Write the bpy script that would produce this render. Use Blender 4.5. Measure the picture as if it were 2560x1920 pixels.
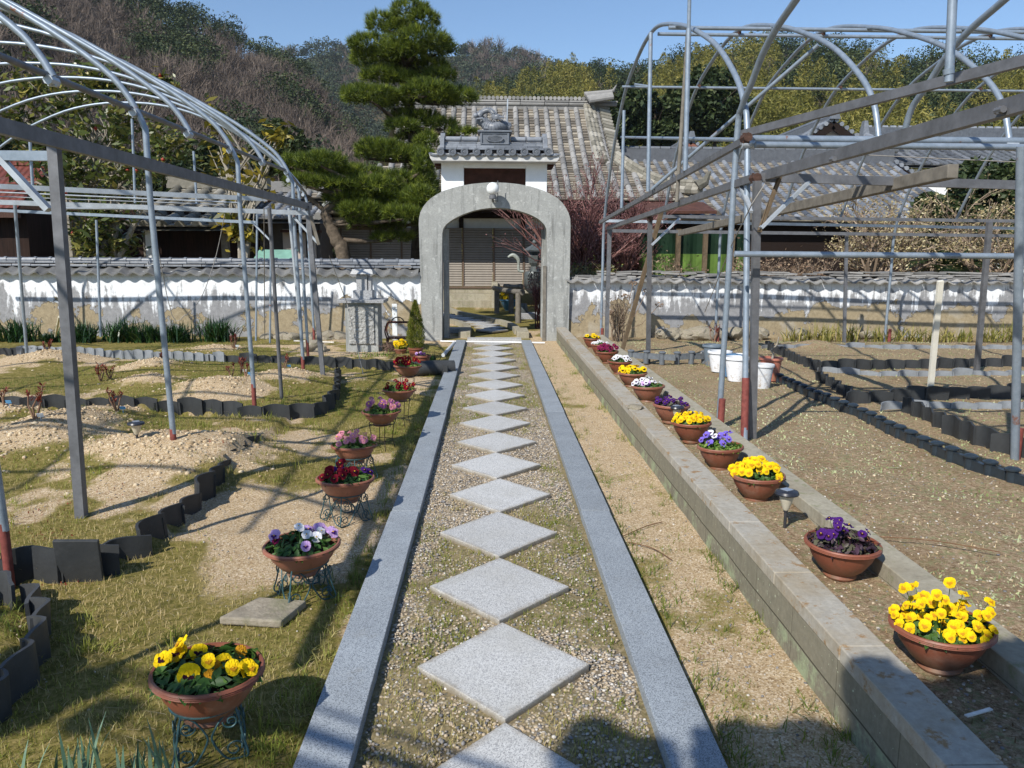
import bpy, math, random
import numpy as np
from mathutils import Vector, Matrix
random.seed(7); RNG = np.random.default_rng(7)
for o in list(bpy.data.objects): bpy.data.objects.remove(o)
SC = bpy.context.scene; COL = SC.collection
pi = math.pi
# ------------------------------------------------------------ camera
F0 = 1991.0; CAMH = 1.55
th = math.atan((960-631)/F0); ps = math.atan((1280-1223)/F0*math.cos(th)); rr = math.radians(0.3)
CP = np.array([0, 0, CAMH])
CF = np.array([math.sin(ps)*math.cos(th), math.cos(ps)*math.cos(th), -math.sin(th)])
R0 = np.array([math.cos(ps), -math.sin(ps), 0]); U0 = np.cross(R0, CF)
CR = R0*math.cos(rr)+U0*math.sin(rr); CU = U0*math.cos(rr)-R0*math.sin(rr)
cam = bpy.data.cameras.new('camera'); cam.sensor_width = 36; cam.lens = 28; cam.clip_end = 3000; cam.clip_start = .05
co = bpy.data.objects.new('camera', cam); COL.objects.link(co); SC.camera = co
M = Matrix.Identity(4)
for i in range(3):
    M[i][0] = CR[i]; M[i][1] = CU[i]; M[i][2] = -CF[i]; M[i][3] = CP[i]
co.matrix_world = M
SC.render.resolution_x = 1024; SC.render.resolution_y = 768
# ------------------------------------------------------------ light
SUN_EL = math.radians(40); SUN_AZ = math.radians(216)     # compass angle from +Y, clockwise
w = bpy.data.worlds.new('World'); SC.world = w; w.use_nodes = True
nt = w.node_tree; sk = nt.nodes.new('ShaderNodeTexSky'); sk.sky_type = 'NISHITA'; sk.sun_disc = False
sk.sun_elevation = SUN_EL; sk.sun_rotation = SUN_AZ; sk.air_density = 1.0; sk.dust_density = 0.1; sk.ozone_density = 4.5
bg = nt.nodes['Background']; bg.inputs['Strength'].default_value = 0.126
nt.links.new(sk.outputs[0], bg.inputs[0])
sl = bpy.data.lights.new('sun', 'SUN'); sl.energy = 5.0; sl.angle = math.radians(.55); sl.color = (1, .95, .87)
so = bpy.data.objects.new('sun', sl); COL.objects.link(so)
sd = Vector((math.sin(SUN_AZ)*math.cos(SUN_EL), math.cos(SUN_AZ)*math.cos(SUN_EL), math.sin(SUN_EL)))
so.rotation_euler = (-sd).to_track_quat('-Z', 'Y').to_euler(); so.location = sd*30
SC.view_settings.view_transform = 'Standard'; SC.view_settings.look = 'None'
SC.view_settings.exposure = 0.2; SC.view_settings.gamma = 1
SC.render.engine = 'CYCLES'; SC.cycles.max_bounces = 6
# ------------------------------------------------------------ picture-to-place helpers
def ray(u, v): return CF+CR*(u-1280)/F0+CU*(960-v)/F0
def gp(u, v, z=0.0): d = ray(u, v); return CP+d*((z-CP[2])/d[2])
def at(u, v, Y): d = ray(u, v); return CP+d*(Y/d[1])
DS = 1.15732
def gd(x, y, z=0.0): return gp(x*DS, y*DS, z)
# ------------------------------------------------------------ noise
def _h(ix, iy, s):
    n = (ix.astype(np.int64)*374761393+iy.astype(np.int64)*668265263+s*1274126177) & 0x7fffffff
    n = ((n ^ (n >> 13))*1274126177) & 0x7fffffff
    return ((n ^ (n >> 16)) & 0xffff)/65535.0
def vn(x, y, s=0):
    x = np.asarray(x, float); y = np.asarray(y, float)
    ix = np.floor(x); iy = np.floor(y); fx = x-ix; fy = y-iy
    fx = fx*fx*(3-2*fx); fy = fy*fy*(3-2*fy)
    a = _h(ix, iy, s); b = _h(ix+1, iy, s); c = _h(ix, iy+1, s); d = _h(ix+1, iy+1, s)
    return (a*(1-fx)+b*fx)*(1-fy)+(c*(1-fx)+d*fx)*fy
def fbm(x, y, s=0, o=4):
    x = np.asarray(x, float); y = np.asarray(y, float)
    t = 0; a = .5
    for i in range(o): t = t+a*vn(x*2**i, y*2**i, s+i*17); a *= .5
    return t/(1-.5**o)
def ss(a, b, x): t = np.clip((x-a)/(b-a), 0, 1); return t*t*(3-2*t)
# ------------------------------------------------------------ tags / objects
def tag(o, label=None, cat=None, group=None, kind=None):
    if label: o['label'] = label
    if cat: o['category'] = cat
    if group: o['group'] = group
    if kind: o['kind'] = kind
    return o
def empty(name, loc=(0, 0, 0), rz=0.0):
    o = bpy.data.objects.new(name, None); COL.objects.link(o); o.location = Vector([float(c) for c in loc]); o.rotation_euler[2] = rz
    o.empty_display_size = .1
    return o
def link(o, parent=None):
    COL.objects.link(o)
    if parent is not None: o.parent = parent
    return o
def copy_tree(o, parent=None):
    c = o.copy(); COL.objects.link(c); c.parent = parent
    for ch in list(o.children): copy_tree(ch, c)
    return c
class MB:
    def __init__(s): s.v = []; s.f = []; s.m = []; s.c = []; s.n = 0
    def add(s, vs, fs, mi=0, c=None):
        b = s.n; s.v.extend([tuple(map(float, p)) for p in vs]); s.n += len(vs)
        for f in fs: s.f.append([b+i for i in f]); s.m.append(mi); s.c.append(.5 if c is None else c)
    def box(s, c, sz, rz=0.0, mi=0, col=None, top=None, rot=None):
        hx, hy, hz = sz[0]/2, sz[1]/2, sz[2]/2; t = top or (1, 1)
        P = [(-hx, -hy, -hz), (hx, -hy, -hz), (hx, hy, -hz), (-hx, hy, -hz), (-hx*t[0], -hy*t[1], hz), (hx*t[0], -hy*t[1], hz), (hx*t[0], hy*t[1], hz), (-hx*t[0], hy*t[1], hz)]
        Mx = rot if rot is not None else Matrix.Rotation(rz, 3, 'Z')
        s.add([tuple(Mx @ Vector(p)+Vector([float(k) for k in c])) for p in P], [(0, 3, 2, 1), (4, 5, 6, 7), (0, 1, 5, 4), (1, 2, 6, 5), (2, 3, 7, 6), (3, 0, 4, 7)], mi, col)
    def bar(s, a, b, wd, ht=None, mi=0, col=None):
        a = Vector([float(k) for k in a]); b = Vector([float(k) for k in b]); d = b-a; L = d.length; d.normalize()
        up = Vector((0, 0, 1)) if abs(d.z) < .95 else Vector((0, 1, 0))
        x = d.cross(up).normalized(); y = x.cross(d)
        Mx = Matrix((x, d, y)).transposed()
        s.box((a+b)/2, (wd, L, ht or wd), rot=Mx, mi=mi, col=col)
    def tube(s, pts, r, n=8, mi=0, col=None, cap=True, closed=False):
        P = [Vector([float(k) for k in p]) for p in pts]; k = len(P)
        R = r if isinstance(r, (list, tuple)) else [r]*k
        vs = []; ref = None
        for i in range(k):
            if closed: t = P[(i+1) % k]-P[(i-1) % k]
            else: t = P[min(i+1, k-1)]-P[max(i-1, 0)]
            if t.length < 1e-9: t = Vector((0, 0, 1))
            t.normalize()
            if ref is None:
                ref = Vector((0, 0, 1)) if abs(t.z) < .9 else Vector((1, 0, 0))
                ref = (ref-t*ref.dot(t)).normalized()
            else:
                ref = ref-t*ref.dot(t)
                ref = ref.normalized() if ref.length > 1e-6 else t.orthogonal().normalized()
            bn = t.cross(ref)
            for j in range(n):
                a = 2*pi*j/n; vs.append(P[i]+(ref*math.cos(a)+bn*math.sin(a))*R[i])
        fs = []
        for i in range(k if closed else k-1):
            for j in range(n):
                i2 = (i+1) % k
                fs.append((i*n+j, i*n+(j+1) % n, i2*n+(j+1) % n, i2*n+j))
        if cap and not closed: fs.append(tuple(range(n-1, -1, -1))); fs.append(tuple((k-1)*n+j for j in range(n)))
        s.add(vs, fs, mi, col)
    def lathe(s, prof, n=24, c=(0, 0, 0), mi=0, col=None, sx=1.0, sy=1.0):
        vs = []; k = len(prof)
        for (r, z) in prof:
            for j in range(n):
                a = 2*pi*j/n; vs.append((c[0]+r*sx*math.cos(a), c[1]+r*sy*math.sin(a), c[2]+z))
        fs = [(i*n+j, i*n+(j+1) % n, (i+1)*n+(j+1) % n, (i+1)*n+j) for i in range(k-1) for j in range(n)]
        if prof[0][0] > 1e-5: fs.append(tuple(range(n-1, -1, -1)))
        if prof[-1][0] > 1e-5: fs.append(tuple((k-1)*n+j for j in range(n)))
        s.add(vs, fs, mi, col)
    def prism(s, poly, z0, z1, mi=0, col=None):      # poly in x,y
        n = len(poly)
        s.add([(p[0], p[1], z0) for p in poly]+[(p[0], p[1], z1) for p in poly], [tuple(range(n-1, -1, -1)), tuple(range(n, 2*n))]+[(i, (i+1) % n, n+(i+1) % n, n+i) for i in range(n)], mi, col)
    def prismy(s, poly, y0, y1, mi=0, col=None):     # poly in x,z, extruded along y
        n = len(poly)
        s.add([(p[0], y0, p[1]) for p in poly]+[(p[0], y1, p[1]) for p in poly], [tuple(range(n)), tuple(range(2*n-1, n-1, -1))]+[(i, n+i, n+(i+1) % n, (i+1) % n) for i in range(n)], mi, col)
    def build(s, name, mats, parent=None, smooth=False, bevel=0.0, auto=None):
        me = bpy.data.meshes.new(name); me.from_pydata(s.v, [], s.f)
        if not isinstance(mats, (list, tuple)): mats = [mats]
        for m in mats: me.materials.append(m)
        me.polygons.foreach_set('material_index', s.m)
        at_ = me.attributes.new('v', 'FLOAT', 'FACE'); at_.data.foreach_set('value', s.c)
        if smooth: me.polygons.foreach_set('use_smooth', [True]*len(s.f))
        me.update(); o = bpy.data.objects.new(name, me); link(o, parent)
        if auto is not None:
            me.polygons.foreach_set('use_smooth', [True]*len(s.f))
            try: me.set_sharp_from_angle(angle=math.radians(auto))
            except Exception: pass
        if bevel > 0:
            b = o.modifiers.new('bevel', 'BEVEL'); b.width = bevel; b.segments = 2; b.limit_method = 'ANGLE'
        return o
def big(name, V, Fq, mats, parent=None, v=None, mi=None, smooth=False, k=4):
    """fast mesh from numpy arrays: V (n,3), Fq (m,k)"""
    me = bpy.data.meshes.new(name); V = np.asarray(V, np.float32); Fq = np.asarray(Fq, np.int32)
    m = len(Fq); me.vertices.add(len(V)); me.vertices.foreach_set('co', V.ravel())
    me.loops.add(m*k); me.loops.foreach_set('vertex_index', Fq.ravel())
    me.polygons.add(m); me.polygons.foreach_set('loop_start', np.arange(m, dtype=np.int32)*k)
    me.polygons.foreach_set('loop_total', np.full(m, k, np.int32))
    if not isinstance(mats, (list, tuple)): mats = [mats]
    for a in mats: me.materials.append(a)
    if mi is not None: me.polygons.foreach_set('material_index', np.asarray(mi, np.int32))
    if v is not None:
        a = me.attributes.new('v', 'FLOAT', 'FACE'); a.data.foreach_set('value', np.asarray(v, np.float32))
    if smooth: me.polygons.foreach_set('use_smooth', np.ones(m, bool))
    me.update(calc_edges=True); me.validate()
    return link(bpy.data.objects.new(name, me), parent)
# ------------------------------------------------------------ materials
def rgb(c): return (c[0], c[1], c[2], 1)
class Mat:
    def __init__(s, name, rough=.7, spec=.3, metal=0.0):
        s.m = bpy.data.materials.new(name); s.m.use_nodes = True; s.nt = s.m.node_tree
        s.b = s.nt.nodes['Principled BSDF']; s.b.inputs['Roughness'].default_value = rough
        s.b.inputs['Specular IOR Level'].default_value = spec; s.b.inputs['Metallic'].default_value = metal
        s.tc = s.nt.nodes.new('ShaderNodeTexCoord'); s.co = s.tc.outputs['Object']
    def n(s, t, **kw):
        x = s.nt.nodes.new(t)
        for k_, v_ in kw.items():
            if hasattr(x, k_): setattr(x, k_, v_)
        return x
    def l(s, a, b): s.nt.links.new(a, b)
    def mapped(s, sc):
        m = s.n('ShaderNodeMapping'); m.inputs['Scale'].default_value = sc; s.l(s.co, m.inputs[0]); return m.outputs[0]
    def noise(s, sc=5., det=4., rough=.6, co=None, dist=0.):
        x = s.n('ShaderNodeTexNoise'); x.inputs['Scale'].default_value = sc; x.inputs['Detail'].default_value = det
        x.inputs['Roughness'].default_value = rough; x.inputs['Distortion'].default_value = dist
        s.l(co or s.co, x.inputs['Vector']); return x.outputs['Fac']
    def vor(s, sc=20., co=None, out='Distance', feat='F1'):
        x = s.n('ShaderNodeTexVoronoi'); x.feature = feat; x.inputs['Scale'].default_value = sc; s.l(co or s.co, x.inputs['Vector']); return x.outputs[out]
    def ramp(s, fac, st, interp='LINEAR'):
        x = s.n('ShaderNodeValToRGB'); x.color_ramp.interpolation = interp; e = x.color_ramp.elements
        e[0].position = st[0][0]; e[0].color = rgb(st[0][1]); e[1].position = st[-1][0]; e[1].color = rgb(st[-1][1])
        for p, c in st[1:-1]: q = e.new(p); q.color = rgb(c)
        s.l(fac, x.inputs[0]); return x.outputs[0]
    def fr(s, fac, a, b, lo=0., hi=1.):
        x = s.n('ShaderNodeMapRange'); x.inputs[1].default_value = a; x.inputs[2].default_value = b; x.inputs[3].default_value = lo; x.inputs[4].default_value = hi
        s.l(fac, x.inputs[0]); return x.outputs[0]
    def mix(s, fac, a, b, mode='MIX'):
        x = s.n('ShaderNodeMix'); x.data_type = 'RGBA'; x.blend_type = mode
        if hasattr(fac, 'links'): s.l(fac, x.inputs[0])
        else: x.inputs[0].default_value = fac
        for i, c in ((6, a), (7, b)):
            if hasattr(c, 'links'): s.l(c, x.inputs[i])
            else: x.inputs[i].default_value = rgb(c)
        return x.outputs[2]
    def math(s, op, a, b=0.):
        x = s.n('ShaderNodeMath'); x.operation = op
        for i, c in ((0, a), (1, b)):
            if hasattr(c, 'links'): s.l(c, x.inputs[i])
            else: x.inputs[i].default_value = c
        return x.outputs[0]
    def attr(s, name='v'):
        x = s.n('ShaderNodeAttribute'); x.attribute_name = name; return x.outputs['Fac']
    def orand(s): return s.n('ShaderNodeObjectInfo').outputs['Random']
    def sep(s, ax):
        x = s.n('ShaderNodeSeparateXYZ'); s.l(s.co, x.inputs[0]); return x.outputs[ax]
    def color(s, c):
        if hasattr(c, 'links'): s.l(c, s.b.inputs['Base Color'])
        else: s.b.inputs['Base Color'].default_value = rgb(c)
        return s
    def bump(s, h, st=.3, d=.01):
        x = s.n('ShaderNodeBump'); x.inputs['Strength'].default_value = st; x.inputs['Distance'].default_value = d
        s.l(h, x.inputs['Height']); s.l(x.outputs[0], s.b.inputs['Normal']); return s
    def world(s):
        g = s.n('ShaderNodeNewGeometry'); s.co = g.outputs['Position']; return s
    def trans(s, col_out, f=.3):
        t = s.n('ShaderNodeBsdfTranslucent'); s.l(col_out, t.inputs[0]); mx = s.n('ShaderNodeMixShader'); mx.inputs[0].default_value = f
        s.l(s.b.outputs[0], mx.inputs[1]); s.l(t.outputs[0], mx.inputs[2]); s.l(mx.outputs[0], s.nt.nodes['Material Output'].inputs[0]); return s
def simple(name, c, rough=.6, spec=.3, metal=0., nz=.18, sc=30., bump=.15):
    m = Mat(name, rough, spec, metal); f = m.noise(sc, 5)
    d = tuple(k*(1-nz) for k in c); l = tuple(min(1, k*(1+nz)) for k in c)
    m.color(m.ramp(f, [(.3, d), (.7, l)]))
    if bump: m.bump(f, bump, .004)
    return m.m
def leafmat(name, c1, c2, c3=None, rough=.5, tr=.25, spec=.35):
    m = Mat(name, rough, spec); st = [(0, c1), (1, c2)] if c3 is None else [(0, c1), (.55, c2), (1, c3)]
    c = m.ramp(m.attr(), st); m.color(c)
    if tr: m.trans(c, tr)
    return m.m
def granite(name, base, dark, sc=260., bump=.25, stain=.25):
    m = Mat(name, .62, .35).world(); v = m.vor(sc, out='Color'); g = m.n('ShaderNodeRGBToBW'); m.l(v, g.inputs[0])
    sp = m.ramp(g.outputs[0], [(0, dark), (.32, dark), (.42, base), (.8, base), (1, tuple(min(1, k*1.5) for k in base))])
    st = m.fr(m.noise(3.2, 6, .65), .35, .75, 1., 1.-stain); x = m.n('ShaderNodeCombineColor')
    for i in range(3): m.l(st, x.inputs[i])
    c = m.mix(1., sp, x.outputs[0], 'MULTIPLY'); c = m.mix(m.fr(m.noise(7.5, 8, .75), .56, .72, 0, .5), c, tuple(k*.55+.06*(i == 0)+.04*(i == 1) for i, k in enumerate(base)))
    c = m.mix(m.fr(m.noise(31, 7, .8), .66, .72, 0, .6), c, (.16, .14, .11)); o_ = m.fr(m.orand(), 0, 1, .86, 1.06); y_ = m.n('ShaderNodeCombineColor'); [m.l(o_, y_.inputs[i]) for i in range(3)]; m.color(m.mix(1., c, y_.outputs[0], 'MULTIPLY')); m.bump(m.noise(sc, 3), bump, .002); return m.m
def concrete(name, base, stainc, moss=None, wet=.4):
    m = Mat(name, .85, .2).world()
    f1 = m.noise(2.3, 8, .65); f2 = m.noise(38, 6, .7); st = m.mapped((7, 7, .7)); f3 = m.noise(1.6, 6, .6, co=st)
    c = m.ramp(f2, [(.25, tuple(k*.72 for k in base)), (.75, tuple(k*1.15 for k in base))])
    c = m.mix(m.fr(f1, .45, .7, 0, .75), c, stainc)
    c = m.mix(m.fr(f3, .52, .7, 0, wet), c, tuple(k*.6 for k in stainc))
    if moss: c = m.mix(m.fr(m.noise(11, 7, .75), .56, .63, 0, .8), c, moss)
    m.color(c); m.bump(f2, .45, .006); return m.m
def tilemat(name, a, b, c, rough=.55):
    m = Mat(name, rough, .4); f = m.noise(9, 6, .7); v = m.attr()
    k = m.math('ADD', m.math('MULTIPLY', f, .6), m.math('MULTIPLY', v, .55))
    m.color(m.ramp(k, [(.3, a), (.6, b), (.85, c)])); m.bump(m.noise(60, 4), .3, .004); return m.m

M_ = {}
M_['granite_pale'] = granite('pale_granite', (.58, .58, .56), (.30, .30, .30), 330., .2, .22)
M_['granite_blue'] = granite('blue_grey_granite', (.34, .375, .405), (.17, .19, .21), 330., .2, .22)
def slabmat():
    m = Mat('pale_slab', .65, .35); tc = m.tc.outputs['Object']; m.world(); v = m.vor(330., out='Color'); g = m.n('ShaderNodeRGBToBW'); m.l(v, g.inputs[0])
    c = m.ramp(g.outputs[0], [(0, (.30, .30, .30)), (.32, (.30, .30, .30)), (.42, (.56, .56, .54)), (.8, (.58, .58, .56)), (1, (.8, .8, .78))])
    o_ = m.fr(m.orand(), 0, 1, .84, 1.04); y_ = m.n('ShaderNodeCombineColor'); [m.l(o_, y_.inputs[i]) for i in range(3)]; c = m.mix(1., c, y_.outputs[0], 'MULTIPLY')
    c = m.mix(m.fr(m.noise(2.6, 6, .65), .48, .68, 0, .5), c, (.36, .35, .31)); c = m.mix(m.fr(m.noise(26, 7, .8), .62, .7, 0, .5), c, (.28, .25, .19))
    s = m.n('ShaderNodeSeparateXYZ'); m.l(tc, s.inputs[0]); ax = m.math('ABSOLUTE', s.outputs[0]); ay = m.math('ABSOLUTE', s.outputs[1]); e = m.math('ADD', m.math('DIVIDE', ax, .322), m.math('DIVIDE', ay, .35))
    e = m.math('ADD', e, m.math('MULTIPLY', m.math('SUBTRACT', m.noise(14, 7, .75), .5), .45)); c = m.mix(m.fr(e, .90, 1.06, 0, .75), c, (.24, .20, .14))
    lo = m.fr(s.outputs[2], .012, .03, .8, 0.); c = m.mix(lo, c, (.20, .165, .11)); m.color(c); m.bump(m.noise(330, 3), .2, .002); return m.m
M_['slab'] = slabmat()
M_['granite_mon'] = granite('grey_granite', (.42, .43, .44), (.22, .22, .23), 200., .3, .2)
M_['conc_wall'] = concrete('weathered_block', (.36, .34, .28), (.25, .225, .155), (.40, .45, .30))
M_['conc_top'] = concrete('lichened_concrete', (.40, .375, .32), (.31, .24, .14), (.27, .15, .05), .3)
M_['conc_arch'] = concrete('arch_render', (.355, .365, .35), (.245, .252, .242), (.47, .48, .465), .9)
M_['conc_old'] = concrete('old_concrete', (.38, .35, .27), (.25, .22, .16), (.20, .21, .11), .5)
M_['white'] = simple('white_plaster', (.80, .82, .83), .8, .2, nz=.06, sc=6, bump=.1)
M_['dark'] = simple('dark_timber', (.018, .012, .010), .8, .15, nz=.3)
M_['darkbrown'] = simple('dark_brown_board', (.055, .022, .014), .75, .2, nz=.35, sc=8)
M_['tile_new'] = tilemat('smoked_tile', (.075, .083, .097), (.15, .165, .188), (.27, .29, .32), .38)
M_['tile_old'] = tilemat('weathered_tile', (.155, .152, .146), (.24, .235, .225), (.33, .322, .305), .85)
M_['tile_bed'] = tilemat('lichened_flat_tile', (.10, .09, .075), (.23, .20, .16), (.38, .34, .27), .85)
M_['tile_brown'] = tilemat('brown_grey_tile', (.10, .095, .075), (.22, .205, .165), (.36, .34, .29), .8)
M_['tile_edge'] = tilemat('sooty_roof_tile', (.018, .02, .022), (.038, .041, .043), (.10, .10, .10), .6)
M_['tile_light'] = tilemat('pale_worn_tile', (.15, .16, .175), (.26, .28, .30), (.44, .46, .49), .45)
M_['galv'] = None
def pipe_mat():
    m = Mat('galvanised_pipe', .42, .5, .35); f = m.noise(14, 6, .7); c = m.ramp(f, [(.3, (.20, .25, .30)), (.6, (.29, .345, .41)), (.8, (.38, .43, .49))])
    r = m.noise(5.5, 8, .75); c = m.mix(m.fr(r, .63, .68, 0, .85), c, (.26, .10, .045)); m.color(c); return m.m
M_['galv'] = pipe_mat()
def steel_mat():
    m = Mat('dull_steel', .5, .4, .3); f = m.noise(9, 6, .7); c = m.ramp(f, [(.3, (.10, .103, .11)), (.7, (.19, .195, .21))])
    r = m.noise(4.2, 8, .75); c = m.mix(m.fr(r, .67, .74, 0, .7), c, (.17, .10, .07)); m.color(c); return m.m
M_['steel'] = steel_mat()
M_['steel_light'] = simple('pale_steel', (.42, .46, .50), .4, .5, .3, nz=.2, sc=9)
M_['red_pipe'] = simple('rust_red_paint', (.20, .055, .045), .7, .3, nz=.35, sc=25)
M_['rust'] = simple('rust', (.075, .042, .032), .85, .2, nz=.4, sc=40)
M_['iron'] = simple('verdigris_iron', (.035, .085, .095), .5, .45, .2, nz=.3, sc=60)
M_['blackiron'] = simple('black_iron', (.03, .022, .02), .5, .4, .3)
M_['wire'] = simple('thin_wire', (.28, .26, .23), .6, .4)
M_['wood'] = simple('grey_timber', (.17, .155, .13), .8, .2, nz=.3, sc=12)
M_['wood_dark'] = simple('brown_timber', (.13, .095, .06), .8, .2, nz=.3, sc=14)
def terra(name, c):
    m = Mat(name, .48, .4); f = m.noise(7, 5); z = m.sep(2); lo = m.fr(z, 0, .09, .8, 0.); d = m.math('MULTIPLY', lo, m.fr(m.noise(40, 6, .75), .35, .6, 0, 1))
    cc = m.ramp(f, [(.3, tuple(k*.86 for k in c)), (.7, tuple(k*1.1 for k in c))])
    o_ = m.orand(); cc = m.mix(m.fr(o_, 0, 1, 0, .45), cc, (.20, .075, .045)); bl = m.fr(m.noise(5.5, 6, .7), .52, .66, 0, .45); cc = m.mix(bl, cc, (.34, .22, .16)); drip = m.mapped((9, 9, 1.2)); cc = m.mix(m.fr(m.noise(4, 5, .6, co=drip), .56, .7, 0, .5), cc, (.13, .065, .04))
    m.color(m.mix(d, cc, (.17, .12, .075))); m.bump(m.noise(90, 4), .15, .002); return m.m
M_['terra'] = terra('terracotta_plastic', (.245, .078, .043)); M_['terra2'] = terra('pale_terracotta', (.30, .12, .075))
M_['soil'] = simple('potting_soil', (.045, .03, .02), .95, .1, nz=.5, sc=120, bump=.8)
M_['bark'] = simple('bark', (.12, .095, .07), .9, .1, nz=.5, sc=12, bump=.8)
M_['bark_pale'] = simple('pale_bark', (.30, .27, .22), .9, .1, nz=.4, sc=18, bump=.6)
M_['bark_dark'] = simple('dark_bark', (.05, .04, .03), .9, .1, nz=.5, sc=12, bump=.8)
# ============================================================ GROUND
def smoothline(pts, n=6):
    out = []; P = [Vector((float(p[0]), float(p[1]), float(p[2]) if len(p) > 2 else 0)) for p in pts]
    for i in range(len(P)-1):
        a = P[max(i-1, 0)]; b = P[i]; c = P[i+1]; d = P[min(i+2, len(P)-1)]
        for j in range(n):
            t = j/n; out.append(.5*((2*b)+(c-a)*t+(2*a-5*b+4*c-d)*t*t+(3*b-a-3*c+d)*t**3))
    out.append(P[-1]); return out
E1 = [gd(x, y) for x, y in [(-160, 1275), (0, 1270), (110, 1262), (210, 1250), (250, 1225), (310, 1200), (400, 1130), (470, 1070), (520, 1010), (565, 975)]]
E2 = [gd(x, y) for x, y in [(-260, 885), (0, 890), (230, 895), (430, 900), (560, 910), (690, 900), (728, 868), (735, 815)]]
E3 = [gd(x, y) for x, y in [(-150, 765), (0, 768), (200, 775), (470, 785), (700, 795), (890, 806)]]
E4 = [gp(u, v) for u, v in [(-120, 1535), (0, 1530), (70, 1555), (84, 1600), (78, 1660), (40, 1730), (-60, 1830)]]
def inpoly(x, y, P):
    r = np.zeros(x.shape, bool); j = len(P)-1
    for i in range(len(P)):
        xi, yi = P[i][0], P[i][1]; xj, yj = P[j][0], P[j][1]
        r ^= ((yi > y) != (yj > y)) & (x < (xj-xi)*(y-yi)/(yj-yi+1e-12)+xi); j = i
    return r
BED1 = [(-12, 3.5)]+[(p[0]-.03, p[1]+.03) for p in E1]+[(-1.85, 7.15), (-12, 7.6)]
BED2 = [(-12, 7.75)]+[(p[0]-.03, p[1]+.05) for p in E2]+[(-2.3, 10.6), (-12, 12.3)]
BED3 = [(-12, 12.3)]+[(p[0], p[1]+.06) for p in E3]+[(-1.3, 14), (-12, 14.6)]
BED4 = [(-5, 3.1)]+[(p[0]-.03, p[1]) for p in E4]+[(-5, 2.3)]
MOUNDS = [(gd(420, 1010), .85, .17), (gd(160, 950), .7, .16), (gd(240, 905), .5, .10), (gd(470, 860), .75, .17), (gd(620, 835), .65, .15), (gd(320, 840), .5, .12),
          (gd(110, 790), .8, .15), (gd(330, 805), .55, .12), (gd(470, 765), .7, .1), (gd(25, 905), .5, .12), (gd(280, 1000), .5, .09), (gd(60, 980), .7, .1),
          (gp(2035, 865, .2), .5, .10)]
def gz(x, y):
    x = np.asarray(x, float); y = np.asarray(y, float)
    z = (fbm(x*1.7, y*1.7, 3, 4)-.5)*.035+(fbm(x*9, y*9, 9, 3)-.5)*.012
    path = (x > -.62) & (x < .74) & (y < 14.3)
    z = np.where(path, -.012, z*np.minimum(1, np.abs(np.where(x < 0, x+.62, x-.74))*4))
    z = z+.06*inpoly(x, y, BED1)+.06*inpoly(x, y, BED2)+.05*inpoly(x, y, BED3)+.05*inpoly(x, y, BED4)
    for (p, r, h) in MOUNDS:
        if p[0] < 0 or True:
            d2 = ((x-p[0])**2+(y-p[1])**2)/r**2
            z = z+h*np.exp(-d2*2.2)*(.8+.4*fbm(x*4, y*4, 5, 2))
    # right hand: strip, planter and plot
    right = (x > 1.25) & (y < 14.3)
    soil = .185-.13*ss(11.8, 13.8, y)+(fbm(x*2.2, y*2.2, 21, 4)-.5)*.05+(fbm(x*14, y*14, 8, 2)-.5)*.012
    for (p, r, h) in MOUNDS[-1:]: soil = soil+h*np.exp(-((x-p[0])**2+(y-p[1])**2)/r**2*2.2)
    z = np.where(right, soil, z)
    z = np.where((x > .74) & (x <= 1.25) & (y < 14.3), z*.6, z)
    inner = y > 14.35
    z = np.where(inner, (fbm(x, y, 31, 3)-.5)*.04*(y < 40)-.0, z)
    return z
def axis(lo, hi, st, ends, grow=1.22):
    a = list(np.arange(lo, hi, st)); d = st; p = a[-1]
    while p < ends[1]: d *= grow; p += d; a.append(p)
    d = st; p = a[0]; b = []
    while p > ends[0]: d *= grow; p -= d; b.append(p)
    return np.array(b[::-1]+a)
gx = axis(-5.5, 5.5, .045, (-900, 900)); gy = axis(1.0, 14.6, .05, (-300, 1200))
X, Y = np.meshgrid(gx, gy); Zg = gz(X, Y)
n0, n1 = X.shape; idx = np.arange(n0*n1).reshape(n0, n1)
F = np.stack([idx[:-1, :-1], idx[:-1, 1:], idx[1:, 1:], idx[1:, :-1]], -1).reshape(-1, 4)
def grassmask(x, y):
    m = fbm(x*1.1, y*1.1, 41, 5)*.7+fbm(x*5, y*5, 43, 3)*.3
    g = ss(.31, .52, m)
    for (p, r, h) in MOUNDS: g = g*(1-np.clip(1.35*np.exp(-((x-p[0])**2+(y-p[1])**2)/r**2*3.4), 0, 1)*(x < 1.2))
    g = np.where((x < -.6) & (y < 3.6), np.maximum(g, .75), g)
    # bare sand patch beside the white and violet pot
    for (cx, cy, r) in ((-1.2, 3.8, .34), (-.85, 4.1, .16)): g = g*(1-.85*np.exp(-((x-cx)**2+((y-cy)*.8)**2)/r**2*1.5))
    strip = (x > .72) & (x < 1.2)
    g = np.where(strip, ss(.5, .75, m)*.6, g)
    g = np.where((x > 1.25), ss(.42, .7, m)*.42, g)
    g = np.where((x > -.4) & (x < .52), ss(.40, .66, m)*.66, g)
    g = np.where(y > 14.4, .75*ss(.3, .5, m), g)
    return g
Gm = grassmask(X, Y)
kind = np.where((X > 1.25), 1.0, 0.0)*(Y < 14.3)
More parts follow.
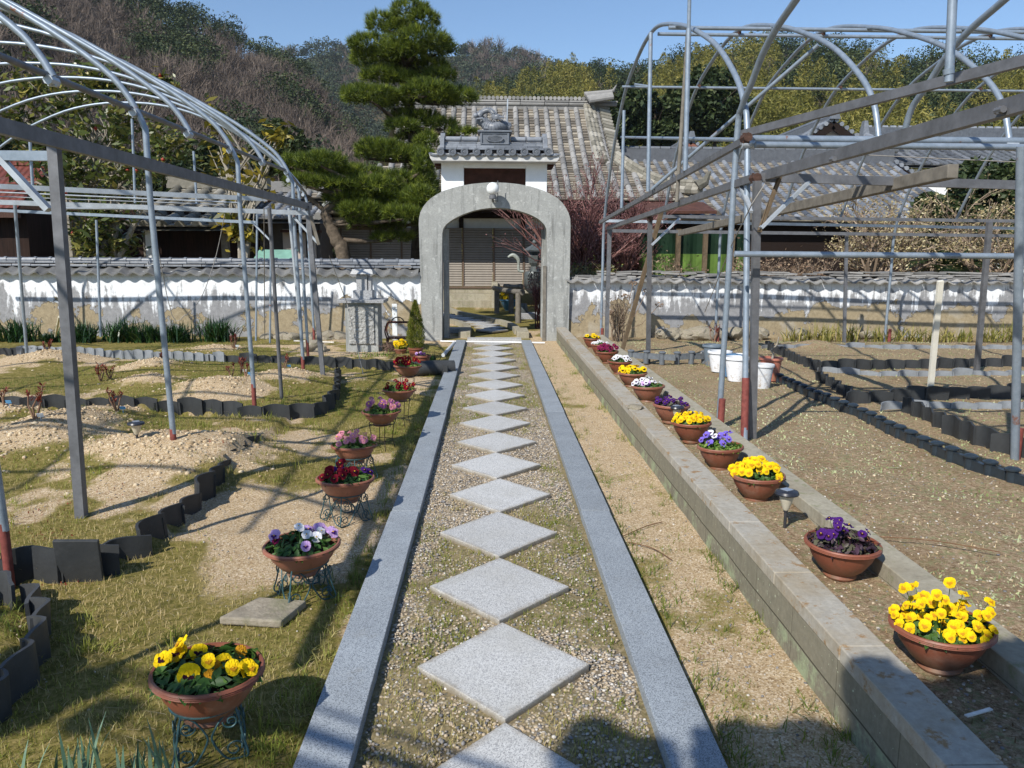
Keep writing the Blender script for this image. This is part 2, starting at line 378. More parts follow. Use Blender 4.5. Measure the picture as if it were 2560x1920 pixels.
def ground_mat():
    m = Mat('sandy_soil_and_moss', .95, .1); m.world()
    g = m.attr('grass'); k = m.attr('plot')
    fine = m.noise(70, 6, .8); f2 = m.noise(9, 6, .7); f3 = m.noise(24, 8, .8)
    v = m.vor(150, out='Color'); bw = m.n('ShaderNodeRGBToBW'); m.l(v, bw.inputs[0])
    sand = m.ramp(bw.outputs[0], [(.05, (.20, .13, .07)), (.3, (.42, .30, .17)), (.6, (.56, .43, .27)), (.9, (.74, .63, .47))])
    sand = m.mix(m.fr(f2, .4, .7, 0, .45), sand, (.34, .24, .13))
    green = m.ramp(f3, [(.3, (.06, .06, .014)), (.46, (.16, .14, .035)), (.58, (.28, .22, .08)), (.72, (.46, .36, .19))])
    gg = m.fr(m.math('ADD', g, m.math('MULTIPLY', m.math('SUBTRACT', f3, .5), 1.1)), .35, .6, 0, 1)
    c = m.mix(gg, sand, green)
    litter = m.ramp(m.noise(46, 8, .85), [(.30, (.06, .042, .027)), (.42, (.18, .12, .07)), (.54, (.37, .27, .17)), (.66, (.55, .46, .33))])
    lit2 = m.mix(m.fr(m.noise(21, 8, .85), .5, .58, 0, .75), litter, (.21, .235, .11))
    lit2 = m.mix(m.fr(m.noise(3.1, 5, .6), .52, .68, 0, .5), lit2, (.20, .125, .07))
    m.color(m.mix(k, c, m.mix(gg, lit2, m.mix(.45, lit2, green)))); m.bump(m.math('ADD', fine, f3), .55, .02); return m.m
gv = np.stack([X.ravel(), Y.ravel(), Zg.ravel()], -1)
ground = big('ground', gv, F, ground_mat(), smooth=True)
for nm, arr in (('grass', Gm), ('plot', kind)):
    a = ground.data.attributes.new(nm, 'FLOAT', 'POINT'); a.data.foreach_set('value', np.ascontiguousarray(arr.ravel(), np.float32))
tag(ground, kind='structure')
# gravel path sheet
px_ = np.arange(-.42, .545, .03); py_ = np.arange(-2.5, 14.2, .04)
PX, PY = np.meshgrid(px_, py_); PZ = .004+(fbm(PX*7, PY*7, 77, 3)-.5)*.022
i2 = np.arange(PX.size).reshape(PX.shape); PF = np.stack([i2[:-1, :-1], i2[:-1, 1:], i2[1:, 1:], i2[1:, :-1]], -1).reshape(-1, 4)
def gravel_mat():
    m = Mat('pebble_gravel', .75, .3).world(); v = m.vor(88, out='Color'); d = m.vor(88, out='Distance'); bw = m.n('ShaderNodeRGBToBW'); m.l(v, bw.inputs[0])
    st = m.ramp(bw.outputs[0], [(.15, (.12, .115, .11)), (.32, (.25, .205, .15)), (.5, (.44, .33, .20)), (.68, (.54, .44, .31)), (.82, (.70, .64, .54))])
    st = m.mix(m.fr(d, .35, .62, 0, .8), st, (.14, .11, .07))
    g = m.attr('grass'); f = m.noise(30, 7, .8); gg = m.fr(m.math('ADD', g, m.math('MULTIPLY', m.math('SUBTRACT', f, .5), .9)), .42, .66, 0, .85)
    green = m.ramp(m.noise(60, 5, .7), [(.3, (.08, .075, .025)), (.55, (.21, .165, .075)), (.72, (.40, .31, .17))])
    m.color(m.mix(gg, st, green)); m.bump(d, -.7, .012); return m.m
gpath = big('gravel_path', np.stack([PX.ravel(), PY.ravel(), PZ.ravel()], -1), PF, gravel_mat(), smooth=True)
a = gpath.data.attributes.new('grass', 'FLOAT', 'POINT'); a.data.foreach_set('value', np.ascontiguousarray(grassmask(PX, PY).ravel(), np.float32)); tag(gpath, kind='structure')
# ------------------------------------------------------------ stuff scattered on the ground
def scatter(name, n, xr, yr, keep, zf, lmin, lmax, wd, mat, label, cat, lean=.5, vr=(0, 1), ypow=1.7, tuft=1, tr=.03):
    x = RNG.uniform(xr[0], xr[1], n); y = yr[0]+(yr[1]-yr[0])*RNG.uniform(0, 1, n)**ypow
    k = keep(x, y) > RNG.uniform(0, 1, n); x = x[k]; y = y[k]
    x = np.repeat(x, tuft)+RNG.normal(0, tr, len(x)*tuft); y = np.repeat(y, tuft)+RNG.normal(0, tr, len(y)*tuft)
    n = len(x); z = zf(x, y)-.004
    a = RNG.uniform(0, 2*pi, n); L = RNG.uniform(lmin, lmax, n); b = RNG.uniform(0, 2*pi, n); ln = RNG.uniform(0, lean, n)*L*1.6
    w_ = wd*RNG.uniform(.6, 1.4, n)
    p0 = np.stack([x-np.cos(a)*w_, y-np.sin(a)*w_, z], -1); p1 = np.stack([x+np.cos(a)*w_, y+np.sin(a)*w_, z], -1)
    tx = np.cos(b)*ln; ty = np.sin(b)*ln; hz_ = L*np.clip(1-ln/L*.5, .2, 1); m_ = np.stack([x+tx*.38, y+ty*.38, z+hz_*.62], -1); t_ = np.stack([x+tx, y+ty, z+hz_], -1)
    sd_ = np.stack([np.cos(a)*w_, np.sin(a)*w_, np.zeros(n)], -1)
    V = np.stack([p0, p1, m_+sd_*.75, m_-sd_*.75, t_+sd_*.12, t_-sd_*.12], 1).reshape(-1, 3); i_ = np.arange(n)*6
    Fq = np.concatenate([np.stack([i_, i_+1, i_+2, i_+3], -1), np.stack([i_+3, i_+2, i_+4, i_+5], -1)])
    v = np.clip((fbm(x*1.3, y*1.3, 61, 4)-.5)*2.4+.47+RNG.normal(0, .2, n), 0, 1)*(vr[1]-vr[0])+vr[0]
    return tag(big(name, V, Fq, mat, v=np.concatenate([v, v])), label, cat, kind='stuff')
M_['grass'] = leafmat('lawn_blades', (.095, .15, .02), (.27, .29, .048), (.54, .43, .21), .6, .3)
M_['straw'] = leafmat('dry_straw', (.16, .10, .05), (.40, .29, .15), (.62, .50, .31), .8, .1)
def lawn_keep(x, y):
    g = grassmask(x, y); return np.where((x < -.62) | (y > 14.4), g, 0)*1.0
scatter('grass', 80000, (-5.5, -.58), (1.6, 13.6), lawn_keep, gz, .012, .042, .0016, M_['grass'], 'short yellow-green grass growing between the flower beds and the path', 'grass', tuft=2, tr=.02)
scatter('grass_tufts', 1500, (-3.2, -.60), (1.6, 9), lambda x, y: (fbm(x*2.3, y*2.3, 91, 3) > .52)*lawn_keep(x, y)*.9, gz, .04, .095, .0022, M_['grass'], 'taller bright green grass tufts on the lawn left of the path', 'grass', vr=(0, .6), tuft=14, tr=.02, lean=.9)
def edge_keep(x, y): return np.exp(-np.abs(x+.62)/.07)+np.exp(-np.abs(x-.76)/.05)*.5+np.exp(-np.abs(x-1.14)/.05)*.9*(fbm(y*3, x, 4, 2) > .5)
scatter('edge_grass', 6000, (-.72, 1.17), (1.7, 12), lambda x, y: edge_keep(x, y)*((x < -.58) | (x > .7)), gz, .03, .085, .0019, M_['grass'], 'grass sprouting along the outer edges of the granite kerbs and block wall', 'grass', vr=(.1, .85), tuft=8, tr=.014, lean=.9)
def path_keep(x, y):
    k = np.round((y-2.76)/.712); dy = np.abs(y-2.76-k*.712); out = (np.abs(x-.055)/.322+dy/.35) > 1.03
    return grassmask(x, y)*out*((x > -.38) & (x < .5))*.8
scatter('path_weeds', 14000, (-.38, .5), (1.8, 13.8), path_keep, lambda x, y: np.full(x.shape, .006), .01, .04, .0015, M_['grass'], 'small weeds and moss growing through the gravel of the path', 'weeds', tuft=6, tr=.014, vr=(.25, 1), ypow=1.5)
scatter('dry_litter', 95000, (1.28, 8.5), (1.9, 14), lambda x, y: np.where((x < 1.33) | ((x > 1.66) & (x < 1.82)), 0, .75), gz, .008, .032, .0016, M_['straw'], 'dry straw and leaf litter covering the right hand plot', 'leaf litter', lean=2.2, ypow=1.5)
M_['clover'] = leafmat('pale_ground_weeds', (.19, .23, .08), (.37, .42, .20), (.56, .60, .36), .7, .2)
scatter('ground_weeds', 17000, (1.8, 7), (1.9, 13.5), lambda x, y: ss(.44, .58, fbm(x*2.6, y*2.6, 71, 4))*.9, gz, .008, .028, .006, M_['clover'], 'pale green low weeds creeping over the right hand plot', 'weeds', lean=2.5, tuft=5, tr=.03, ypow=1.5)
scatter('strip_weeds', 5500, (.74, 1.15), (1.7, 13.5), lambda x, y: grassmask(x, y)*.8, gz, .008, .035, .0017, M_['grass'], 'thin grass on the bare strip between kerb and block wall', 'grass', tuft=4, tr=.015, vr=(.3, 1))
scatter('lawn_litter', 26000, (-5, -.6), (1.6, 12), lambda x, y: x*0+.7, gz, .012, .045, .0014, M_['straw'], 'dry grass stalks and litter lying on the lawn', 'leaf litter', lean=2.4)
cl_ = Mat('sandy_clods', .95, .1); cl_.color(cl_.ramp(cl_.attr(), [(0, (.24, .17, .10)), (.5, (.44, .33, .20)), (1, (.62, .52, .37))])); M_['clod'] = cl_.m
def mound_keep(x, y):
    k = 0*x
    for (p, r, h) in MOUNDS: k = k+np.exp(-((x-p[0])**2+(y-p[1])**2)/r**2*3.)
    return np.clip(k, 0, 1)
CLODS = True
scatter('bed_clover', 2200, (-5, -1.9), (3.6, 12), lambda x, y: (fbm(x*2.5, y*2.5, 15, 3) > .5)*.8, gz, .01, .03, .004, leafmat('red_green_weeds', (.10, .13, .03), (.20, .10, .04), (.28, .06, .04)), 'reddish and green weeds creeping over the sandy mounds', 'weeds', lean=2, tuft=6, tr=.04)
# pebbles
def pebbles(name, n, xr, yr, keep, zf, r0, r1, label, ypow=1.3, mat='pebble'):
    x = RNG.uniform(xr[0], xr[1], n); y = yr[0]+(yr[1]-yr[0])*RNG.uniform(0, 1, n)**ypow; k = keep(x, y) > RNG.uniform(0, 1, n); x = x[k]; y = y[k]; n = len(x)
    t = (1+5**.5)/2; B = np.array([(0, 0, 1), (.89, 0, .45), (.28, .85, .45), (-.72, .53, .45), (-.72, -.53, .45), (.28, -.85, .45), (.72, .53, -.45), (-.28, .85, -.45), (-.89, 0, -.45), (-.28, -.85, -.45), (.72, -.53, -.45)])
    T = np.array([(0, 1, 2), (0, 2, 3), (0, 3, 4), (0, 4, 5), (0, 5, 1), (1, 6, 2), (2, 7, 3), (3, 8, 4), (4, 9, 5), (5, 10, 1), (2, 6, 7), (3, 7, 8), (4, 8, 9), (5, 9, 10), (1, 10, 6)])
    r = RNG.uniform(r0, r1, n)*RNG.uniform(.7, 1.3, n); sc = np.stack([r*RNG.uniform(.8, 1.4, n), r*RNG.uniform(.7, 1., n), r*RNG.uniform(.4, .7, n)], -1)
    P = B[None]*sc[:, None]; a = RNG.uniform(0, 2*pi, n)[:, None]
    V = np.stack([P[..., 0]*np.cos(a)-P[..., 1]*np.sin(a)+x[:, None], P[..., 0]*np.sin(a)+P[..., 1]*np.cos(a)+y[:, None], P[..., 2]+zf(x, y)[:, None]+.002], -1)
    Ft = (T[None]+(np.arange(n)*11)[:, None, None]).reshape(-1, 3)
    return tag(big(name, V.reshape(-1, 3), Ft, M_[mat], v=np.repeat(RNG.uniform(0, 1, n), len(T)), smooth=True, k=3), label, 'gravel', kind='stuff')
mp = Mat('pebbles', .6, .35); mp.color(mp.mix(mp.fr(mp.noise(60, 4), .3, .7, 0, .35), mp.ramp(mp.attr(), [(0, (.11, .115, .125)), (.2, (.22, .22, .23)), (.4, (.44, .35, .24)), (.62, (.48, .39, .27)), (.8, (.36, .31, .25)), (.93, (.50, .47, .41)), (1, (.74, .71, .66))]), (.25, .20, .13))); M_['pebble'] = mp.m
def peb_keep(x, y):
    k = np.round((y-2.76)/.712); dy = np.abs(y-2.76-k*.712)
    return ((np.abs(x-.055)/.322+dy/.35) > 1.0)*(1-.7*ss(.15, .6, grassmask(x, y)))*(1-.4*ss(2.5, 6, y))
pebbles('pebbles', 34000, (-.40, .52), (1.75, 9), peb_keep, lambda x, y: .006+0*x, .0038, .0082, 'grey, white and tan pebbles filling the path round the stone slabs', 1.9)
pebbles('grit', 9000, (.74, 3.4), (1.8, 8), lambda x, y: np.where((x > 1.16) & (x < 1.34), 0, .6)*np.where((x > 1.66) & (x < 1.82), 0, 1), gz, .003, .007, 'coarse sandy grit and small stones right of the path', 1.6)
pebbles('sand_grit', 9000, (-4.5, -.6), (2, 12), lambda x, y: 1-grassmask(x, y), gz, .003, .007, 'coarse sand grains and small stones on the left beds', 1.4)
pebbles('clods', 26000, (-7.5, -1.5), (3.5, 12.5), mound_keep, gz, .006, .019, 'crumbly sandy clods heaped on the mounds of the left beds', 1.2, 'clod')
pebbles('plot_stones', 3500, (1.35, 7), (1.9, 13), lambda x, y: np.where((x > 1.64) & (x < 1.82), 0, .5), gz, .004, .010, 'small stones and clods scattered on the right hand plot', 1.4, 'clod')
# ------------------------------------------------------------ stepping slabs
ORD = ['nearest the camera', 'second', 'third', 'fourth', 'fifth', 'sixth', 'seventh', 'eighth', 'ninth', 'tenth', 'eleventh', 'twelfth', 'thirteenth', 'fourteenth', 'fifteenth', 'sixteenth', 'seventeenth', 'eighteenth']
slab = MB(); slab.add([(0, -.35, 0), (.322, 0, 0), (0, .35, 0), (-.322, 0, 0), (0, -.35, .035), (.322, 0, .035), (0, .35, .035), (-.322, 0, .035)], [(3, 2, 1, 0), (4, 5, 6, 7), (0, 1, 5, 4), (1, 2, 6, 5), (2, 3, 7, 6), (3, 0, 4, 7)])
s0 = slab.build('stepping_slab', M_['slab'], bevel=.004)
for i in range(17):
    o = s0 if i == 0 else copy_tree(s0)
    y = 2.05+.712*i if i else 2.045
    o.location = (.055+random.uniform(-.012, .012), y, -.002+random.uniform(-.002, .003)); o.rotation_euler = (random.uniform(-.006, .006), random.uniform(-.006, .006), random.uniform(-.02, .02))
    lab = 'pale granite slab laid as a diamond, nearest to the camera, cut by the frame' if i == 0 else 'pale granite slab laid as a diamond on the gravel path, %s from the camera' % ORD[i]
    if i == 16: lab = 'farthest small pale diamond slab in front of the white gate threshold'
    tag(o, lab, 'paving stone', 'diamond stepping slabs on the path')
# kerbs
ys = [-1.2, 1.55, 4.5, 7.45, 10.4, 13.75]
for side, x0, x1, nm in ((0, -.575, -.41, 'left'), (1, .532, .70, 'right')):
    for i in range(5):
        b = MB(); a_, b_ = ys[i]+.005, ys[i+1]-.005; jx = random.uniform(-.006, .006); x0 += jx; x1 += jx
        b.box(((x0+x1)/2, (a_+b_)/2, .015), (x1-x0, b_-a_, .075))
        o = b.build('granite_kerb', M_['granite_blue'], bevel=.003)
        pos = ['behind the camera end', 'nearest in the photo', 'second from the front', 'third from the front', 'ending at the gate'][i]
        if i == 0: pos = 'running out below the frame'
        tag(o, 'long blue-grey granite kerb bar on the %s edge of the path, %s' % (nm, pos), 'kerb', 'granite kerbs edging the path')
# ------------------------------------------------------------ block wall and inner kerb
def long_wall(name, x0, x1, z0, z1, y0, y1, mtop, mside, label, joints=True, cap=.055):
    r = empty(name, ((x0+x1)/2, y0, 0)); tag(r, label, 'low wall'); ox = (x0+x1)/2
    b = MB(); N = 60
    L = (y1-y0)/N
    vs = []; fs = []
    for i in range(N+1):
        y = i*L; j = .0025*math.sin(i*1.7)
        vs += [(x0-ox+j, y, z0), (x0-ox+j, y, z1-cap), (x1-ox+j, y, z1-cap), (x1-ox+j, y, z0)]
    for i in range(N):
        for k in range(4): fs.append((i*4+k, i*4+(k+1) % 4, i*4+4+(k+1) % 4, i*4+4+k))
    fs += [(3, 2, 1, 0), (N*4, N*4+1, N*4+2, N*4+3)]
    b.add(vs, fs); b.build('block_courses', mside, r)
    c = MB(); k = 0; y = 0
    while y < y1-y0-.05:
        l = min(.62 if joints else 2.4, y1-y0-y); c.box((0, y+l/2, z1-cap/2+.0015), (x1-x0+.006, l-.004, cap), mi=0); y += l
    c.build('cap_stones', mtop, r, bevel=.004)
    return r
def blockwall_mat():
    m = Mat('mossy_block', .88, .2).world()
    f1 = m.noise(2.0, 8, .65); f2 = m.noise(40, 6, .7); st = m.mapped((1, 9, .9)); f3 = m.noise(1.5, 6, .6, co=st)
    c = m.ramp(f2, [(.25, (.155, .145, .105)), (.75, (.265, .245, .185))])
    c = m.mix(m.fr(f1, .45, .7, 0, .6), c, (.24, .215, .15)); c = m.mix(m.fr(f3, .5, .68, 0, .5), c, (.15, .14, .105))
    z = m.sep(2); y = m.sep(1)
    course = m.math('LESS_THAN', m.math('ABSOLUTE', m.math('SUBTRACT', z, m.math('ADD', .085, m.math('MULTIPLY', f1, .012)))), .0035)
    fy = m.math('FRACT', m.math('MULTIPLY', y, 2.45)); vj = m.math('LESS_THAN', fy, .011)
    lich = m.math('GREATER_THAN', m.noise(55, 3, .5), .70)
    lz = m.fr(m.noise(5, 6, .7), .5, .62, 0, 1)
    c = m.mix(m.math('MULTIPLY', lich, .75), c, (.52, .58, .42))
    low = m.math('LESS_THAN', z, .085); c = m.mix(m.math('MULTIPLY', low, m.math('MULTIPLY', lz, .75)), c, (.33, .40, .24))
    c = m.mix(m.math('MAXIMUM', course, m.math('MULTIPLY', vj, .7)), c, (.07, .065, .045))
    m.color(c); m.bump(f2, .4, .006); return m.m
long_wall('block_wall', 1.168, 1.318, -.15, .262, 1.2, 13.9, M_['conc_top'], blockwall_mat(), 'long low block wall with lichened cap beside the flower pots, nearer the path')
long_wall('inner_kerb', 1.665, 1.80, 0.05, .262, 1.2, 12.6, M_['conc_old'], M_['conc_old'], 'second low concrete kerb behind the pots, along the right hand plot', False, .07)
# ============================================================ BOUNDARY WALLS
def plaster_mat(name, seed, whiteness, patch, ztop):
    m = Mat(name, .9, .15).world(); x = m.n('ShaderNodeMapping'); x.inputs['Location'].default_value = (seed, seed*.7, 0); m.l(m.co, x.inputs[0]); co_ = x.outputs[0]
    z = m.sep(2)
    n1 = m.noise(1.25, 7, .62, co=co_); n2 = m.noise(3.3, 8, .68, co=co_)
    mp_ = m.n('ShaderNodeMapping'); mp_.inputs['Scale'].default_value = (5.5, 5.5, .8); m.l(co_, mp_.inputs[0]); st = m.noise(1.5, 7, .65, co=mp_.outputs[0])
    base = m.ramp(m.noise(26, 6, .7, co=co_), [(.3, (.66, .68, .70)), (.7, (.84, .86, .88))])
    h = m.fr(z, 0, ztop, 1., 0.)
    g = m.math('ADD', m.math('MULTIPLY', h, 1.0), m.math('ADD', m.math('MULTIPLY', m.math('SUBTRACT', st, .5), 1.5), m.math('MULTIPLY', m.math('SUBTRACT', n2, .5), 1.1)))
    grey = m.ramp(m.noise(12, 8, .75, co=co_), [(.3, (.15, .15, .155)), (.6, (.26, .26, .265)), (.8, (.42, .42, .43))])
    c = m.mix(m.fr(g, whiteness, whiteness+.16, 0, .92), base, grey)
    p = m.math('ADD', m.math('MULTIPLY', m.fr(z, ztop*.35, ztop*1.0, .03, -.32), 1.), m.math('ADD', n1, m.math('MULTIPLY', m.math('SUBTRACT', n2, .5), .22)))
    pm = m.math('GREATER_THAN', p, patch); rim = m.math('GREATER_THAN', p, patch-.012)
    och = m.ramp(m.noise(18, 7, .75, co=co_), [(.25, (.20, .16, .10)), (.55, (.33, .27, .175)), (.8, (.44, .37, .25))])
    och = m.mix(m.fr(m.noise(2.4, 5, .6, co=co_), .55, .62, 0, .5), och, (.40, .37, .31))
    c = m.mix(rim, c, (.15, .13, .10)); c = m.mix(pm, c, och)
    m.color(c)
    m.bump(m.math('ADD', m.math('MULTIPLY', pm, -1.2), m.math('MULTIPLY', m.noise(20, 7, .7, co=co_), .7)), .5, .018); return m.m
def wall_body(name, x0, x1, yL, yR, th, z0, z1, mat, parent):
    b = MB(); N = 40; R = 6; vs = []; fs = []
    for i in range(N+1):
        x = x0+(x1-x0)*i/N; y = yL+(yR-yL)*i/N
        for j in range(R+1):
            z = z0+(z1-z0)*j/R; vs.append((x, y-.03*(1-j/R)-.015*math.sin(x*1.3+z*2), z))
        vs.append((x, y+th, z1)); vs.append((x, y+th, z0))
    k = R+3
    for i in range(N):
        for j in range(k): fs.append((i*k+j, i*k+(j+1) % k, (i+1)*k+(j+1) % k, (i+1)*k+j))
    fs += [tuple(range(k-1, -1, -1)), tuple(N*k+j for j in range(k))]
    fs = [f[::-1] for f in fs]
    b.add(vs, fs); return b.build(name, mat, parent, auto=30)
# --- left wall
wl = empty('plaster_wall', (-6, 14.4, 0)); tag(wl, 'old white plaster wall with smoked tile coping, left of the gate', 'wall')
XL0, XL1, YL0, YL1 = -13.5, -1.16, 14.75, 14.16
def shift(o, par):
    o.location = (-par.location[0], -par.location[1], -par.location[2]); return o
shift(wall_body('wall_body', XL0, XL1, YL0, YL1, .34, -.1, 1.19, plaster_mat('plaster_left', 3.1, .31, .525, 1.19), wl), wl)
def yl(x): return YL0+(YL1-YL0)*(x-XL0)/(XL1-XL0)
b = MB(); x = XL0
Rm = random.Random(4)
while x < XL1-.26:       # scalloped eave tiles, front and back
    wdt = .25
    for sgn in (-1, 1):
        N = 8; vs = []
        for i in range(N+1):
            t = i/N; xx = x+wdt*t; cz = .02*math.cos(2*pi*t)-.012*math.sin(pi*t)
            for (dy, z) in ((.30, 1.165), (.08, 1.262)):
                vs.append((xx, yl(xx)+.17+sgn*dy, z+cz+Rm.uniform(-.002, .002)))
            vs.append((xx, yl(xx)+.17+sgn*.30, 1.138+cz)); vs.append((xx, yl(xx)+.17+sgn*.08, 1.235+cz))
        fs = []
        for i in range(N):
            a0 = i*4; a1 = a0+4
            fs += [(a0, a1, a1+1, a0+1), (a0+2, a1+2, a1, a0)] if sgn < 0 else [(a0+1, a1+1, a1, a0), (a0, a1, a1+2, a0+2)]
        b.add(vs, fs, 0, Rm.uniform(.1, .6))
    x += wdt
old = b.build('eave_tiles', tilemat('grey_scallop_tile', (.085, .085, .085), (.165, .165, .16), (.28, .27, .25), .6), wl, auto=40); shift(old, wl)
b = MB(); 
for (z, hw, t) in ((1.285, .14, .035), (1.335, .115, .035)):
    x = XL0-Rm.uniform(0, .2)
    while x < XL1-.02:
        l = .34; x2 = min(x+l, XL1)
        for s in (0,): b.box(((x+x2)/2, yl(x)+.17, z+Rm.uniform(-.003, .003)), (x2-x-.006, 2*hw, t), rz=math.atan2(YL1-YL0, XL1-XL0)+Rm.uniform(-.006, .006), col=Rm.uniform(.3, .95))
        x = x2
shift(b.build('band_tiles', M_['tile_new'], wl, bevel=.006), wl)
b = MB(); x = XL0
while x < XL1-.02:
    x2 = min(x+.27, XL1); y0_ = yl(x)+.17
    b.tube([(x+.0, y0_, 1.375), (x2-.035, yl(x2)+.17, 1.375)], .047, 10, col=Rm.uniform(.3, .9)); b.tube([(x2-.045, yl(x2)+.17, 1.378), (x2, yl(x2)+.17, 1.378)], .058, 10, col=Rm.uniform(.2, .7)); x = x2
shift(b.build('ridge_tiles', M_['tile_new'], wl, auto=40), wl)
# --- right wall
wr = empty('plaster_wall', (6, 14.4, .1)); tag(wr, 'crumbling plaster wall with ochre patches and ragged grey slab coping, right of the gate', 'wall')
XR0, XR1 = 1.33, 14.5
shift(wall_body('wall_body', XR0, XR1, 14.2, 14.45, .34, 0, 1.10, plaster_mat('plaster_right', 11.7, .20, .475, 1.10), wr), wr)
def yr(x): return 14.2+.25*(x-XR0)/(XR1-XR0)
b = MB(); Rm = random.Random(9)
x = XR0
while x < XR1:
    for sgn in (-1, 1):
        N = 6; vs = []; wdt = .23; j = Rm.uniform(-.012, .012)
        for i in range(N+1):
            t = i/N; xx = x+wdt*t; cz = .022*math.cos(2*pi*t)+j
            for (dy, z) in ((.31, 1.065), (.10, 1.14)): vs.append((xx, yr(xx)+.17+sgn*dy, z+cz))
            vs.append((xx, yr(xx)+.17+sgn*.31, 1.042+cz)); vs.append((xx, yr(xx)+.17+sgn*.1, 1.11+cz))
        fs = []
        for i in range(N):
            a0 = i*4; a1 = a0+4
            fs += [(a0, a1, a1+1, a0+1), (a0+2, a1+2, a1, a0)] if sgn < 0 else [(a0+1, a1+1, a1, a0), (a0, a1, a1+2, a0+2)]
        b.add(vs, fs, 0, Rm.uniform(.2, 1))
    x += wdt
for lay in range(4):
    x = XR0-Rm.uniform(0, .1)
    while x < XR1:
        l = Rm.uniform(.14, .34); z = 1.108+lay*.036+Rm.uniform(-.008, .008)
        if Rm.random() < .94-.06*lay:
            b.box((x+l/2, yr(x)+.17+Rm.uniform(-.02, .02), z), (l-Rm.uniform(0, .02), .42-.06*lay+Rm.uniform(-.04, .04), .026), rot=Matrix.Rotation(Rm.uniform(-.06, .06), 3, 'Z') @ Matrix.Rotation(Rm.uniform(-.05, .05), 3, 'Y') @ Matrix.Rotation(Rm.uniform(-.05, .05), 3, 'X'), col=Rm.uniform(0, 1))
        x += l
shift(b.build('coping_slabs', M_['tile_old'], wr), wr)
# ============================================================ GATE
gate = empty('temple_gate', (.1, 14.3, 0)); tag(gate, 'grey arched gate with white upper storey, tiled roof and dragon ornament', 'gate')
def g2(X, Y_, yy=14.1): p = at(1000+X/3.859, 450+Y_/3.859, yy); return (p[0], p[2])
outer = [(215, 1543), (192, 800), (180, 400), (188, 330), (212, 275), (250, 220), (310, 165), (400, 112), (480, 84), (560, 62), (660, 42), (760, 30), (860, 23), (930, 22), (1040, 28), (1150, 40), (1260, 62), (1360, 92), (1450, 132), (1530, 182), (1585, 240), (1622, 305), (1642, 370), (1646, 430), (1638, 900), (1625, 1548)]
inner = [(1392, 1548), (1405, 1000), (1416, 700), (1418, 490), (1406, 450), (1380, 412), (1320, 365), (1250, 330), (1160, 300), (1060, 278), (960, 268), (880, 268), (790, 278), (700, 298), (610, 330), (530, 368), (460, 412), (425, 450), (408, 492), (405, 700), (405, 1543)]
op = [g2(*p) for p in outer]; ip = [g2(*p) for p in inner]
op[0] = (op[0][0], -.05); op[-1] = (op[-1][0], -.05); ip[0] = (ip[0][0], -.05); ip[-1] = (ip[-1][0], -.05)
def resamp(P, n):
    P = [Vector(p) for p in P]; d = [0]
    for i in range(len(P)-1): d.append(d[-1]+(P[i+1]-P[i]).length)
    out = []; j = 0
    for k in range(n+1):
        t = d[-1]*k/n
        while j < len(d)-2 and d[j+1] < t: j += 1
        f = (t-d[j])/max(1e-9, d[j+1]-d[j]); out.append(P[j].lerp(P[j+1], min(1, f)))
    return out
n = 72; O = resamp(op, n); I = resamp(ip[::-1], n)
b = MB(); vs = []
for yy in (14.1, 14.5):
    for P_ in (O, I):
        for p in P_: vs.append((p.x, yy, p.y))
s_ = n+1; fs = []
for i in range(n):
    fs.append((i, i+1, s_+i+1, s_+i)); fs.append((2*s_+i+1, 2*s_+i, 3*s_+i, 3*s_+i+1))
    fs.append((i+1, i, 2*s_+i, 2*s_+i+1)); fs.append((s_+i, s_+i+1, 3*s_+i+1, 3*s_+i))
b.add(vs, fs); shift(b.build('arch', M_['conc_arch'], gate, auto=35), gate)
b = MB(); b.box((-.79, 14.66, .98), (.09, .3, 1.96)); b.box((.985, 14.66, .98), (.09, .3, 1.96)); shift(b.build('door_jamb', M_['conc_arch'], gate, bevel=.008), gate)
b = MB(); b.box((.962, 14.095, .66), (.06, .03, 1.32)); shift(b.build('edge_board', M_['wood'], gate), gate)
b = MB()   # upper storey with an opening
ox0, ox1, oz0, oz1 = -.455, .625, 2.45, 3.0
X0, X1, Zt = -.845, .995, 3.09; Yf, Yb = 14.28, 15.0
b.box(((X0+ox0)/2, (Yf+Yb)/2, (2.42+Zt)/2), (ox0-X0, Yb-Yf, Zt-2.42)); b.box(((X1+ox1)/2, (Yf+Yb)/2, (2.42+Zt)/2), (X1-ox1, Yb-Yf, Zt-2.42)); b.box(((ox0+ox1)/2, (Yf+Yb)/2, (oz1+Zt)/2), (ox1-ox0-.001, Yb-Yf-.004, Zt-oz1)); b.box(((ox0+ox1)/2, (Yf+Yb)/2+.1, 2.44), (ox1-ox0, Yb-Yf-.25, .05))
shift(b.build('upper_wall', M_['white'], gate, bevel=.006), gate)
b = MB(); b.box(((ox0+ox1)/2, Yf+.12, 2.72), (ox1-ox0-.002, .02, .6)); shift(b.build('dark_panel', M_['darkbrown'], gate), gate)
b = MB()
for s in (-1, 1): b = MB(); b.box((X1+.06 if s > 0 else X0-.06, 14.62, 3.06), (.12, .5, .06)); shift(b.build('eave_bracket', M_['darkbrown'], gate), gate)
b = MB(); b.prismy([(-1.03, 3.20), (-1.015, 3.12), (-.98, 3.075), (1.14, 3.075), (1.175, 3.12), (1.19, 3.20)], 13.98, 15.3); shift(b.build('eave_slab', simple('grey_eave_plaster', (.5, .5, .49), .85, .2, sc=9), gate, bevel=.008), gate)
b = MB(); mid = 14.64          # roof tiles: slope each way
def zr(y): return 3.235+.12*(min(y-13.95, 15.33-y))
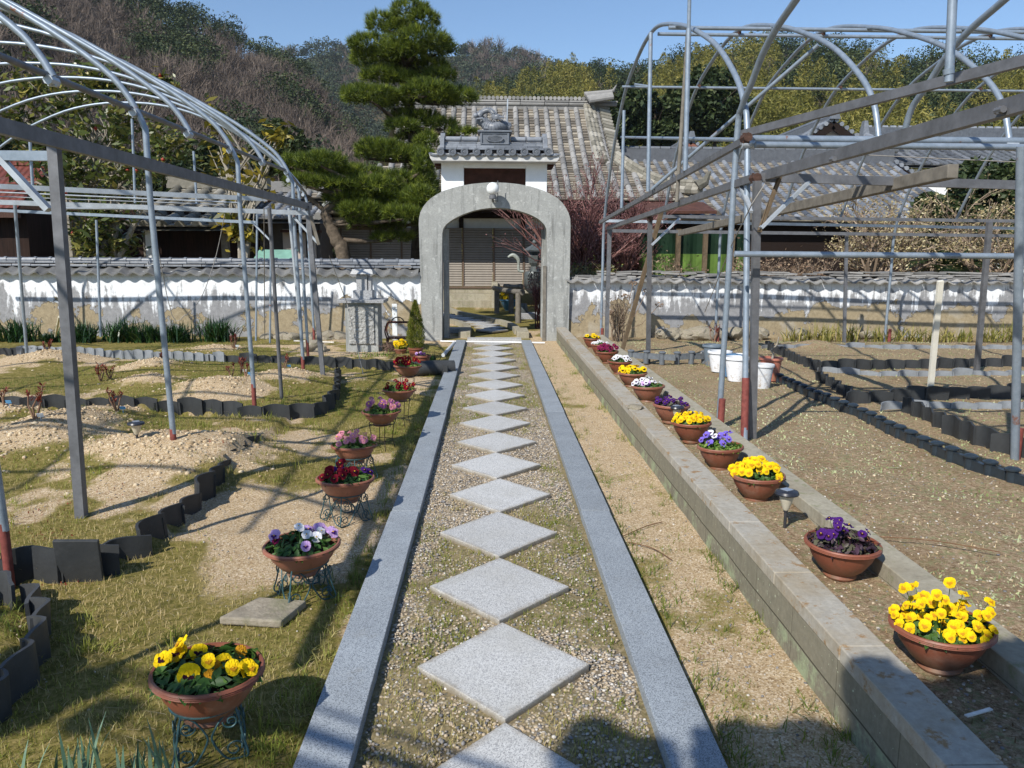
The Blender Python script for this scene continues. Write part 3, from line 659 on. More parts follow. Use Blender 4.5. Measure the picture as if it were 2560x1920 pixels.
for sgn in (-1, 1):
    ye = 13.95 if sgn < 0 else 15.33
    N = 60
    vs = []
    for i in range(N+1):
        t = i/N; xx = -1.035+2.235*t; c_ = abs(math.sin(pi*(xx+.80)/.247))*-.03
        vs += [(xx, ye, 3.215+c_), (xx, mid, 3.30+c_), (xx, ye, 3.19+c_)]
    fs = []
    for i in range(N):
        a0 = i*3; f1 = (a0, a0+3, a0+4, a0+1); f2 = (a0+2, a0+5, a0+3, a0)
        fs += [f1, f2] if sgn < 0 else [f1[::-1], f2[::-1]]
    b.add(vs, fs, 0, .55)
for i in range(10):
    xx = at(1101+i*30.0, 379, 13.95)[0]
    for ye in (13.95, 15.33):
        for k in range(3):
            f0 = k/3; f1 = (k+1)/3-.01
            b.tube([(xx, ye+(mid-ye)*f0, 3.235+.09*f0), (xx, ye+(mid-ye)*f1, 3.235+.09*f1)], .047, 10, col=random.uniform(.3, .7))
shift(b.build('roof_tiles', M_['tile_new'], gate, auto=40), gate)
for i in range(10):
    xx = at(1101+i*30.0, 379, 13.92)[0]; zz = at(1101+i*30.0, 379.5, 13.92)[2]
    b = MB(); P_ = [(.001, -.004), (.036, -.004), (.040, -.014), (.064, -.014), (.064, .03), (.02, .03)]
    vs = []; nn = 18
    for (r_, d_) in P_:
        for j in range(nn): vs.append((xx+r_*math.cos(2*pi*j/nn), 13.93+d_, zz+r_*math.sin(2*pi*j/nn)))
    fs = [(k*nn+j, (k+1)*nn+j, (k+1)*nn+(j+1) % nn, k*nn+(j+1) % nn) for k in range(5) for j in range(nn)]
    b.add(vs, fs, 0, .3)
    for k in range(3):      # comma swirl
        pts = []
        for j in range(7):
            a_ = 2*pi*k/3+j*.32; r_ = .008+.0035*j; pts.append((xx+r_*math.cos(a_), 13.922, zz+r_*math.sin(a_)))
        b.tube(pts, [.007, .0065, .006, .005, .004, .003, .0015], 6, col=.8)
    shift(b.build('end_tile', M_['tile_new'], gate, auto=40), gate)
b = MB()
for k in range(4):
    x = -.80
    z = 3.325+.038*k
    while x < .955:
        l = min(random.uniform(.2, .34), .955-x+.001); b.box((x+l/2, mid, z), (l-.004, .62-.09*k, .033), col=random.uniform(.35, .9)); x += l
for (xa, xb) in ((-.79, -.50), (-.495, -.20), (-.195, .1), (.1, .36), (.365, .65), (.655, .93)): b.tube([(xa, mid, 3.525), (xb-.02, mid, 3.525)], .045, 10, col=random.uniform(.5, .9)); b.tube([(xb-.03, mid, 3.53), (xb, mid, 3.53)], .056, 10, col=.4)
for s in (-1, 1):
    xx = -.83 if s < 0 else .965
    b.box((xx, mid, 3.42), (.07, .66, .24), col=.6, top=(1, .8)); b.tube([(xx-.04, mid, 3.57), (xx+.04, mid, 3.57)], .06, 12, col=.7); b.tube([(xx-.04, mid-.3, 3.34), (xx+.04, mid-.3, 3.34)], .05, 12, col=.7); b.tube([(xx-.04, mid-.22, 3.45), (xx+.04, mid-.22, 3.45)], .045, 12, col=.7)
shift(b.build('ridge', M_['tile_new'], gate, bevel=.004), gate)
# ridge box with grille and dragon
bx = MB(); c0 = (at(1199, 340, 14.35)[0]+at(1275, 340, 14.35)[0])/2; zb0, zb1 = 3.40, 3.62
bx.box((c0, 14.64, (zb0+zb1)/2), (.50, .42, zb1-zb0), top=(1.06, 1.06)); bx.box((c0, 14.64, zb1+.012), (.60, .52, .03)); bx.box((c0, 14.64, zb0-.02), (.54, .46, .03))
for s in (-1, 1): bx.box((c0+s*.235, 14.415, 3.51), (.03, .03, .2))
bx.box((c0, 14.418, 3.60), (.5, .03, .025)); bx.box((c0, 14.418, 3.42), (.46, .03, .02))
rbx = shift(bx.build('ridge_box', M_['tile_new'], gate, bevel=.004), gate)
b = MB(); vs = []
nn = 28
for k_, (sc, dy) in enumerate(((1.0, 0), (1.0, -.02), (.86, -.02), (.86, -.003))):
    for j in range(nn):
        a_ = 2*pi*j/nn; r_ = 1+.04*math.cos(8*a_); vs.append((c0+.15*sc*r_*math.cos(a_), 14.405+dy, 3.51+.062*sc*r_*math.sin(a_)))
fs = [(k*nn+j, (k+1)*nn+j, (k+1)*nn+(j+1) % nn, k*nn+(j+1) % nn) for k in range(3) for j in range(nn)]
b.add(vs, fs, 0, .5)
for j in range(13):
    xx = -.12+.02*j; hh = .05*math.sqrt(max(0, 1-(xx/.135)**2)); b.box((c0+xx, 14.395, 3.51), (.008, .012, 2*hh+.002), col=.6)
b.build('oval_grille', M_['tile_new'], rbx)
dr = MB()
def dz(X, Y_, dy=0.): p = at(1020+X/5.027, 220+Y_/5.027, 14.55+dy); return tuple(p)
body = [dz(1290, 500), dz(1230, 475), dz(1150, 480, -.06), dz(1080, 500, -.08), dz(1010, 480, -.03), dz(960, 440, .03), dz(900, 400, .03), dz(905, 340), dz(950, 300), dz(1010, 280, -.02), dz(1060, 300, -.06), dz(1090, 345, -.08)]
bp = smoothline(body, 6); R_ = [.03+.075*math.sin(pi*min(1, (i+6)/(len(bp)*.8)))*.9+(.012 if i > len(bp)*.6 else 0) for i in range(len(bp))]
dr.tube(bp, R_, 12, col=.6)
for i in range(3, len(bp)-2, 2):      # dorsal fins
    p = bp[i]; n_ = (bp[i+1]-bp[i-1]).normalized(); u_ = Vector((0, 0, 1)); u_ = (u_-n_*u_.dot(n_)).normalized()
    if u_.z < .3: u_ = Vector((-1, 0, .3)).normalized()
    q = p+u_*(R_[i]+.03); dr.add([p+n_*.02+u_*R_[i]*.8, p-n_*.02+u_*R_[i]*.8, q, p+Vector((0, .012, 0))+u_*R_[i]*.8], [(0, 1, 2), (1, 3, 2), (3, 0, 2)], 0, .8)
for k in range(1, len(bp)-1, 1):      # scale rings
    if k % 2: dr.tube([bp[k]-(bp[k+1]-bp[k-1])*.06, bp[k]+(bp[k+1]-bp[k-1])*.06], R_[k]*1.07, 10, col=.35)
hd = Vector(dz(1120, 365, -.12))
dr.lathe([(.001, -.05), (.04, -.04), (.055, 0), (.045, .035), (.001, .055)], 12, hd, col=.6, sx=1.3)
dr.box(hd+Vector((.075, -.02, .0)), (.10, .07, .035), col=.6, top=(.7, .7)); dr.box(hd+Vector((.07, -.02, -.045)), (.09, .06, .018), col=.5, rot=Matrix.Rotation(.25, 3, 'Y'))
for s in (-1, 1):
    dr.tube([hd+Vector((-.02, s*.03, .04)), hd+Vector((-.08, s*.05, .10)), hd+Vector((-.17, s*.06, .13))], [.012, .009, .003], 6, col=.7)
    dr.tube([hd+Vector((.1, s*.04, .01)), hd+Vector((.13, s*.07, .06)), hd+Vector((.09, s*.1, .1))], [.005, .004, .002], 5, col=.7)
    dr.lathe([(.001, -.014), (.013, 0), (.001, .014)], 8, hd+Vector((.035, s*.045, .03)), col=.9)
for k in range(9): a_ = 1.9+k*.28; dr.tube([hd+Vector((-.03, 0, 0)), hd+Vector((-.03+.12*math.cos(a_), .02*math.sin(k*3), .11*math.sin(a_)))], [.016, .002], 5, col=.7)
lg = [Vector(dz(930, 400, -.04)), Vector(dz(880, 370, -.08)), Vector(dz(895, 330, -.1))]
dr.tube([Vector(dz(980, 440, -.05)), Vector(dz(930, 380, -.1)), Vector(dz(890, 385, -.1)), Vector(dz(860, 390, -.1))], [.028, .024, .016, .02], 8, col=.7)
dr.lathe([(.001, -.045), (.032, -.03), (.045, 0), (.032, .03), (.001, .045)], 12, Vector(dz(850, 345, -.08)), col=.8)
dr.tube([Vector(dz(1000, 470, -.05)), Vector(dz(960, 505, -.12)), Vector(dz(1040, 515, -.13)), Vector(dz(1050, 485, -.14))], [.03, .022, .016, .008], 8, col=.8)
for k in range(3): dr.tube([Vector(dz(865, 395, -.1)), Vector(dz(840+k*12, 420-k*4, -.1))], [.009, .002], 5, col=.7)
shift(dr.build('dragon_ornament', M_['tile_new'], gate, auto=50), gate)
b = MB(); b.bar(dz(1240, 500, .1), dz(1253, 135, .1), .022); shift(b.build('ornament_stay', M_['steel_light'], gate), gate)
# globe lamp on the arch
gl = MB(); c1 = at(1232, 472, 13.86)
gm = Mat('white_glass_globe', .25, .5); gm.color((.78, .80, .80)); 
gl.lathe([(.001, -.108)]+[(.108*math.sin(a_), -.108*math.cos(a_)) for a_ in [pi*k/12 for k in range(1, 12)]]+[(.001, .108)], 24, c1)
lo = empty('globe_lamp', c1); lo.parent = gate; lo.location = Vector([float(k) for k in c1])-gate.location
o = gl.build('globe', gm.m, lo, smooth=True); o.location = -Vector([float(k) for k in c1])
b = MB(); b.lathe([(.05, -.17), (.062, -.165), (.062, -.115), (.045, -.10)], 16, c1); b.tube([c1+np.array([0, .03, -.15]), c1+np.array([0, .12, -.19]), c1+np.array([0, .25, -.19])], .018, 8); b.tube([c1+np.array([.085, .05, -.22]), c1+np.array([.085, .05, .14])], .008, 6)
b.tube([c1+np.array([.085, .05, -.2]), c1+np.array([0.0, .12, -.19])], .008, 6)
o = b.build('lamp_bracket', M_['steel'], lo, auto=40); o.location = -Vector([float(k) for k in c1])
# threshold, white pipe and drain stub
b = MB(); b.box((.08, 14.05, .025), (.95, .30, .05)); tag(b.build('threshold_stone', M_['granite_pale'], bevel=.004), 'pale stone threshold slab under the gate arch', 'step')
b = MB(); p0 = gp(1101, 853, .03); p1 = gp(1362, 857, .03); b.tube([p0, p1], .014, 8); tag(b.build('plastic_pipe', simple('white_pvc', (.75, .76, .76), .4, .4, nz=.08), auto=40), 'thin white pipe lying across the path before the gate', 'pipe')
b = MB(); b.tube([gp(1108, 888, .04), gp(1136, 857, .05)], .028, 10); tag(b.build('plastic_pipe', simple('grey_pvc', (.55, .58, .6), .4, .4, nz=.1), auto=40), 'short thick grey pipe stub by the left kerb near the gate', 'pipe')
# ============================================================ INNER COURT
b = MB()
for s, pts in ((0, [(-.48, 14.55), (-.45, 15.3)]), (1, [(.62, 14.55), (.60, 15.3)])):
    b = MB(); b.box(((pts[0][0]+pts[1][0])/2, 14.95, .05), (.22, .85, .13)); tag(b.build('kerb_block', M_['conc_old'], bevel=.01), 'squared concrete kerb block just inside the gate, %s side' % ('left', 'right')[s], 'kerb')
def court(x, y): return (x, y, .02)
PA = [(.06, 15.2), (-.05, 16.6), (-.55, 18.2), (-1.15, 19.6), (-1.6, 21.3), (-1.9, 22.8)]
pl = smoothline(PA, 8)
for s in (-1, 1):
    b = MB()
    for i in range(len(pl)-1):
        d = (pl[i+1]-pl[i]); n_ = Vector((d.y, -d.x, 0)).normalized()*(.48*s); a0 = pl[i]+n_; a1 = pl[i+1]+n_; b.bar((a0.x, a0.y, .045), (a1.x, a1.y, .045), .13, .1)
    tag(b.build('curved_kerb', M_['conc_old']), 'curving pale kerb on the %s side of the inner path behind the gate' % ('left' if s < 0 else 'right'), 'kerb')
L = 0; k = 0; s1 = None
for i in range(12):
    t = .4+i*.62; j = int(t/ (7.9)*(len(pl)-1)); j = min(j, len(pl)-2); p = pl[j]; d = (pl[j+1]-pl[j])
    o = copy_tree(s0); o.location = (p.x, 15.3+t*.92, .012); o.rotation_euler = (0, 0, -math.atan2(d.x, d.y)*.3)
    o['label'] = 'pale diamond slab of the inner path beyond the arch, %s from the gate' % (['nearest', 'second', 'third', 'fourth', 'fifth', 'sixth', 'seventh', 'eighth', 'ninth', 'tenth', 'eleventh', 'farthest'][i]); o['category'] = 'paving stone'; o['group'] = 'diamond slabs of the inner path'
    xs = [q.x for q in pl]; ys_ = [q.y for q in pl]; o.location.x = float(np.interp(o.location.y, ys_, xs))
b = MB(); b.box((-.75, 15.5, .05), (.5, .25, .1)); tag(b.build('stone_block', M_['granite_mon'], bevel=.01), 'flat grey stone block lying left inside the gate', 'stone')
b = MB(); b.box((-.95, 15.0, .2), (.3, .5, .3)); tag(b.build('stone_trough', M_['conc_old'], bevel=.02), 'dark stone block behind the left leg of the gate', 'stone')
# ------------------------------------------------------------ roofs
def tiled_roof(name, x0, x1, yE, zE, yR, zR, parent, mat_t, mat_f, pitch=.27, r=.075, hipR=None, hipL=None, topR=None, row=.2, seglen=.3, sag=.12, sd_=1):
    Q = random.Random(sd_); b = MB(); f = MB(); Lh = math.hypot(yR-yE, zR-zE); dyn = (yR-yE)/Lh; dzn = (zR-zE)/Lh
    def pt(x, t, off=0.):
        zz = zE+(zR-zE)*t-sag*math.sin(pi*t)+off*dyn; return (x, yE+(yR-yE)*t-off*dzn, zz)
    nc = int((x1-x0)/pitch)
    for i in range(nc+1):
        x = x0+i*pitch; tm = 1.
        if hipR and x > hipR: tm = max(.04, .42*(x1-x)/(x1-hipR))
        elif topR and x > topR: tm = 1-.58*(x-topR)/(hipR-topR)
        if hipL and x < hipL: tm = max(.04, .42*(x-x0)/(hipL-x0))
        ns = max(1, int(Lh*tm/seglen)); jx = Q.uniform(-.008, .008)
        for k in range(ns):
            t0 = tm*k/ns; t1 = tm*(k+1)/ns
            A = Vector(pt(x+jx, t0, .02)); B_ = Vector(pt(x+jx+Q.uniform(-.006, .006), t1, .012)); vs = []; N = 6
            for (P_, rr_) in ((A, r*1.06), (B_, r*.94)):
                for j in range(N+1): a_ = pi*j/N; vs.append((P_.x+rr_*math.cos(a_), P_.y-rr_*math.sin(a_)*dzn, P_.z+rr_*math.sin(a_)*dyn))
            fs = [(j, j+1, N+2+j, N+1+j) for j in range(N)]+[tuple(range(N, -1, -1))]
            b.add(vs, [q[::-1] for q in fs], 0, Q.uniform(0, 1))
        ns = max(1, int(Lh*tm/row))
        if i < nc:
            for k in range(ns):
                t0 = tm*k/ns; t1 = tm*(k+1)/ns
                A = pt(x, t0, .035+Q.uniform(-.008, .008)); B_ = pt(x+pitch, t0, .035+Q.uniform(-.008, .008)); C_ = pt(x+pitch, t1, 0); D_ = pt(x, t1, 0)
                E_ = pt(x, t0, -.0); F_ = pt(x+pitch, t0, -.0)
                f.add([A, B_, C_, D_, E_, F_], [(0, 1, 2, 3), (4, 5, 1, 0)], 0, Q.uniform(0, 1))
    bp2 = [pt(x0-.05, 0, -.10), pt(x1+.05, 0, -.10)]+([pt(hipR, .42, -.10), pt(topR or hipR, 1, -.10)] if hipR else [pt(x1, 1, -.10)])+([pt(hipL, 1, -.10), pt(hipL, .42, -.1)] if hipL else [pt(x0, 1, -.10)])
    f.add(bp2, [tuple(range(len(bp2)))], 0, .2)
    o = shift(b.build('round_tiles', mat_t, parent, auto=50), parent); o2 = shift(f.build('flat_tiles', mat_f, parent), parent)
    return pt
TN, TO, TB = M_['tile_new'], M_['tile_old'], M_['tile_bed']
# main hall
hall = empty('temple_hall', (0, 24, 0)); tag(hall, 'large hall with weathered round-tile roof and slatted shutters behind the gate', 'building')
YE, ZE, YR_ = 21.9, 2.95, 27.4; XHL = -3.0; ZR_ = float(at(1300, 270, YR_)[2]); xr_ = float(at(1500, 270, YR_)[0]); xc = float(at(1755, 462, 21.9)[0])
pt = tiled_roof('roof', -5.2, xc, YE, ZE, YR_, ZR_, hall, TO, TB, hipR=3.68, topR=3.55, hipL=-3.0, pitch=.335, r=.085, row=.17, seglen=.42, sd_=3, sag=.22)
b = MB(); Q = random.Random(2)
x = XHL
while x < xr_:            # ridge with rounded ends and stacked bands
    b.tube([(x, YR_-.12, ZR_+.30), (x, YR_+.25, ZR_+.30)], .062, 8, col=Q.uniform(.2, 1)); x += .135
x = XHL
while x < xr_: l = .8; b.box((x+l/2, YR_, ZR_+.2), (l-.02, .34, .05), col=Q.uniform(0, 1)); b.tube([(x, YR_-.1, ZR_+.12), (x+l-.02, YR_-.1, ZR_+.12)], .06, 8, col=Q.uniform(.3, 1)); x += l
b.box(((xr_+XHL)/2, YR_+.05, ZR_+.05), (xr_-XHL, .3, .3), col=.3)
for k in range(5): b.tube([(xr_-.55+.03*k, YR_-.2-.1*k, ZR_+.42-.07*k), (xr_+.35, YR_-.2-.1*k, ZR_+.5-.06*k)], .075, 8, col=Q.uniform(.2, .8))
b.tube([(xr_+.1, YR_, ZR_+.45), (xr_+.42, YR_-.1, ZR_+.56), (xr_+.52, YR_-.1, ZR_+.75)], [.09, .06, .01], 8, col=.4)
shift(b.build('roof_ridge', TO, hall, auto=40), hall)
b = MB(); N = 12       # verge rows, descending to the hip
for row_ in range(3):
    for k in range(N):
        t0 = 1-.58*k/N; t1 = 1-.58*(k+1)/N; xx = xr_+.12*row_-.5+(3.68-xr_)*(k/N)
        b.tube([pt(xx, t0, .13-.02*row_), pt(xx+.02, t1+.004, .13-.02*row_)], .08, 8, col=Q.uniform(.2, 1))
for k in range(17):
    t0 = 1-.56*k/17; xx = xr_+.0+(3.68-xr_)*(k/17); p = Vector(pt(xx, t0, .06)); b.tube([p-Vector((.05, 0, 0)), p+Vector((.30, .02, -.08))], .075, 8, col=Q.uniform(.3, 1))
shift(b.build('verge_tiles', M_['tile_brown'], hall, auto=40), hall)
b = MB()      # corner ridge running down to the right with an end tile
A = Vector(pt(3.75, .43, .12)); B_ = Vector((xc-.05, YE-.05, ZE+.28))
for k in range(14):
    p = A.lerp(B_, k/14); q = A.lerp(B_, (k+.97)/14); sg = -.25*math.sin(pi*k/14); sg2 = -.25*math.sin(pi*(k+1)/14)
    for (dz_, rr_) in ((.0, .13), (.10, .10), (.2, .075)): b.tube([p+Vector((0, 0, dz_+sg)), q+Vector((0, 0, dz_+sg2))], rr_, 8, col=Q.uniform(.1, .9))
b.tube([B_+Vector((-.1, 0, .1)), B_+Vector((.12, 0, .22)), B_+Vector((.2, 0, .42)), B_+Vector((.25, 0, .5))], [.16, .12, .06, .02], 8, col=.1)
shift(b.build('corner_ridge', M_['tile_brown'], hall, auto=40), hall)
b = MB(); b.add([(3.8, 24.4, ZE+1.0), (xc-.1, YE+.2, ZE-.15), (xc-.1, 30, ZE-.1), (3.8, 28, ZE+1.0)], [(0, 1, 2, 3)], 0, .4)
b.add([(XHL, YR_, ZR_), (xr_, YR_, ZR_), (xr_, 33, ZE), (-5.2, 33, ZE)], [(0, 1, 2, 3)], 0, .4)
shift(b.build('rear_roof', TO, hall), hall)
b = MB(); b.box(((xc-5)/2, YE+.75, ZE-.22), (xc+4.8, 1.3, .1)); 
for k in range(30): b.box((-5.0+k*.36, YE+.75, ZE-.12), (.09, 1.4, .09))
b.box((-.2, 23.3, 2.62), (9.6, .16, .22)); shift(b.build('eave_timber', M_['dark'], hall), hall)
zs0 = float(at(1200, 716, 23.4)[2]); zs1 = float(at(1200, 570, 23.4)[2])
b = MB(); b.box((-1.15, 23.62, (zs1+3.2)/2), (7.3, .2, 3.2-zs1)); shift(b.build('white_wall', M_['white'], hall), hall)
b = MB()
b.box((3.9, 23.7, 1.6), (2.8, .2, 3.1))
shift(b.build('side_wall', M_['darkbrown'], hall), hall)
for u in (1153, 1308, 880, 1060): b = MB(); xx = float(at(u, 560, 23.4)[0]); b.box((xx, 23.5, (zs1+3)/2), (.13, .14, 3-zs1)); shift(b.build('wall_post', M_['dark'], hall), hall)
shm = simple('taupe_slats', (.27, .24, .205), .55, .35, nz=.1, sc=5); b_rail = simple('brown_rail', (.13, .09, .065), .6, .3)
rails = [float(at(u, 640, 23.4)[0]) for u in (853, 927, 1004, 1080, 1157, 1234, 1309, 1384, 1430)]
for i in range(len(rails)-1):
    s_root = empty('shutter', ((rails[i]+rails[i+1])/2, 23.4, 0)); s_root.parent = hall; s_root.location = Vector(((rails[i]+rails[i+1])/2, 23.4, 0))-hall.location
    b = MB(); W = rails[i+1]-rails[i]-.06; n_ = 24
    for k in range(n_):
        z = zs0+(zs1-zs0)*(k+.5)/n_; hh = (zs1-zs0)/n_
        b.box((0, 0, z), (W, .03, hh*.78), rot=Matrix.Rotation(-.25, 3, 'X'))
    b.build('slats', shm, s_root); b = MB(); b.box((-W/2-.02, -.01, (zs0+zs1)/2), (.05, .06, zs1-zs0)); b.box((0, .05, (zs0+zs1)/2), (W, .02, zs1-zs0)); b.box((0, 0, zs0-.03), (W+.06, .08, .05)); b.build('frame', b_rail, s_root)
b = MB(); zt = [float(at(1150, v, 23.35)[2]) for v in (720, 733, 747, 763)]
b.box((-.8, 23.7, (zt[0]+zt[1])/2), (8.2, .6, zt[0]-zt[1])); shift(b.build('plinth', M_['conc_old'], hall, bevel=.01), hall)
xs0 = float(at(1230, 740, 23.2)[0])
for nm, a_, b2, dd in (('upper', 1, 2, .35), ('lower', 2, 3, .6)):
    b = MB(); b.box(((xs0-6)/2, 23.35-dd/2, (zt[a_]-.05)/2), (xs0+6, dd+.2, zt[a_]+.05)); shift(b.build('step', M_['conc_old'], hall, bevel=.012), hall)
b = MB(); b.box((xs0+.08, 22.9, .35), (.18, .9, .72)); shift(b.build('step_end', M_['conc_old'], hall, bevel=.02), hall)
# low right annexe
ax = empty('annexe', (8, 25, 0)); tag(ax, 'long low annexe with grey round-tile roof, right of the hall', 'building')
zR2 = float(at(1800, 405, 28)[2]); x2 = float(at(2110, 405, 28)[0])
pt2 = tiled_roof('roof', 4.6, 14.0, 22.4, 2.45, 28, zR2, ax, TN, TB, pitch=.34, r=.08, row=.2, seglen=.45, sd_=5, sag=.1)
b = MB(); b.box((9, 28.1, zR2+.2), (9.8, .35, .42), col=.2); x = 4.4
while x < 13.9: b.tube([(x, 28.1, zR2+.44), (x+.33, 28.1, zR2+.44)], .075, 8, col=random.uniform(.2, .7)); x += .36
shift(b.build('roof_ridge', tilemat('dark_smoked_tile', (.08, .085, .095), (.13, .14, .155), (.2, .215, .235), .5), ax, auto=40), ax)
b = MB(); b.box((9.4, 24.4, 1.2), (9.2, 3, 2.5)); shift(b.build('wall', M_['dark'], ax), ax)
b = MB(); x = 4.8
b.add([(4.4, 28.3, zR2), (14.2, 28.3, zR2), (14.2, 33, 2.4), (4.4, 33, 2.4)], [(0, 1, 2, 3)]); shift(b.build('rear_roof', TN, ax), ax)
# brown eave roof under the hall corner
b = MB(); p0 = at(1600, 515, 20.6); p1 = at(1790, 530, 20.6)
b.box(((p0[0]+p1[0])/2, 21.2, p0[2]), (p1[0]-p0[0], 1.4, .07), rot=Matrix.Rotation(.22, 3, 'X')); tag(b.build('lean_to_roof', simple('rusty_brown_sheet', (.09, .04, .028), .7, .3, nz=.4, sc=6)), 'rusty brown sheet roof beneath the right corner of the hall', 'roof')
# gabled house
def gable_house(name, label, apex, zb, hw, sl, y0, y1, barge, roofmat, wallmat, over=.35, bandc=None):
    h = empty(name, (apex[0], y0, 0)); tag(h, label, 'house'); ax_, az = apex
    b = MB(); b.prismy([(ax_-hw, zb), (ax_+hw, zb), (ax_+hw, az-hw*sl-.1), (ax_, az-.12), (ax_-hw, az-hw*sl-.1)], y0, y1); shift(b.build('wall', wallmat, h), h)
    for s in (-1, 1):
        b = MB(); hw2 = hw+.6
        nseg = 6; P_ = []
        for k in range(nseg+1):
            t = k/nseg; P_.append((ax_+s*hw2*t, az-hw2*sl*t+.25*t*(t-1)*hw2*sl*.6))
        poly = P_+[(p[0], p[1]-.14) for p in P_[::-1]]
        if s < 0: poly = poly[::-1]
        b.prismy(poly, y0-over, y1+over); 
        shift(b.build('roof', roofmat, h), h)
        b = MB()
        for k in range(nseg): b.bar((P_[k][0], y0-over-.03, P_[k][1]-.2), (P_[k+1][0], y0-over-.03, P_[k+1][1]-.2), .07, .3)
        shift(b.build('bargeboard', barge, h), h)
        b = MB()
        for k in range(nseg*3):
            t = (k+.5)/(nseg*3); zz = az-hw2*sl*t+.25*t*(t-1)*hw2*sl*.6+.06; b.tube([(ax_+s*hw2*t, y0-over-.1, zz), (ax_+s*hw2*t, y0-over+.5, zz)], .085, 8, col=random.uniform(.4, 1))
        for yy in (.3, .62, .9): b.tube([(P_[0][0], y0-over+yy, P_[0][1]+.05)]+[(p[0], y0-over+yy, p[1]+.05) for p in P_[1:]], .08, 6, col=.6)
        shift(b.build('verge_tiles', TN, h, auto=40), h)
    b = MB(); b.tube([(ax_, y0-over-.1, az+.16), (ax_, y1+over, az+.16)], .13, 8); b.box((ax_, y0-over-.12, az+.22), (.4, .15, .4), top=(.4, 1)); b.box((ax_, (y0+y1)/2, az+.0), (.3, y1-y0+2*over, .25)); shift(b.build('ridge', TN, h), h)
    return h
dk = tilemat('dark_roof_tile', (.06, .065, .075), (.11, .12, .13), (.17, .18, .2), .5)
Am = at(2074, 304, 32); gable_house('gabled_house', 'white gabled house with dark tiled roof behind the annexe, ridge facing the camera', (float(Am[0]), float(Am[2])), 0, 3.1, .60, 32, 40, M_['dark'], dk, M_['white'])
b = MB(); w1 = at(2060, 372, 31.8); b.prismy([(float(w1[0])-.8, float(w1[2])-.35), (float(w1[0])+.8, float(w1[2])-.35), (float(w1[0]), float(w1[2])+.1)], 31.6, 31.9)
tag(b.build('porch_gable', M_['darkbrown']), 'small dark gable peak on the white house front', 'gable')
Am = at(1722, 356, 37); gable_house('gabled_house', 'dark grey roofed house with reddish bargeboards behind the left end of the annexe', (float(Am[0]), float(Am[2])), 0, 2.9, .52, 37, 46, simple('red_brown_board', (.22, .10, .07), .7, .2), dk, M_['white'])
h4 = empty('tiled_house', (15, 34, 0)); tag(h4, 'house with long dark ridge and grey tiled roof, farthest right', 'house')
r0 = at(2185, 345, 36); r1 = at(2545, 350, 36); e0 = at(2185, 412, 32)
tiled_roof('roof', float(r0[0])-.6, float(r1[0])+.8, 32, float(e0[2]), 36, float(r0[2]), h4, dk, dk, pitch=.36, r=.07, row=.3, seglen=.8, sd_=8)
b = MB(); b.box(((r0[0]+r1[0])/2, 36, r0[2]+.22), (r1[0]-r0[0]+1, .35, .42), col=.2); x = r0[0]-.4
while x < r1[0]+.5: b.tube([(x, 36, r0[2]+.46), (x+.25, 36, r0[2]+.46)], .08, 8, col=.9); x += .36
b.box((r0[0]-.5, 35.9, r0[2]+.35), (.3, .5, .7), top=(.5, .5), col=.6)
for k in range(8): b.tube([(r0[0]-.5-.0*k, 36-.5*k, r0[2]+.15-.29*k*.5), (r0[0]-.5, 36-.5*(k+1)+.03, r0[2]+.15-.29*(k+1)*.5)], .12, 8, col=.8)
shift(b.build('ridge', TN, h4, auto=40), h4)
b = MB(); b.box(((r0[0]+r1[0])/2, 34.5, e0[2]/2-.1), (r1[0]-r0[0], 4, e0[2])); shift(b.build('wall', M_['white'], h4), h4)
# left buildings
hl = empty('tiled_outbuilding', (-9, 21, 0)); tag(hl, 'dark timber outbuilding with broken round-tile roof behind the left wall', 'building')
zA = float(at(430, 566, 19)[2]); zB = float(at(430, 470, 22.6)[2]); xa = float(at(318, 560, 19)[0]); xb = float(at(545, 560, 19)[0])
tiled_roof('roof', xa, xb+.3, 19, zA, 22.4, zB, hl, M_['tile_brown'], M_['tile_brown'], pitch=.40, r=.12, row=.3, seglen=.4, sd_=12, sag=.08)
b = MB(); b.box(((xa+xb)/2, 22.4, zB+.12), (xb-xa+.6, .4, .3), col=.4); b.add([(xa, 22.4, zB), (xb+.3, 22.4, zB), (xb+.3, 25, zA), (xa, 25, zA)], [(0, 1, 2, 3)]); shift(b.build('roof_ridge', M_['tile_brown'], hl), hl)
bm = Mat('dark_vertical_boards', .85, .15).world(); mm = bm.mapped((8, 8, .6)); bm.color(bm.ramp(bm.noise(3, 5, .7, co=mm), [(.3, (.012, .008, .007)), (.6, (.035, .02, .015)), (.8, (.07, .04, .03))]))
b = MB(); b.box(((xa-4.6+xb)/2, 20.9, 1.3), (xb-xa+5.2, 1.6, 2.6)); shift(b.build('board_wall', bm.m, hl), hl)
b = MB(); 
for u in (193, 365, 560): xx = float(at(u, 600, 19.6)[0]); b.box((xx, 19.7, 1.2), (.16, .16, 2.3))
shift(b.build('post', M_['wood'], hl), hl)
b = MB(); p = at(382, 590, 19.4); b.box((p[0]-.05, 19.4, 1.5), (.22, .1, 1.6)); shift(b.build('plaster_strip', M_['white'], hl), hl)
h2 = empty('tiled_house', (-6, 23, 0)); tag(h2, 'low house with grey tiled roof and pale panels between the pine and the outbuilding', 'house')
zA = float(at(700, 548, 20.6)[2]); zB = float(at(700, 482, 23.5)[2]); xa = float(at(560, 548, 20.6)[0]); xb = float(at(800, 540, 20.6)[0])
tiled_roof('roof', xa, xb, 20.6, zA, 23.4, zB, h2, TN, TO, pitch=.26, r=.07, row=.2, seglen=.4, sd_=15, sag=.04)
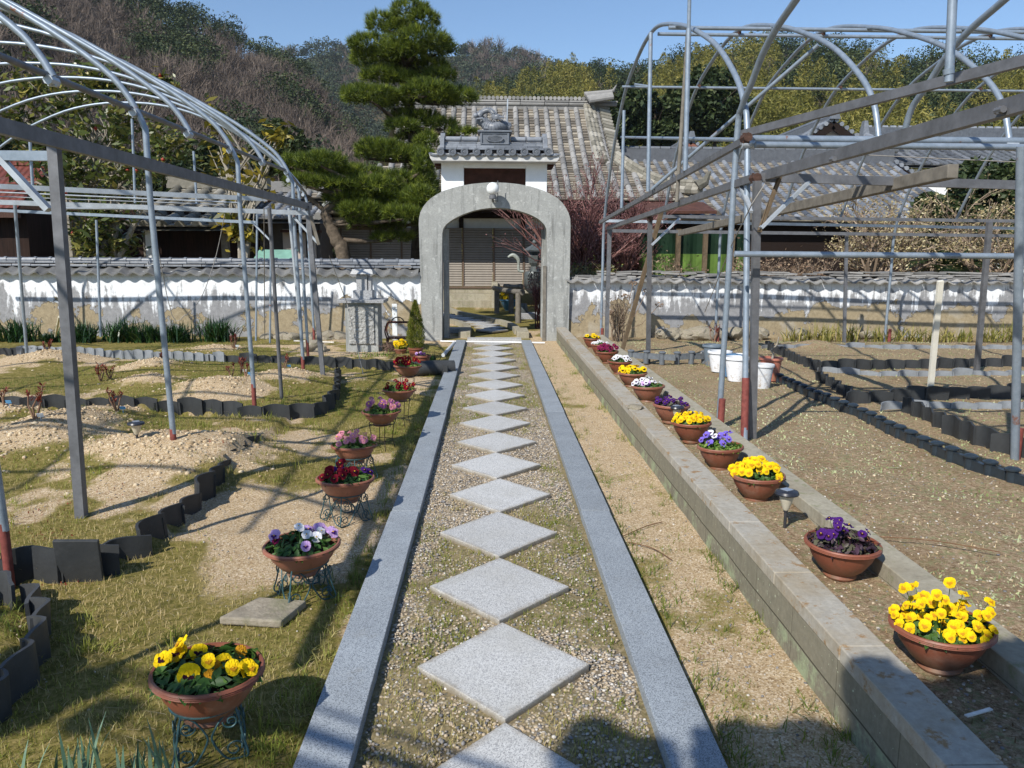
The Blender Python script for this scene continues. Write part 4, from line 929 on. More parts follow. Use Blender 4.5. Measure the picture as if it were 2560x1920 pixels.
b = MB(); b.box(((xa+xb)/2, 23.4, zB+.15), (xb-xa, .35, .3), col=.4); b.tube([(xb-.02, 20.5, zA+.08), (xb-.02, 23.4, zB+.12)], .1, 8, col=.7); shift(b.build('roof_ridge', TO, h2), h2)
b = MB(); b.box(((xa+xb)/2, 22.1, zA/2+.1), (xb-xa-.3, 1.6, zA)); shift(b.build('wall', simple('grey_brown_board', (.10, .09, .085), .8, .2, sc=5), h2), h2)
for i_, (ua, ub) in enumerate(((706, 765), (768, 790))):
    b = MB(); qa = at(ua, 592, 21.2); qb = at(ub, 645, 21.2); b.box(((qa[0]+qb[0])/2, 21.26, (qa[2]+.3)/2+.1), (qb[0]-qa[0], .06, qa[2]-.1)); shift(b.build('pale_panel', simple('beige_panel_%d' % i_, (.48, .42, .38), .8, .2, nz=.08, sc=3), h2), h2)
b = MB(); q = at(708, 588, 21.2); b.box(((xa+xb)/2+.6, 21.1, q[2]+.1), (xb-xa-1.4, .3, .06)); shift(b.build('lintel', M_['darkbrown'], h2), h2)
rs = empty('rusty_shed', (-10.5, 17.5, 0)); tag(rs, 'rusty red corrugated shed at the far left edge', 'shed')
rm = Mat('rusty_red_sheet', .75, .3).world(); sx_ = rm.math('SINE', rm.math('MULTIPLY', rm.sep(0), 45.)); nn_ = rm.noise(2.2, 8, .75); cc = rm.ramp(nn_, [(.32, (.20, .10, .075)), (.45, (.15, .04, .03)), (.6, (.10, .03, .024)), (.75, (.26, .2, .17))]); rm.color(cc); rm.bump(sx_, .6, .02)
b = MB(); q0 = at(-120, 400, 18.5); q1 = at(118, 412, 18.5); zt_ = float(q1[2]); ze_ = float(at(100, 520, 17.2)[2])
b.add([(q0[0], 17.2, ze_), (q1[0], 17.2, ze_), (q1[0], 18.7, zt_), (q0[0], 18.7, zt_)], [(0, 1, 2, 3)]); b.add([(q0[0], 17.2, ze_-.05), (q1[0], 17.2, ze_-.05), (q1[0], 18.7, zt_-.05), (q0[0], 18.7, zt_-.05)], [(3, 2, 1, 0)]); b.bar((q0[0], 18.7, zt_+.06), (q1[0], 18.7, zt_+.06), .1, .12)
shift(b.build('roof', rm.m, rs), rs)
b = MB(); b.box(((q0[0]+q1[0])/2, 18.4, ze_/2), (q1[0]-q0[0]-.1, 1.6, ze_)); shift(b.build('board_wall', bm.m, rs), rs)
b = MB(); b.box(((q0[0]+q1[0])/2, 17.25, ze_-.12), (q1[0]-q0[0], .1, .16)); shift(b.build('fascia', M_['rust'], rs), rs)
ga = empty('green_canopy', (-3.8, 16.5, 0)); b = MB(); a0 = at(628, 645, 16.3); a1 = at(722, 645, 16.3); zt_ = float(at(680, 624, 16.9)[2])
tag(ga, 'small pale green sheet canopy above the left wall', 'canopy')
b.add([(a0[0], 16.3, a0[2]-.08), (a1[0], 16.3, a1[2]-.08), (a1[0]+.06, 16.9, zt_), (a0[0], 16.9, zt_), (a0[0], 16.3, a0[2]-.11), (a1[0], 16.3, a1[2]-.11), (a1[0]+.06, 16.9, zt_-.03), (a0[0], 16.9, zt_-.03)], [(0, 1, 2, 3), (7, 6, 5, 4), (0, 4, 5, 1), (1, 5, 6, 2), (2, 6, 7, 3), (3, 7, 4, 0)])
shift(b.build('sheet', simple('pale_green_sheet', (.20, .38, .30), .5, .4, nz=.2, sc=4), ga), ga)
b = MB()
for (x, y, z) in ((a0[0]+.05, 16.35, a0[2]-.1), (a1[0]-.05, 16.35, a1[2]-.1), (a1[0]-.02, 16.85, zt_-.03), (a0[0]+.05, 16.85, zt_-.03)): b.bar((x, y, 0), (x, y, z), .05)
shift(b.build('post', M_['wood_dark'], ga), ga)
# green netting screen right
b = MB(); n0_ = at(1600, 578, 17); n1_ = at(1870, 578, 17); zt_ = float(n0_[2]); zm = float(at(1740, 635, 17)[2])
gn = empty('green_screen', (n0_[0], 17, 0)); tag(gn, 'green netting screen behind the right wall', 'screen')
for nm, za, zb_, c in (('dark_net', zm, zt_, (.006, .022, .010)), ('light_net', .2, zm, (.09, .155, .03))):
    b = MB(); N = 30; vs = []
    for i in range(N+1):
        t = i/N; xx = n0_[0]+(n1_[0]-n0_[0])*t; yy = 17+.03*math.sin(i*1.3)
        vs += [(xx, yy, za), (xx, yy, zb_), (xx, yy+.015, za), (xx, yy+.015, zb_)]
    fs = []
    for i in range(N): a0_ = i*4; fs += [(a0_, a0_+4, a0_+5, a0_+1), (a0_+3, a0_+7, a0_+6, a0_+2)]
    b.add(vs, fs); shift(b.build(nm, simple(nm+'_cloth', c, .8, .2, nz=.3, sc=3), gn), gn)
for i in range(4):
    b = MB(); xx = n0_[0]+(n1_[0]-n0_[0])*(i+.4)/4; b.bar((xx, 16.93, 0), (xx, 16.93, zt_+.05), .09); shift(b.build('post', M_['wood_dark'], gn), gn)
# ============================================================ HILLS AND TREES
def leafcloud(C_, size, asp=.6, up=.35, jit=.35, fold=True):
    n = len(C_); N_ = RNG.normal(0, 1, (n, 3)); N_[:, 2] = np.abs(N_[:, 2])+up; N_ /= np.linalg.norm(N_, axis=1)[:, None]
    T_ = RNG.normal(0, 1, (n, 3)); T_ -= N_*(T_*N_).sum(1)[:, None]; T_ /= np.linalg.norm(T_, axis=1)[:, None]; B_ = np.cross(N_, T_)
    s = (np.asarray(size)*RNG.uniform(1-jit, 1+jit, n))[:, None]*.5
    P = np.stack([C_-T_*s, C_-B_*s*asp, C_+T_*s, C_+B_*s*asp], 1)
    return P.reshape(-1, 3)
def sphere_pts(n, c, r, shell=.6):
    d = RNG.normal(0, 1, (n, 3)); d /= np.linalg.norm(d, axis=1)[:, None]; q = RNG.uniform(shell, 1, n)**.6
    return np.asarray(c)+d*q[:, None]*np.asarray(r)
def bear(u, v): d = ray(u*DS, v*DS); return math.atan2(d[0], d[1]), d[2]/math.hypot(d[0], d[1])
def skyfun(pts):
    B = sorted([bear(*p) for p in pts]); xs = [b_[0] for b_ in B]; ys_ = [b_[1] for b_ in B]
    return lambda a: np.interp(a, xs, ys_)
LA = skyfun([(-900, -120), (-400, -260), (0, -170), (200, -80), (330, -25), (385, 3), (430, 32), (500, 75), (560, 95), (620, 118), (680, 170), (740, 240), (800, 320), (900, 480), (1000, 545), (3000, 545)])
LB = skyfun([(-500, 545), (300, 300), (520, 130), (600, 118), (640, 114), (700, 98), (780, 103), (850, 100), (980, 97), (1050, 102), (1100, 108), (1150, 122), (1200, 133), (1290, 144), (1340, 146), (1400, 155), (2212, 220), (3000, 300)])
LC = skyfun([(-500, 545), (700, 450), (850, 300), (950, 235), (1050, 195), (1150, 172), (1250, 152), (1330, 144), (1400, 130), (1450, 126), (1500, 113), (1560, 98), (1640, 82), (1700, 79), (1800, 82), (1860, 94), (1900, 118), (1960, 133), (2040, 125), (2110, 132), (2212, 122), (2500, 90), (3200, 120)])
LAYERS = {'A': (LA, 62., 200., 6.), 'B': (LB, 230., 430., 5.), 'C': (LC, 62., 190., 6.)}
def hz(L, a, r):
    f, r0, R, th_ = LAYERS[L]; H = np.maximum(R*f(a)+1.55-th_*.8, 0)
    t = np.clip((r-r0)/(R-r0), 0, 1.25); h = H*np.where(t < 1, t**1.05, 1-(t-1)*.8)
    return h+(fbm(a*14, r*.03, 55, 4)-.5)*6*np.minimum(1, t*3)*np.minimum(1, H/20)-.8
hm = Mat('hill_floor', .95, .1).world(); hm.color(hm.ramp(hm.noise(.12, 8, .75), [(.3, (.030, .033, .014)), (.5, (.065, .055, .03)), (.7, (.11, .085, .06))]))
for L, nm, lab in (('A', 'hill', None), ('B', 'hill', None), ('C', 'hill', None)):
    aa = np.linspace(-1.1, 1.1, 150); rr_ = np.linspace(LAYERS[L][1]-5, LAYERS[L][1]+(LAYERS[L][2]-LAYERS[L][1])*1.25, 46); A_, Rr = np.meshgrid(aa, rr_)
    Zh = hz(L, A_, Rr); V = np.stack([Rr*np.sin(A_), Rr*np.cos(A_), Zh], -1).reshape(-1, 3); ii = np.arange(A_.size).reshape(A_.shape)
    tag(big(nm, V, np.stack([ii[:-1, :-1], ii[:-1, 1:], ii[1:, 1:], ii[1:, :-1]], -1).reshape(-1, 4), hm.m, smooth=True), kind='structure')
M_['ever'] = leafmat('evergreen_leaves', (.016, .032, .010), (.044, .066, .020), (.11, .13, .045), .6, .15)
M_['ever_hazed'] = leafmat('haze_tinted_evergreen_leaves', (.022, .038, .022), (.050, .072, .038), (.10, .12, .065), .7, .1)  # bluer, paler evergreen leaves: distance haze put into the colour
M_['bare'] = leafmat('bare_twigs', (.08, .062, .05), (.18, .14, .112), (.36, .295, .24), .8, .1)
M_['bamboo'] = leafmat('bamboo_leaves', (.07, .085, .014), (.22, .205, .04), (.40, .34, .09), .6, .3)
def forest(name, mat, label, cat, items, nl, size, lobes=7, asp=.6, up=.35, shape='round', part=None):
    Vs = []; vs = []
    for (x, y, z, r, h) in items:
        if shape == 'round':
            k = max(3, nl//lobes); tone = random.uniform(-.36, .36)
            for j in range(lobes):
                d = RNG.normal(0, 1, 3); d /= np.linalg.norm(d); c = np.array([x, y, z+h*.62])+d*np.array([r*.62, r*.62, h*.28]); lr = r*RNG.uniform(.38, .6)
                p = sphere_pts(k, c, (lr, lr, lr*.75), .75); Vs.append(leafcloud(p, size, asp, up)); vs.append(np.clip(.45+tone+RNG.normal(0, .22, k)+RNG.uniform(-.15, .15), 0, 1))
        elif shape == 'bare':
            k = nl; nb = 16; b0 = np.array([x, y, z+h*.25]); d = RNG.normal(0, 1, (nb, 3)); d[:, 2] = np.abs(d[:, 2])*1.1+.3; d /= np.linalg.norm(d, axis=1)[:, None]
            br = b0+d*np.array([r, r, h*.62])*RNG.uniform(.55, .8, (nb, 1)); i_ = RNG.integers(0, nb, k); st = b0+(br[i_]-b0)*RNG.uniform(.35, 1, (k, 1))
            dd = d[i_]*.9+RNG.normal(0, .5, (k, 3)); dd[:, 2] += .35; dd /= np.linalg.norm(dd, axis=1)[:, None]; L_ = (size*RNG.uniform(.5, 1.4, k))[:, None]; e = st+dd*L_
            s_ = np.cross(dd, RNG.normal(0, 1, (k, 3))); s_ /= np.linalg.norm(s_, axis=1)[:, None]+1e-9; wd = asp
            Vs.append(np.stack([st-s_*wd, st+s_*wd, e+s_*wd*.3, e-s_*wd*.3], 1).reshape(-1, 3)); vs.append(np.clip(RNG.uniform(.1, .6)+RNG.normal(0, .15, k), 0, 1))
            m_ = nb; s2 = RNG.normal(0, 1, (m_, 3)); s2 /= np.linalg.norm(s2, axis=1)[:, None]; b00 = np.repeat(b0[None], m_, 0)
            Vs.append(np.stack([b00-s2*asp*1.6, b00+s2*asp*1.6, br+s2*asp*.7, br-s2*asp*.7], 1).reshape(-1, 3)); vs.append(RNG.uniform(.5, 1, m_))
            tt = np.array([[x-asp*2, y, z-1], [x+asp*2, y, z-1], [x+asp, y, z+h*.3], [x-asp, y, z+h*.3]]); Vs.append(tt); vs.append(np.array([.8]))
        else:   # bamboo plumes
            k = nl; t = RNG.uniform(.12, 1, k); a_ = RNG.uniform(0, 2*pi, k); lean = RNG.uniform(-.16, .16, 2); rad = r*(np.sin(pi*np.clip(t, 0, 1)**1.3)*.9+.12)*RNG.uniform(.2, 1, k)
            p = np.stack([x+np.cos(a_)*rad+lean[0]*h*t**2, y+np.sin(a_)*rad+lean[1]*h*t**2, z+h*t], -1); Vs.append(leafcloud(p, size, asp, .1)); vs.append(np.clip(RNG.uniform(.25, .75)+RNG.normal(0, .18, k), 0, 1))
    V = np.concatenate(Vs); Fq = np.arange(len(V)).reshape(-1, 4)
    o = big(name, V, Fq, mat, v=np.concatenate(vs), parent=part)
    if part is None: tag(o, label, cat, kind='stuff')
    return o
def spots(L, n, t0, t1, keep, a0=-.66, a1=.64):
    out = []
    while len(out) < n:
        a_ = random.uniform(a0, a1); t = random.uniform(t0, t1)
        if not keep(a_, t): continue
        f, r0, R, th_ = LAYERS[L]; r = r0+(R-r0)*t
        if f(a_) < .045: 
            n -= .2; continue
        out.append((r*math.sin(a_), r*math.cos(a_), float(hz(L, np.array(a_), np.array(r)))))
    return out
def mixA(a_, t): return fbm(a_*14, t*7, 77, 3)+ss(.78, .98, t)*.3*(1 if a_ > -.46 else .3)+(.2 if t < .09 else 0) > .63
SA = spots('A', 330, 0, 1.02, lambda a_, t: mixA(a_, t), -.66, -.12)
forest('hillside_evergreens', M_['ever'], 'dark evergreen woods high on the left hillside', 'woods', [(x, y, z, random.uniform(2.3, 4.2), random.uniform(5, 9)) for x, y, z in SA], 420, .42)
SA2 = spots('A', 900, 0.03, 1.0, lambda a_, t: not mixA(a_, t), -.66, -.12)
forest('hillside_bare_trees', M_['bare'], 'leafless purplish brown trees massed on the left hillside', 'woods', [(x, y, z, random.uniform(2.4, 4.6), random.uniform(5.5, 10)) for x, y, z in SA2], 230, 1.3, asp=.036, shape='bare')
SB = spots('B', 1300, .25, 1.02, lambda a_, t: True, -.42, .15)
forest('ridge_evergreens', M_['ever_hazed'], 'far wooded ridge of mixed evergreens in the centre', 'woods', [(x, y, z, random.uniform(3.2, 6), random.uniform(6, 10)) for x, y, z in SB], 210, .85, lobes=5)
SB2 = spots('B', 420, .3, 1.02, lambda a_, t: fbm(a_*20, t*5, 12, 2) > .5, -.4, .12)
forest('ridge_bare_trees', M_['bare'], 'thin grey leafless trees along the far central ridge', 'woods', [(x, y, z, random.uniform(3, 5), random.uniform(8, 12)) for x, y, z in SB2], 120, 3, asp=.09, shape='bare')
def bamb(a_, t): return a_ > -.09 and t < .78 and fbm(a_*10+3, t*5, 99, 3)+.12*ss(.1, .35, a_)+(.05 if t < .5 else -.06) > .50
SC_ = spots('C', 780, 0, 1.02, lambda a_, t: not bamb(a_, t), -.2, .66)
forest('right_hillside_evergreens', M_['ever'], 'dark evergreen woods on the slope behind the right hand houses', 'woods', [(x, y, z, random.uniform(2.4, 4.4), random.uniform(5, 8.5)) for x, y, z in SC_], 420, .42)
SC2 = spots('C', 560, 0, .8, bamb, -.09, .66)
forest('bamboo_grove', M_['bamboo'], 'yellow-green feathery bamboo grove on the right hillside', 'bamboo', [(x, y, z, random.uniform(1.3, 2.3), random.uniform(7, 11)) for x, y, z in SC2], 520, .55, asp=.22, shape='bamboo')
SC3 = spots('C', 60, .2, 1, lambda a_, t: True, -.05, .6)
forest('right_hillside_bare_trees', M_['bare'], 'scattered leafless pale trees on the right hillside', 'woods', [(x, y, z, random.uniform(2, 3.4), random.uniform(7, 10)) for x, y, z in SC3], 120, 1.6, asp=.04, shape='bare')
# belt of shrubs and trees between the houses and the hill foot
def belt(us, vtop, Ys, r, h, mat, label, n, sz, seed):
    pass
def bushy_tree(u, vtop, vbot, Yd, ru, label, mat, name='evergreen_tree', cat='tree', n=2600, sz=.22, trunk=True, group=None, lobes=26, asp=.6, up=.35, tm='bark_dark', zbase=0.):
    top = at(u, vtop, Yd); bot = at(u, vbot, Yd); c = (top+bot)/2; rz = (top[2]-bot[2])/2; rx = ru*Yd/F0
    r = empty(name, (c[0], Yd, zbase)); tag(r, label, cat, group); Vs = []; vs = []
    for j in range(lobes):
        d = RNG.normal(0, 1, 3); d /= np.linalg.norm(d); cc = c+d*np.array([rx, rx*.8, rz])*RNG.uniform(.45, .78); lr = RNG.uniform(.22, .4); k = n//lobes
        p = sphere_pts(k, cc, (rx*lr, rx*lr, rz*lr), .7); Vs.append(leafcloud(p, sz, asp, up)); vs.append(np.clip(RNG.uniform(.2, .6)+RNG.normal(0, .22, k), 0, 1))
    V = np.concatenate(Vs); shift(big('crown', V, np.arange(len(V)).reshape(-1, 4), mat, v=np.concatenate(vs), parent=r), r)
    if trunk:
        b = MB(); b.tube([(c[0], Yd, zbase-.1), (c[0]+.1, Yd, zbase+(c[2]-zbase)*.5), (c[0]-.05, Yd, c[2]+rz*.3)], [.12+rx*.05, .1+rx*.03, .04], 8)
        for k in range(7):
            a_ = k*2.4; b.tube([(c[0], Yd, c[2]-rz*.6+k*rz*.12), (c[0]+math.cos(a_)*rx*.6, Yd+math.sin(a_)*rx*.5, c[2]-rz*.1+k*rz*.12)], [.06, .015], 6)
        shift(b.build('trunk', M_[tm], r), r)
    return r
for (u, vt, vb, Yd, ru, nm) in ((1640, 195, 385, 46, 110, 'broad dark evergreen directly above the red twigged plum'), (1790, 165, 370, 48, 105, 'broad dark evergreen behind the brown roofed house'), (1560, 225, 380, 44, 60, 'small dark evergreen touching the right edge of the hall ridge'), (1430, 255, 300, 44, 60, 'low dark evergreen peeping above the hall ridge')):
    bushy_tree(u, vt, vb, Yd, ru, nm, M_['ever'], n=7000, sz=.34, group='evergreens behind the houses', lobes=34)
M_['loquat'] = leafmat('glossy_broad_leaves', (.035, .055, .012), (.11, .14, .03), (.36, .31, .08), .38, .25, .5)
M_['gold'] = leafmat('golden_leaves', (.08, .09, .015), (.30, .24, .03), (.55, .42, .06), .4, .3, .5)
def loquat(us, label, n, sz, mat, Yd, trunks, fruit=0, name='broadleaf_tree'):
    u0 = us[0][0]; c0_ = at(u0, 500, Yd); r = empty(name, (c0_[0], Yd, 0)); tag(r, label, 'tree'); Vs = []; vs = []; cl = []
    for (u, v, du, dv) in us:
        c = at(u, v, Yd+random.uniform(-.5, .5)); rx = du*Yd/F0; rz = dv*Yd/F0
        for j in range(int(10+du/9)):
            cc = c+RNG.normal(0, .42, 3)*np.array([rx, rx*.7, rz]); cl.append(cc); k = max(6, n//260); p = cc+RNG.normal(0, 1, (k, 3))*.12
            Vs.append(leafcloud(p, sz, .42, .5)); vs.append(np.clip(RNG.uniform(.15, .7)+RNG.normal(0, .25, k), 0, 1))
    V = np.concatenate(Vs); shift(big('crown', V, np.arange(len(V)).reshape(-1, 4), mat, v=np.concatenate(vs), parent=r), r)
    b = MB()
    for (ub, vb, ut, vt) in trunks:
        p = at(ub, vb, Yd); q = at(ut, vt, Yd); m1 = (p+q)/2+np.array([.12, 0, 0]); b.tube([(p[0], Yd, 0), p, m1, q], [.09, .07, .05, .02], 7)
    for cc in cl[::3]:
        t = trunks[random.randrange(len(trunks))]; p = at((t[0]+t[2])/2, (t[1]+t[3])/2, Yd); b.tube([p, (p+cc)/2+np.array([0, 0, .1]), cc], [.03, .018, .006], 5)
    shift(b.build('trunk', M_['bark_pale'], r), r)
    if fruit:
        fm_ = simple('red_fruit', (.35, .05, .03), .5, .4)
        for _ in range(fruit): b = MB(); cc = random.choice(cl)+RNG.normal(0, .1, 3); b.lathe([(.001, -.05), (.045, 0), (.001, .05)], 6, cc); shift(b.build('fruit', fm_, r), r)
loquat([(110, 330, 60, 90), (190, 260, 80, 60), (280, 330, 90, 80), (180, 420, 80, 60), (330, 420, 80, 70), (420, 360, 60, 70), (240, 200, 50, 30), (80, 220, 50, 60), (400, 220, 20, 25), (220, 600, 50, 40), (260, 530, 60, 40), (20, 300, 50, 110), (300, 600, 45, 35)], 'large evergreen magnolia with glossy yellow-green leaves and red seed pods behind the left greenhouse frame', 5200, .19, M_['loquat'], 17.6, [(215, 640, 230, 300), (255, 640, 300, 330), (285, 640, 280, 250), (180, 640, 120, 330), (300, 640, 400, 350)], 26)
loquat([(555, 400, 40, 50), (620, 470, 50, 60), (690, 345, 22, 16), (590, 560, 35, 40), (540, 300, 15, 40), (610, 590, 30, 25)], 'thin young tree with large golden leaves in front of the tiled houses', 1500, .24, M_['gold'], 17, [(615, 650, 600, 520), (600, 560, 690, 350), (600, 540, 545, 380)], name='golden_leaved_tree')
for (u, vt, vb, Yd, ru, lb) in ((520, 330, 480, 30, 90, 'dark rounded bush behind the golden leaved tree'), (700, 300, 470, 34, 80, 'olive green bush above the low tiled house'), (30, 330, 480, 27, 100, 'dark green bush behind the rusty shed'), (420, 400, 520, 27, 80, 'dark bush behind the broken tiled roof')):
    bushy_tree(u, vt, vb, Yd, ru, lb, M_['ever'], name='evergreen_bush', cat='bush', n=4500, sz=.2, group='bushes behind the left houses')
# ---------------------------------------------------------------- pines
M_['needles'] = leafmat('pine_needles', (.020, .038, .006), (.09, .13, .015), (.29, .34, .04), .5, .2, .3)
def pine(name, label, pads, Yd, trunk, limbs, tr=.16, barkm='bark_dark', dens=1.):
    r0_ = at(trunk[0][0], trunk[0][1], Yd); root = empty(name, (r0_[0], Yd, 0)); tag(root, label, 'tree'); tp = [np.array([r0_[0], Yd, -.05])]+[at(u, v, Yd) for u, v in trunk[1:]]
    b = MB(); n = len(tp); b.tube(smoothline(tp, 5), [tr*(1-.75*i/((n-1)*5))*(1+.08*math.sin(i*2.1)) for i in range((n-1)*5+1)], 10); shift(b.build('trunk', M_[barkm], root, auto=60), root)
    Vs = []; vs = []; b = MB()
    pads = [(u, v, du*1.04, dv*.92) for (u, v, du, dv) in pads]
    for k_, (u, v, du, dv) in enumerate(pads):
        yy = Yd+random.uniform(-.55, .45); c = at(u, v, yy); rx = du*Yd/F0; rz = dv*Yd/F0; nl = max(3, int(rx*rz*22))
        base = min(tp, key=lambda q: abs(q[2]-(c[2]-rz))); b.tube([base, (base+c)/2+np.array([0, 0, -rz*.4]), c+np.array([0, 0, -rz*.35])], [.06, .045, .02], 6)
        m = int(1000*dens*(rx*rx+rx*rz)); d = RNG.normal(0, 1, (m, 3)); d[:, 2] = d[:, 2]*.9+.35; d /= np.linalg.norm(d, axis=1)[:, None]
        lump = 1+.22*(vn(d[:, 0]*2.6+k_, d[:, 1]*2.6+d[:, 2]*3, 5)-.5)*2
        tp_ = c+d*np.array([rx, rx*.85, rz])*(RNG.uniform(.55, 1., m)**.4*lump)[:, None]; tp_[:, 2] = np.maximum(tp_[:, 2], c[2]-rz*.55+RNG.uniform(0, .15, m))
        q = 15; P = np.repeat(tp_, q, 0); ax = np.repeat(d*.55+np.array([0, 0, .75]), q, 0)+RNG.normal(0, .55, (m*q, 3)); ax /= np.linalg.norm(ax, axis=1)[:, None]
        L_ = RNG.uniform(.09, .17, m*q)[:, None]; s_ = np.cross(ax, RNG.normal(0, 1, (m*q, 3))); s_ /= np.linalg.norm(s_, axis=1)[:, None]+1e-9; w_ = .0048
        Vs.append(np.stack([P-s_*w_, P+s_*w_, P+ax*L_], 1).reshape(-1, 3)); t_ = np.clip(RNG.normal(.5, .22, m), 0, 1); vs.append(np.clip(np.repeat(t_, q)+RNG.normal(0, .1, m*q), 0, 1))
    V = np.concatenate(Vs); shift(big('crown', V, np.arange(len(V)).reshape(-1, 3), M_['needles'], v=np.concatenate(vs), parent=root, k=3), root)
    for l in limbs: P_ = [at(u, v, Yd) for u, v in l]; b.tube(smoothline(P_, 4), .05, 7)
    shift(b.build('branch', M_[barkm], root, auto=60), root)
def z2(*L): return [(700+a_/2.458, b_/2.458, c_/2.458, d_/2.458) for a_, b_, c_, d_ in L]
pine('cloud_pine', 'tall cloud-pruned black pine with stacked needle pads, left of the gate', z2((800, 70, 105, 55), (880, 130, 90, 60), (650, 160, 110, 75), (740, 190, 100, 60), (860, 260, 150, 80), (960, 310, 105, 70), (560, 290, 130, 60), (610, 380, 160, 65), (750, 330, 120, 60), (900, 425, 130, 60), (985, 480, 85, 45), (640, 480, 130, 60), (760, 500, 110, 50), (560, 600, 150, 60), (460, 600, 75, 65), (700, 650, 110, 45), (900, 570, 140, 60), (1080, 610, 120, 60), (980, 630, 110, 45), (820, 740, 150, 55), (750, 790, 90, 45), (1000, 780, 90, 45), (1130, 830, 80, 25), (640, 930, 150, 60), (740, 960, 110, 50), (540, 960, 70, 45), (860, 960, 70, 70), (900, 880, 70, 60), (840, 1040, 90, 80), (880, 1180, 90, 90), (800, 860, 90, 40)), 17.6,
     [(1050, 700), (1048, 600), (1045, 480), (1040, 400), (1032, 320), (1020, 240), (1012, 160), (1018, 80)], [[(1010, 190), (1020, 130), (1028, 145)]], .2)
pine('spreading_pine', 'low pine with long spreading needle boughs reaching left of the tall pine', z2((110, 1040, 120, 65), (60, 1010, 60, 45), (160, 1130, 110, 50), (250, 1000, 130, 55), (330, 1080, 150, 65), (200, 1110, 120, 55), (470, 1090, 150, 60), (560, 1150, 130, 55), (700, 1120, 140, 60), (780, 1180, 120, 60), (640, 1210, 150, 50), (420, 1170, 120, 45), (330, 1140, 110, 50), (450, 1230, 170, 50), (560, 1270, 190, 60), (780, 1290, 150, 70), (880, 1130, 80, 90), (900, 1010, 70, 80), (860, 1230, 90, 80), (690, 1470, 120, 30), (740, 1250, 110, 40), (600, 1330, 150, 55), (500, 1300, 130, 50), (760, 1330, 120, 50), (520, 1380, 100, 35), (870, 1350, 70, 80), (660, 1400, 110, 28)), 16.2,
     [(868, 640), (858, 640), (842, 600), (825, 560), (815, 530), (850, 505), (900, 490), (950, 480)], [[(825, 540), (780, 500), (740, 480)], [(860, 505), (900, 470), (930, 430)]], .17, 'bark', 1.1)
# ---------------------------------------------------------------- twiggy shrubs
def twigs(name, label, cat, base, mats, n0, L, spread, depth=4, r0=.012, kids=3, up=.5, heads=None, droop=0., col=None, nside=4, seed=1, shrink=.68, leaves=None):
    Q = random.Random(seed); r = empty(name, base); tag(r, label, cat); b = MB(); tips = []
    def rec(p, d, l, rad, k):
        q = p+d*l; mid = (p+q)/2+Vector((Q.gauss(0, .05), Q.gauss(0, .05), Q.gauss(0, .03)))*l
        b.tube([p, mid, q], [rad, rad*.85, rad*.65], nside if k > 1 else 3, col=Q.random(), cap=False)
        if k == 0: tips.append(q); return
        for _ in range(kids):
            nd = (d+Vector((Q.gauss(0, spread), Q.gauss(0, spread), Q.gauss(0, spread*.6)+up*.35-droop))).normalized()
            rec(p.lerp(q, Q.uniform(.45, 1)), nd, l*shrink*Q.uniform(.7, 1.25), rad*.6, k-1)
    for i in range(n0):
        a_ = Q.uniform(0, 2*pi); s_ = Q.uniform(0, spread); rec(Vector((Q.gauss(0, .06), Q.gauss(0, .05), 0)), Vector((math.cos(a_)*s_, math.sin(a_)*s_, 1)).normalized(), L*Q.uniform(.7, 1.2), r0, depth)
    b.build('stems', mats[0], r)
    if heads:
        n, sz, lobes_ = heads; T_ = np.array([tuple(t) for t in tips]); k = RNG.integers(0, len(T_), n); p = T_[k]+RNG.normal(0, lobes_, (n, 3)); V = leafcloud(p, sz, .7, .3)
        big('leaves', V, np.arange(len(V)).reshape(-1, 4), mats[1], v=RNG.uniform(0, 1, n), parent=r)
    return r
redt = leafmat('red_plum_twigs', (.07, .03, .03), (.16, .07, .065), (.28, .15, .13), .6, 0)
redb = leafmat('plum_buds', (.13, .05, .05), (.28, .13, .125), None, .6, .2)
for i, (u, yy, L, lb) in enumerate(((1450, 16.8, .62, 'red twigged plum tree just right of the gate'), (1560, 17.4, .60, 'red twigged plum tree in front of the hall corner'))):
    p = at(u, 640, yy); twigs('plum_tree', lb, 'tree', (p[0], yy, .1), (redt, redb), 10, L*2.0, .42, 4, .035, 4, .75, (4200, .04, .06), seed=i+3, shrink=.66)
p = at(1345, 640, 16.3); twigs('plum_shrub', 'small dark red twigged shrub in front of the bronze lantern', 'shrub', (p[0]+.02, 16.3, 0), (leafmat('dark_twigs', (.05, .02, .022), (.12, .04, .045), (.2, .08, .08)), redb), 6, .55, .38, 4, .014, 3, .6, (500, .03, .05), seed=8)
drm = leafmat('dry_stems', (.13, .09, .06), (.27, .20, .14), (.42, .33, .24), .8, 0)
p = gp(1590, 868, .2); twigs('dry_hydrangea', 'dry leafless hydrangea with brown flower heads at the right wall', 'shrub', (p[0], 13.2, .08), (drm, drm), 26, .42, .42, 2, .007, 3, .7, (150, .03, .02), seed=5)
hyd = MB()
for (u, v) in ((1563, 740), (1583, 708), (1618, 726), (1648, 762), (1530, 782)):
    c = at(u, v, 13.1); 
    for _ in range(26): d = RNG.normal(0, 1, 3); d /= np.linalg.norm(d); q = c+d*np.array([.065, .065, .035]); hyd.lathe([(.001, -.012), (.014, 0), (.001, .012)], 5, q, col=random.random())
    hyd.tube([c, (c[0]+(p[0]-c[0])*.4, 13.15, c[2]*.55), (p[0], 13.2, .2)], .005, 4)
hh = hyd.build('flower_heads', leafmat('brown_bracts', (.20, .13, .09), (.38, .28, .20), None, .8, .1)); hp = [o for o in bpy.data.objects if o.name.startswith('dry_hydrangea')][0]; hh.parent = hp; shift(hh, hp)
tanl = leafmat('tan_dried_leaves', (.17, .13, .06), (.36, .29, .14), (.62, .55, .34), .7, .2)
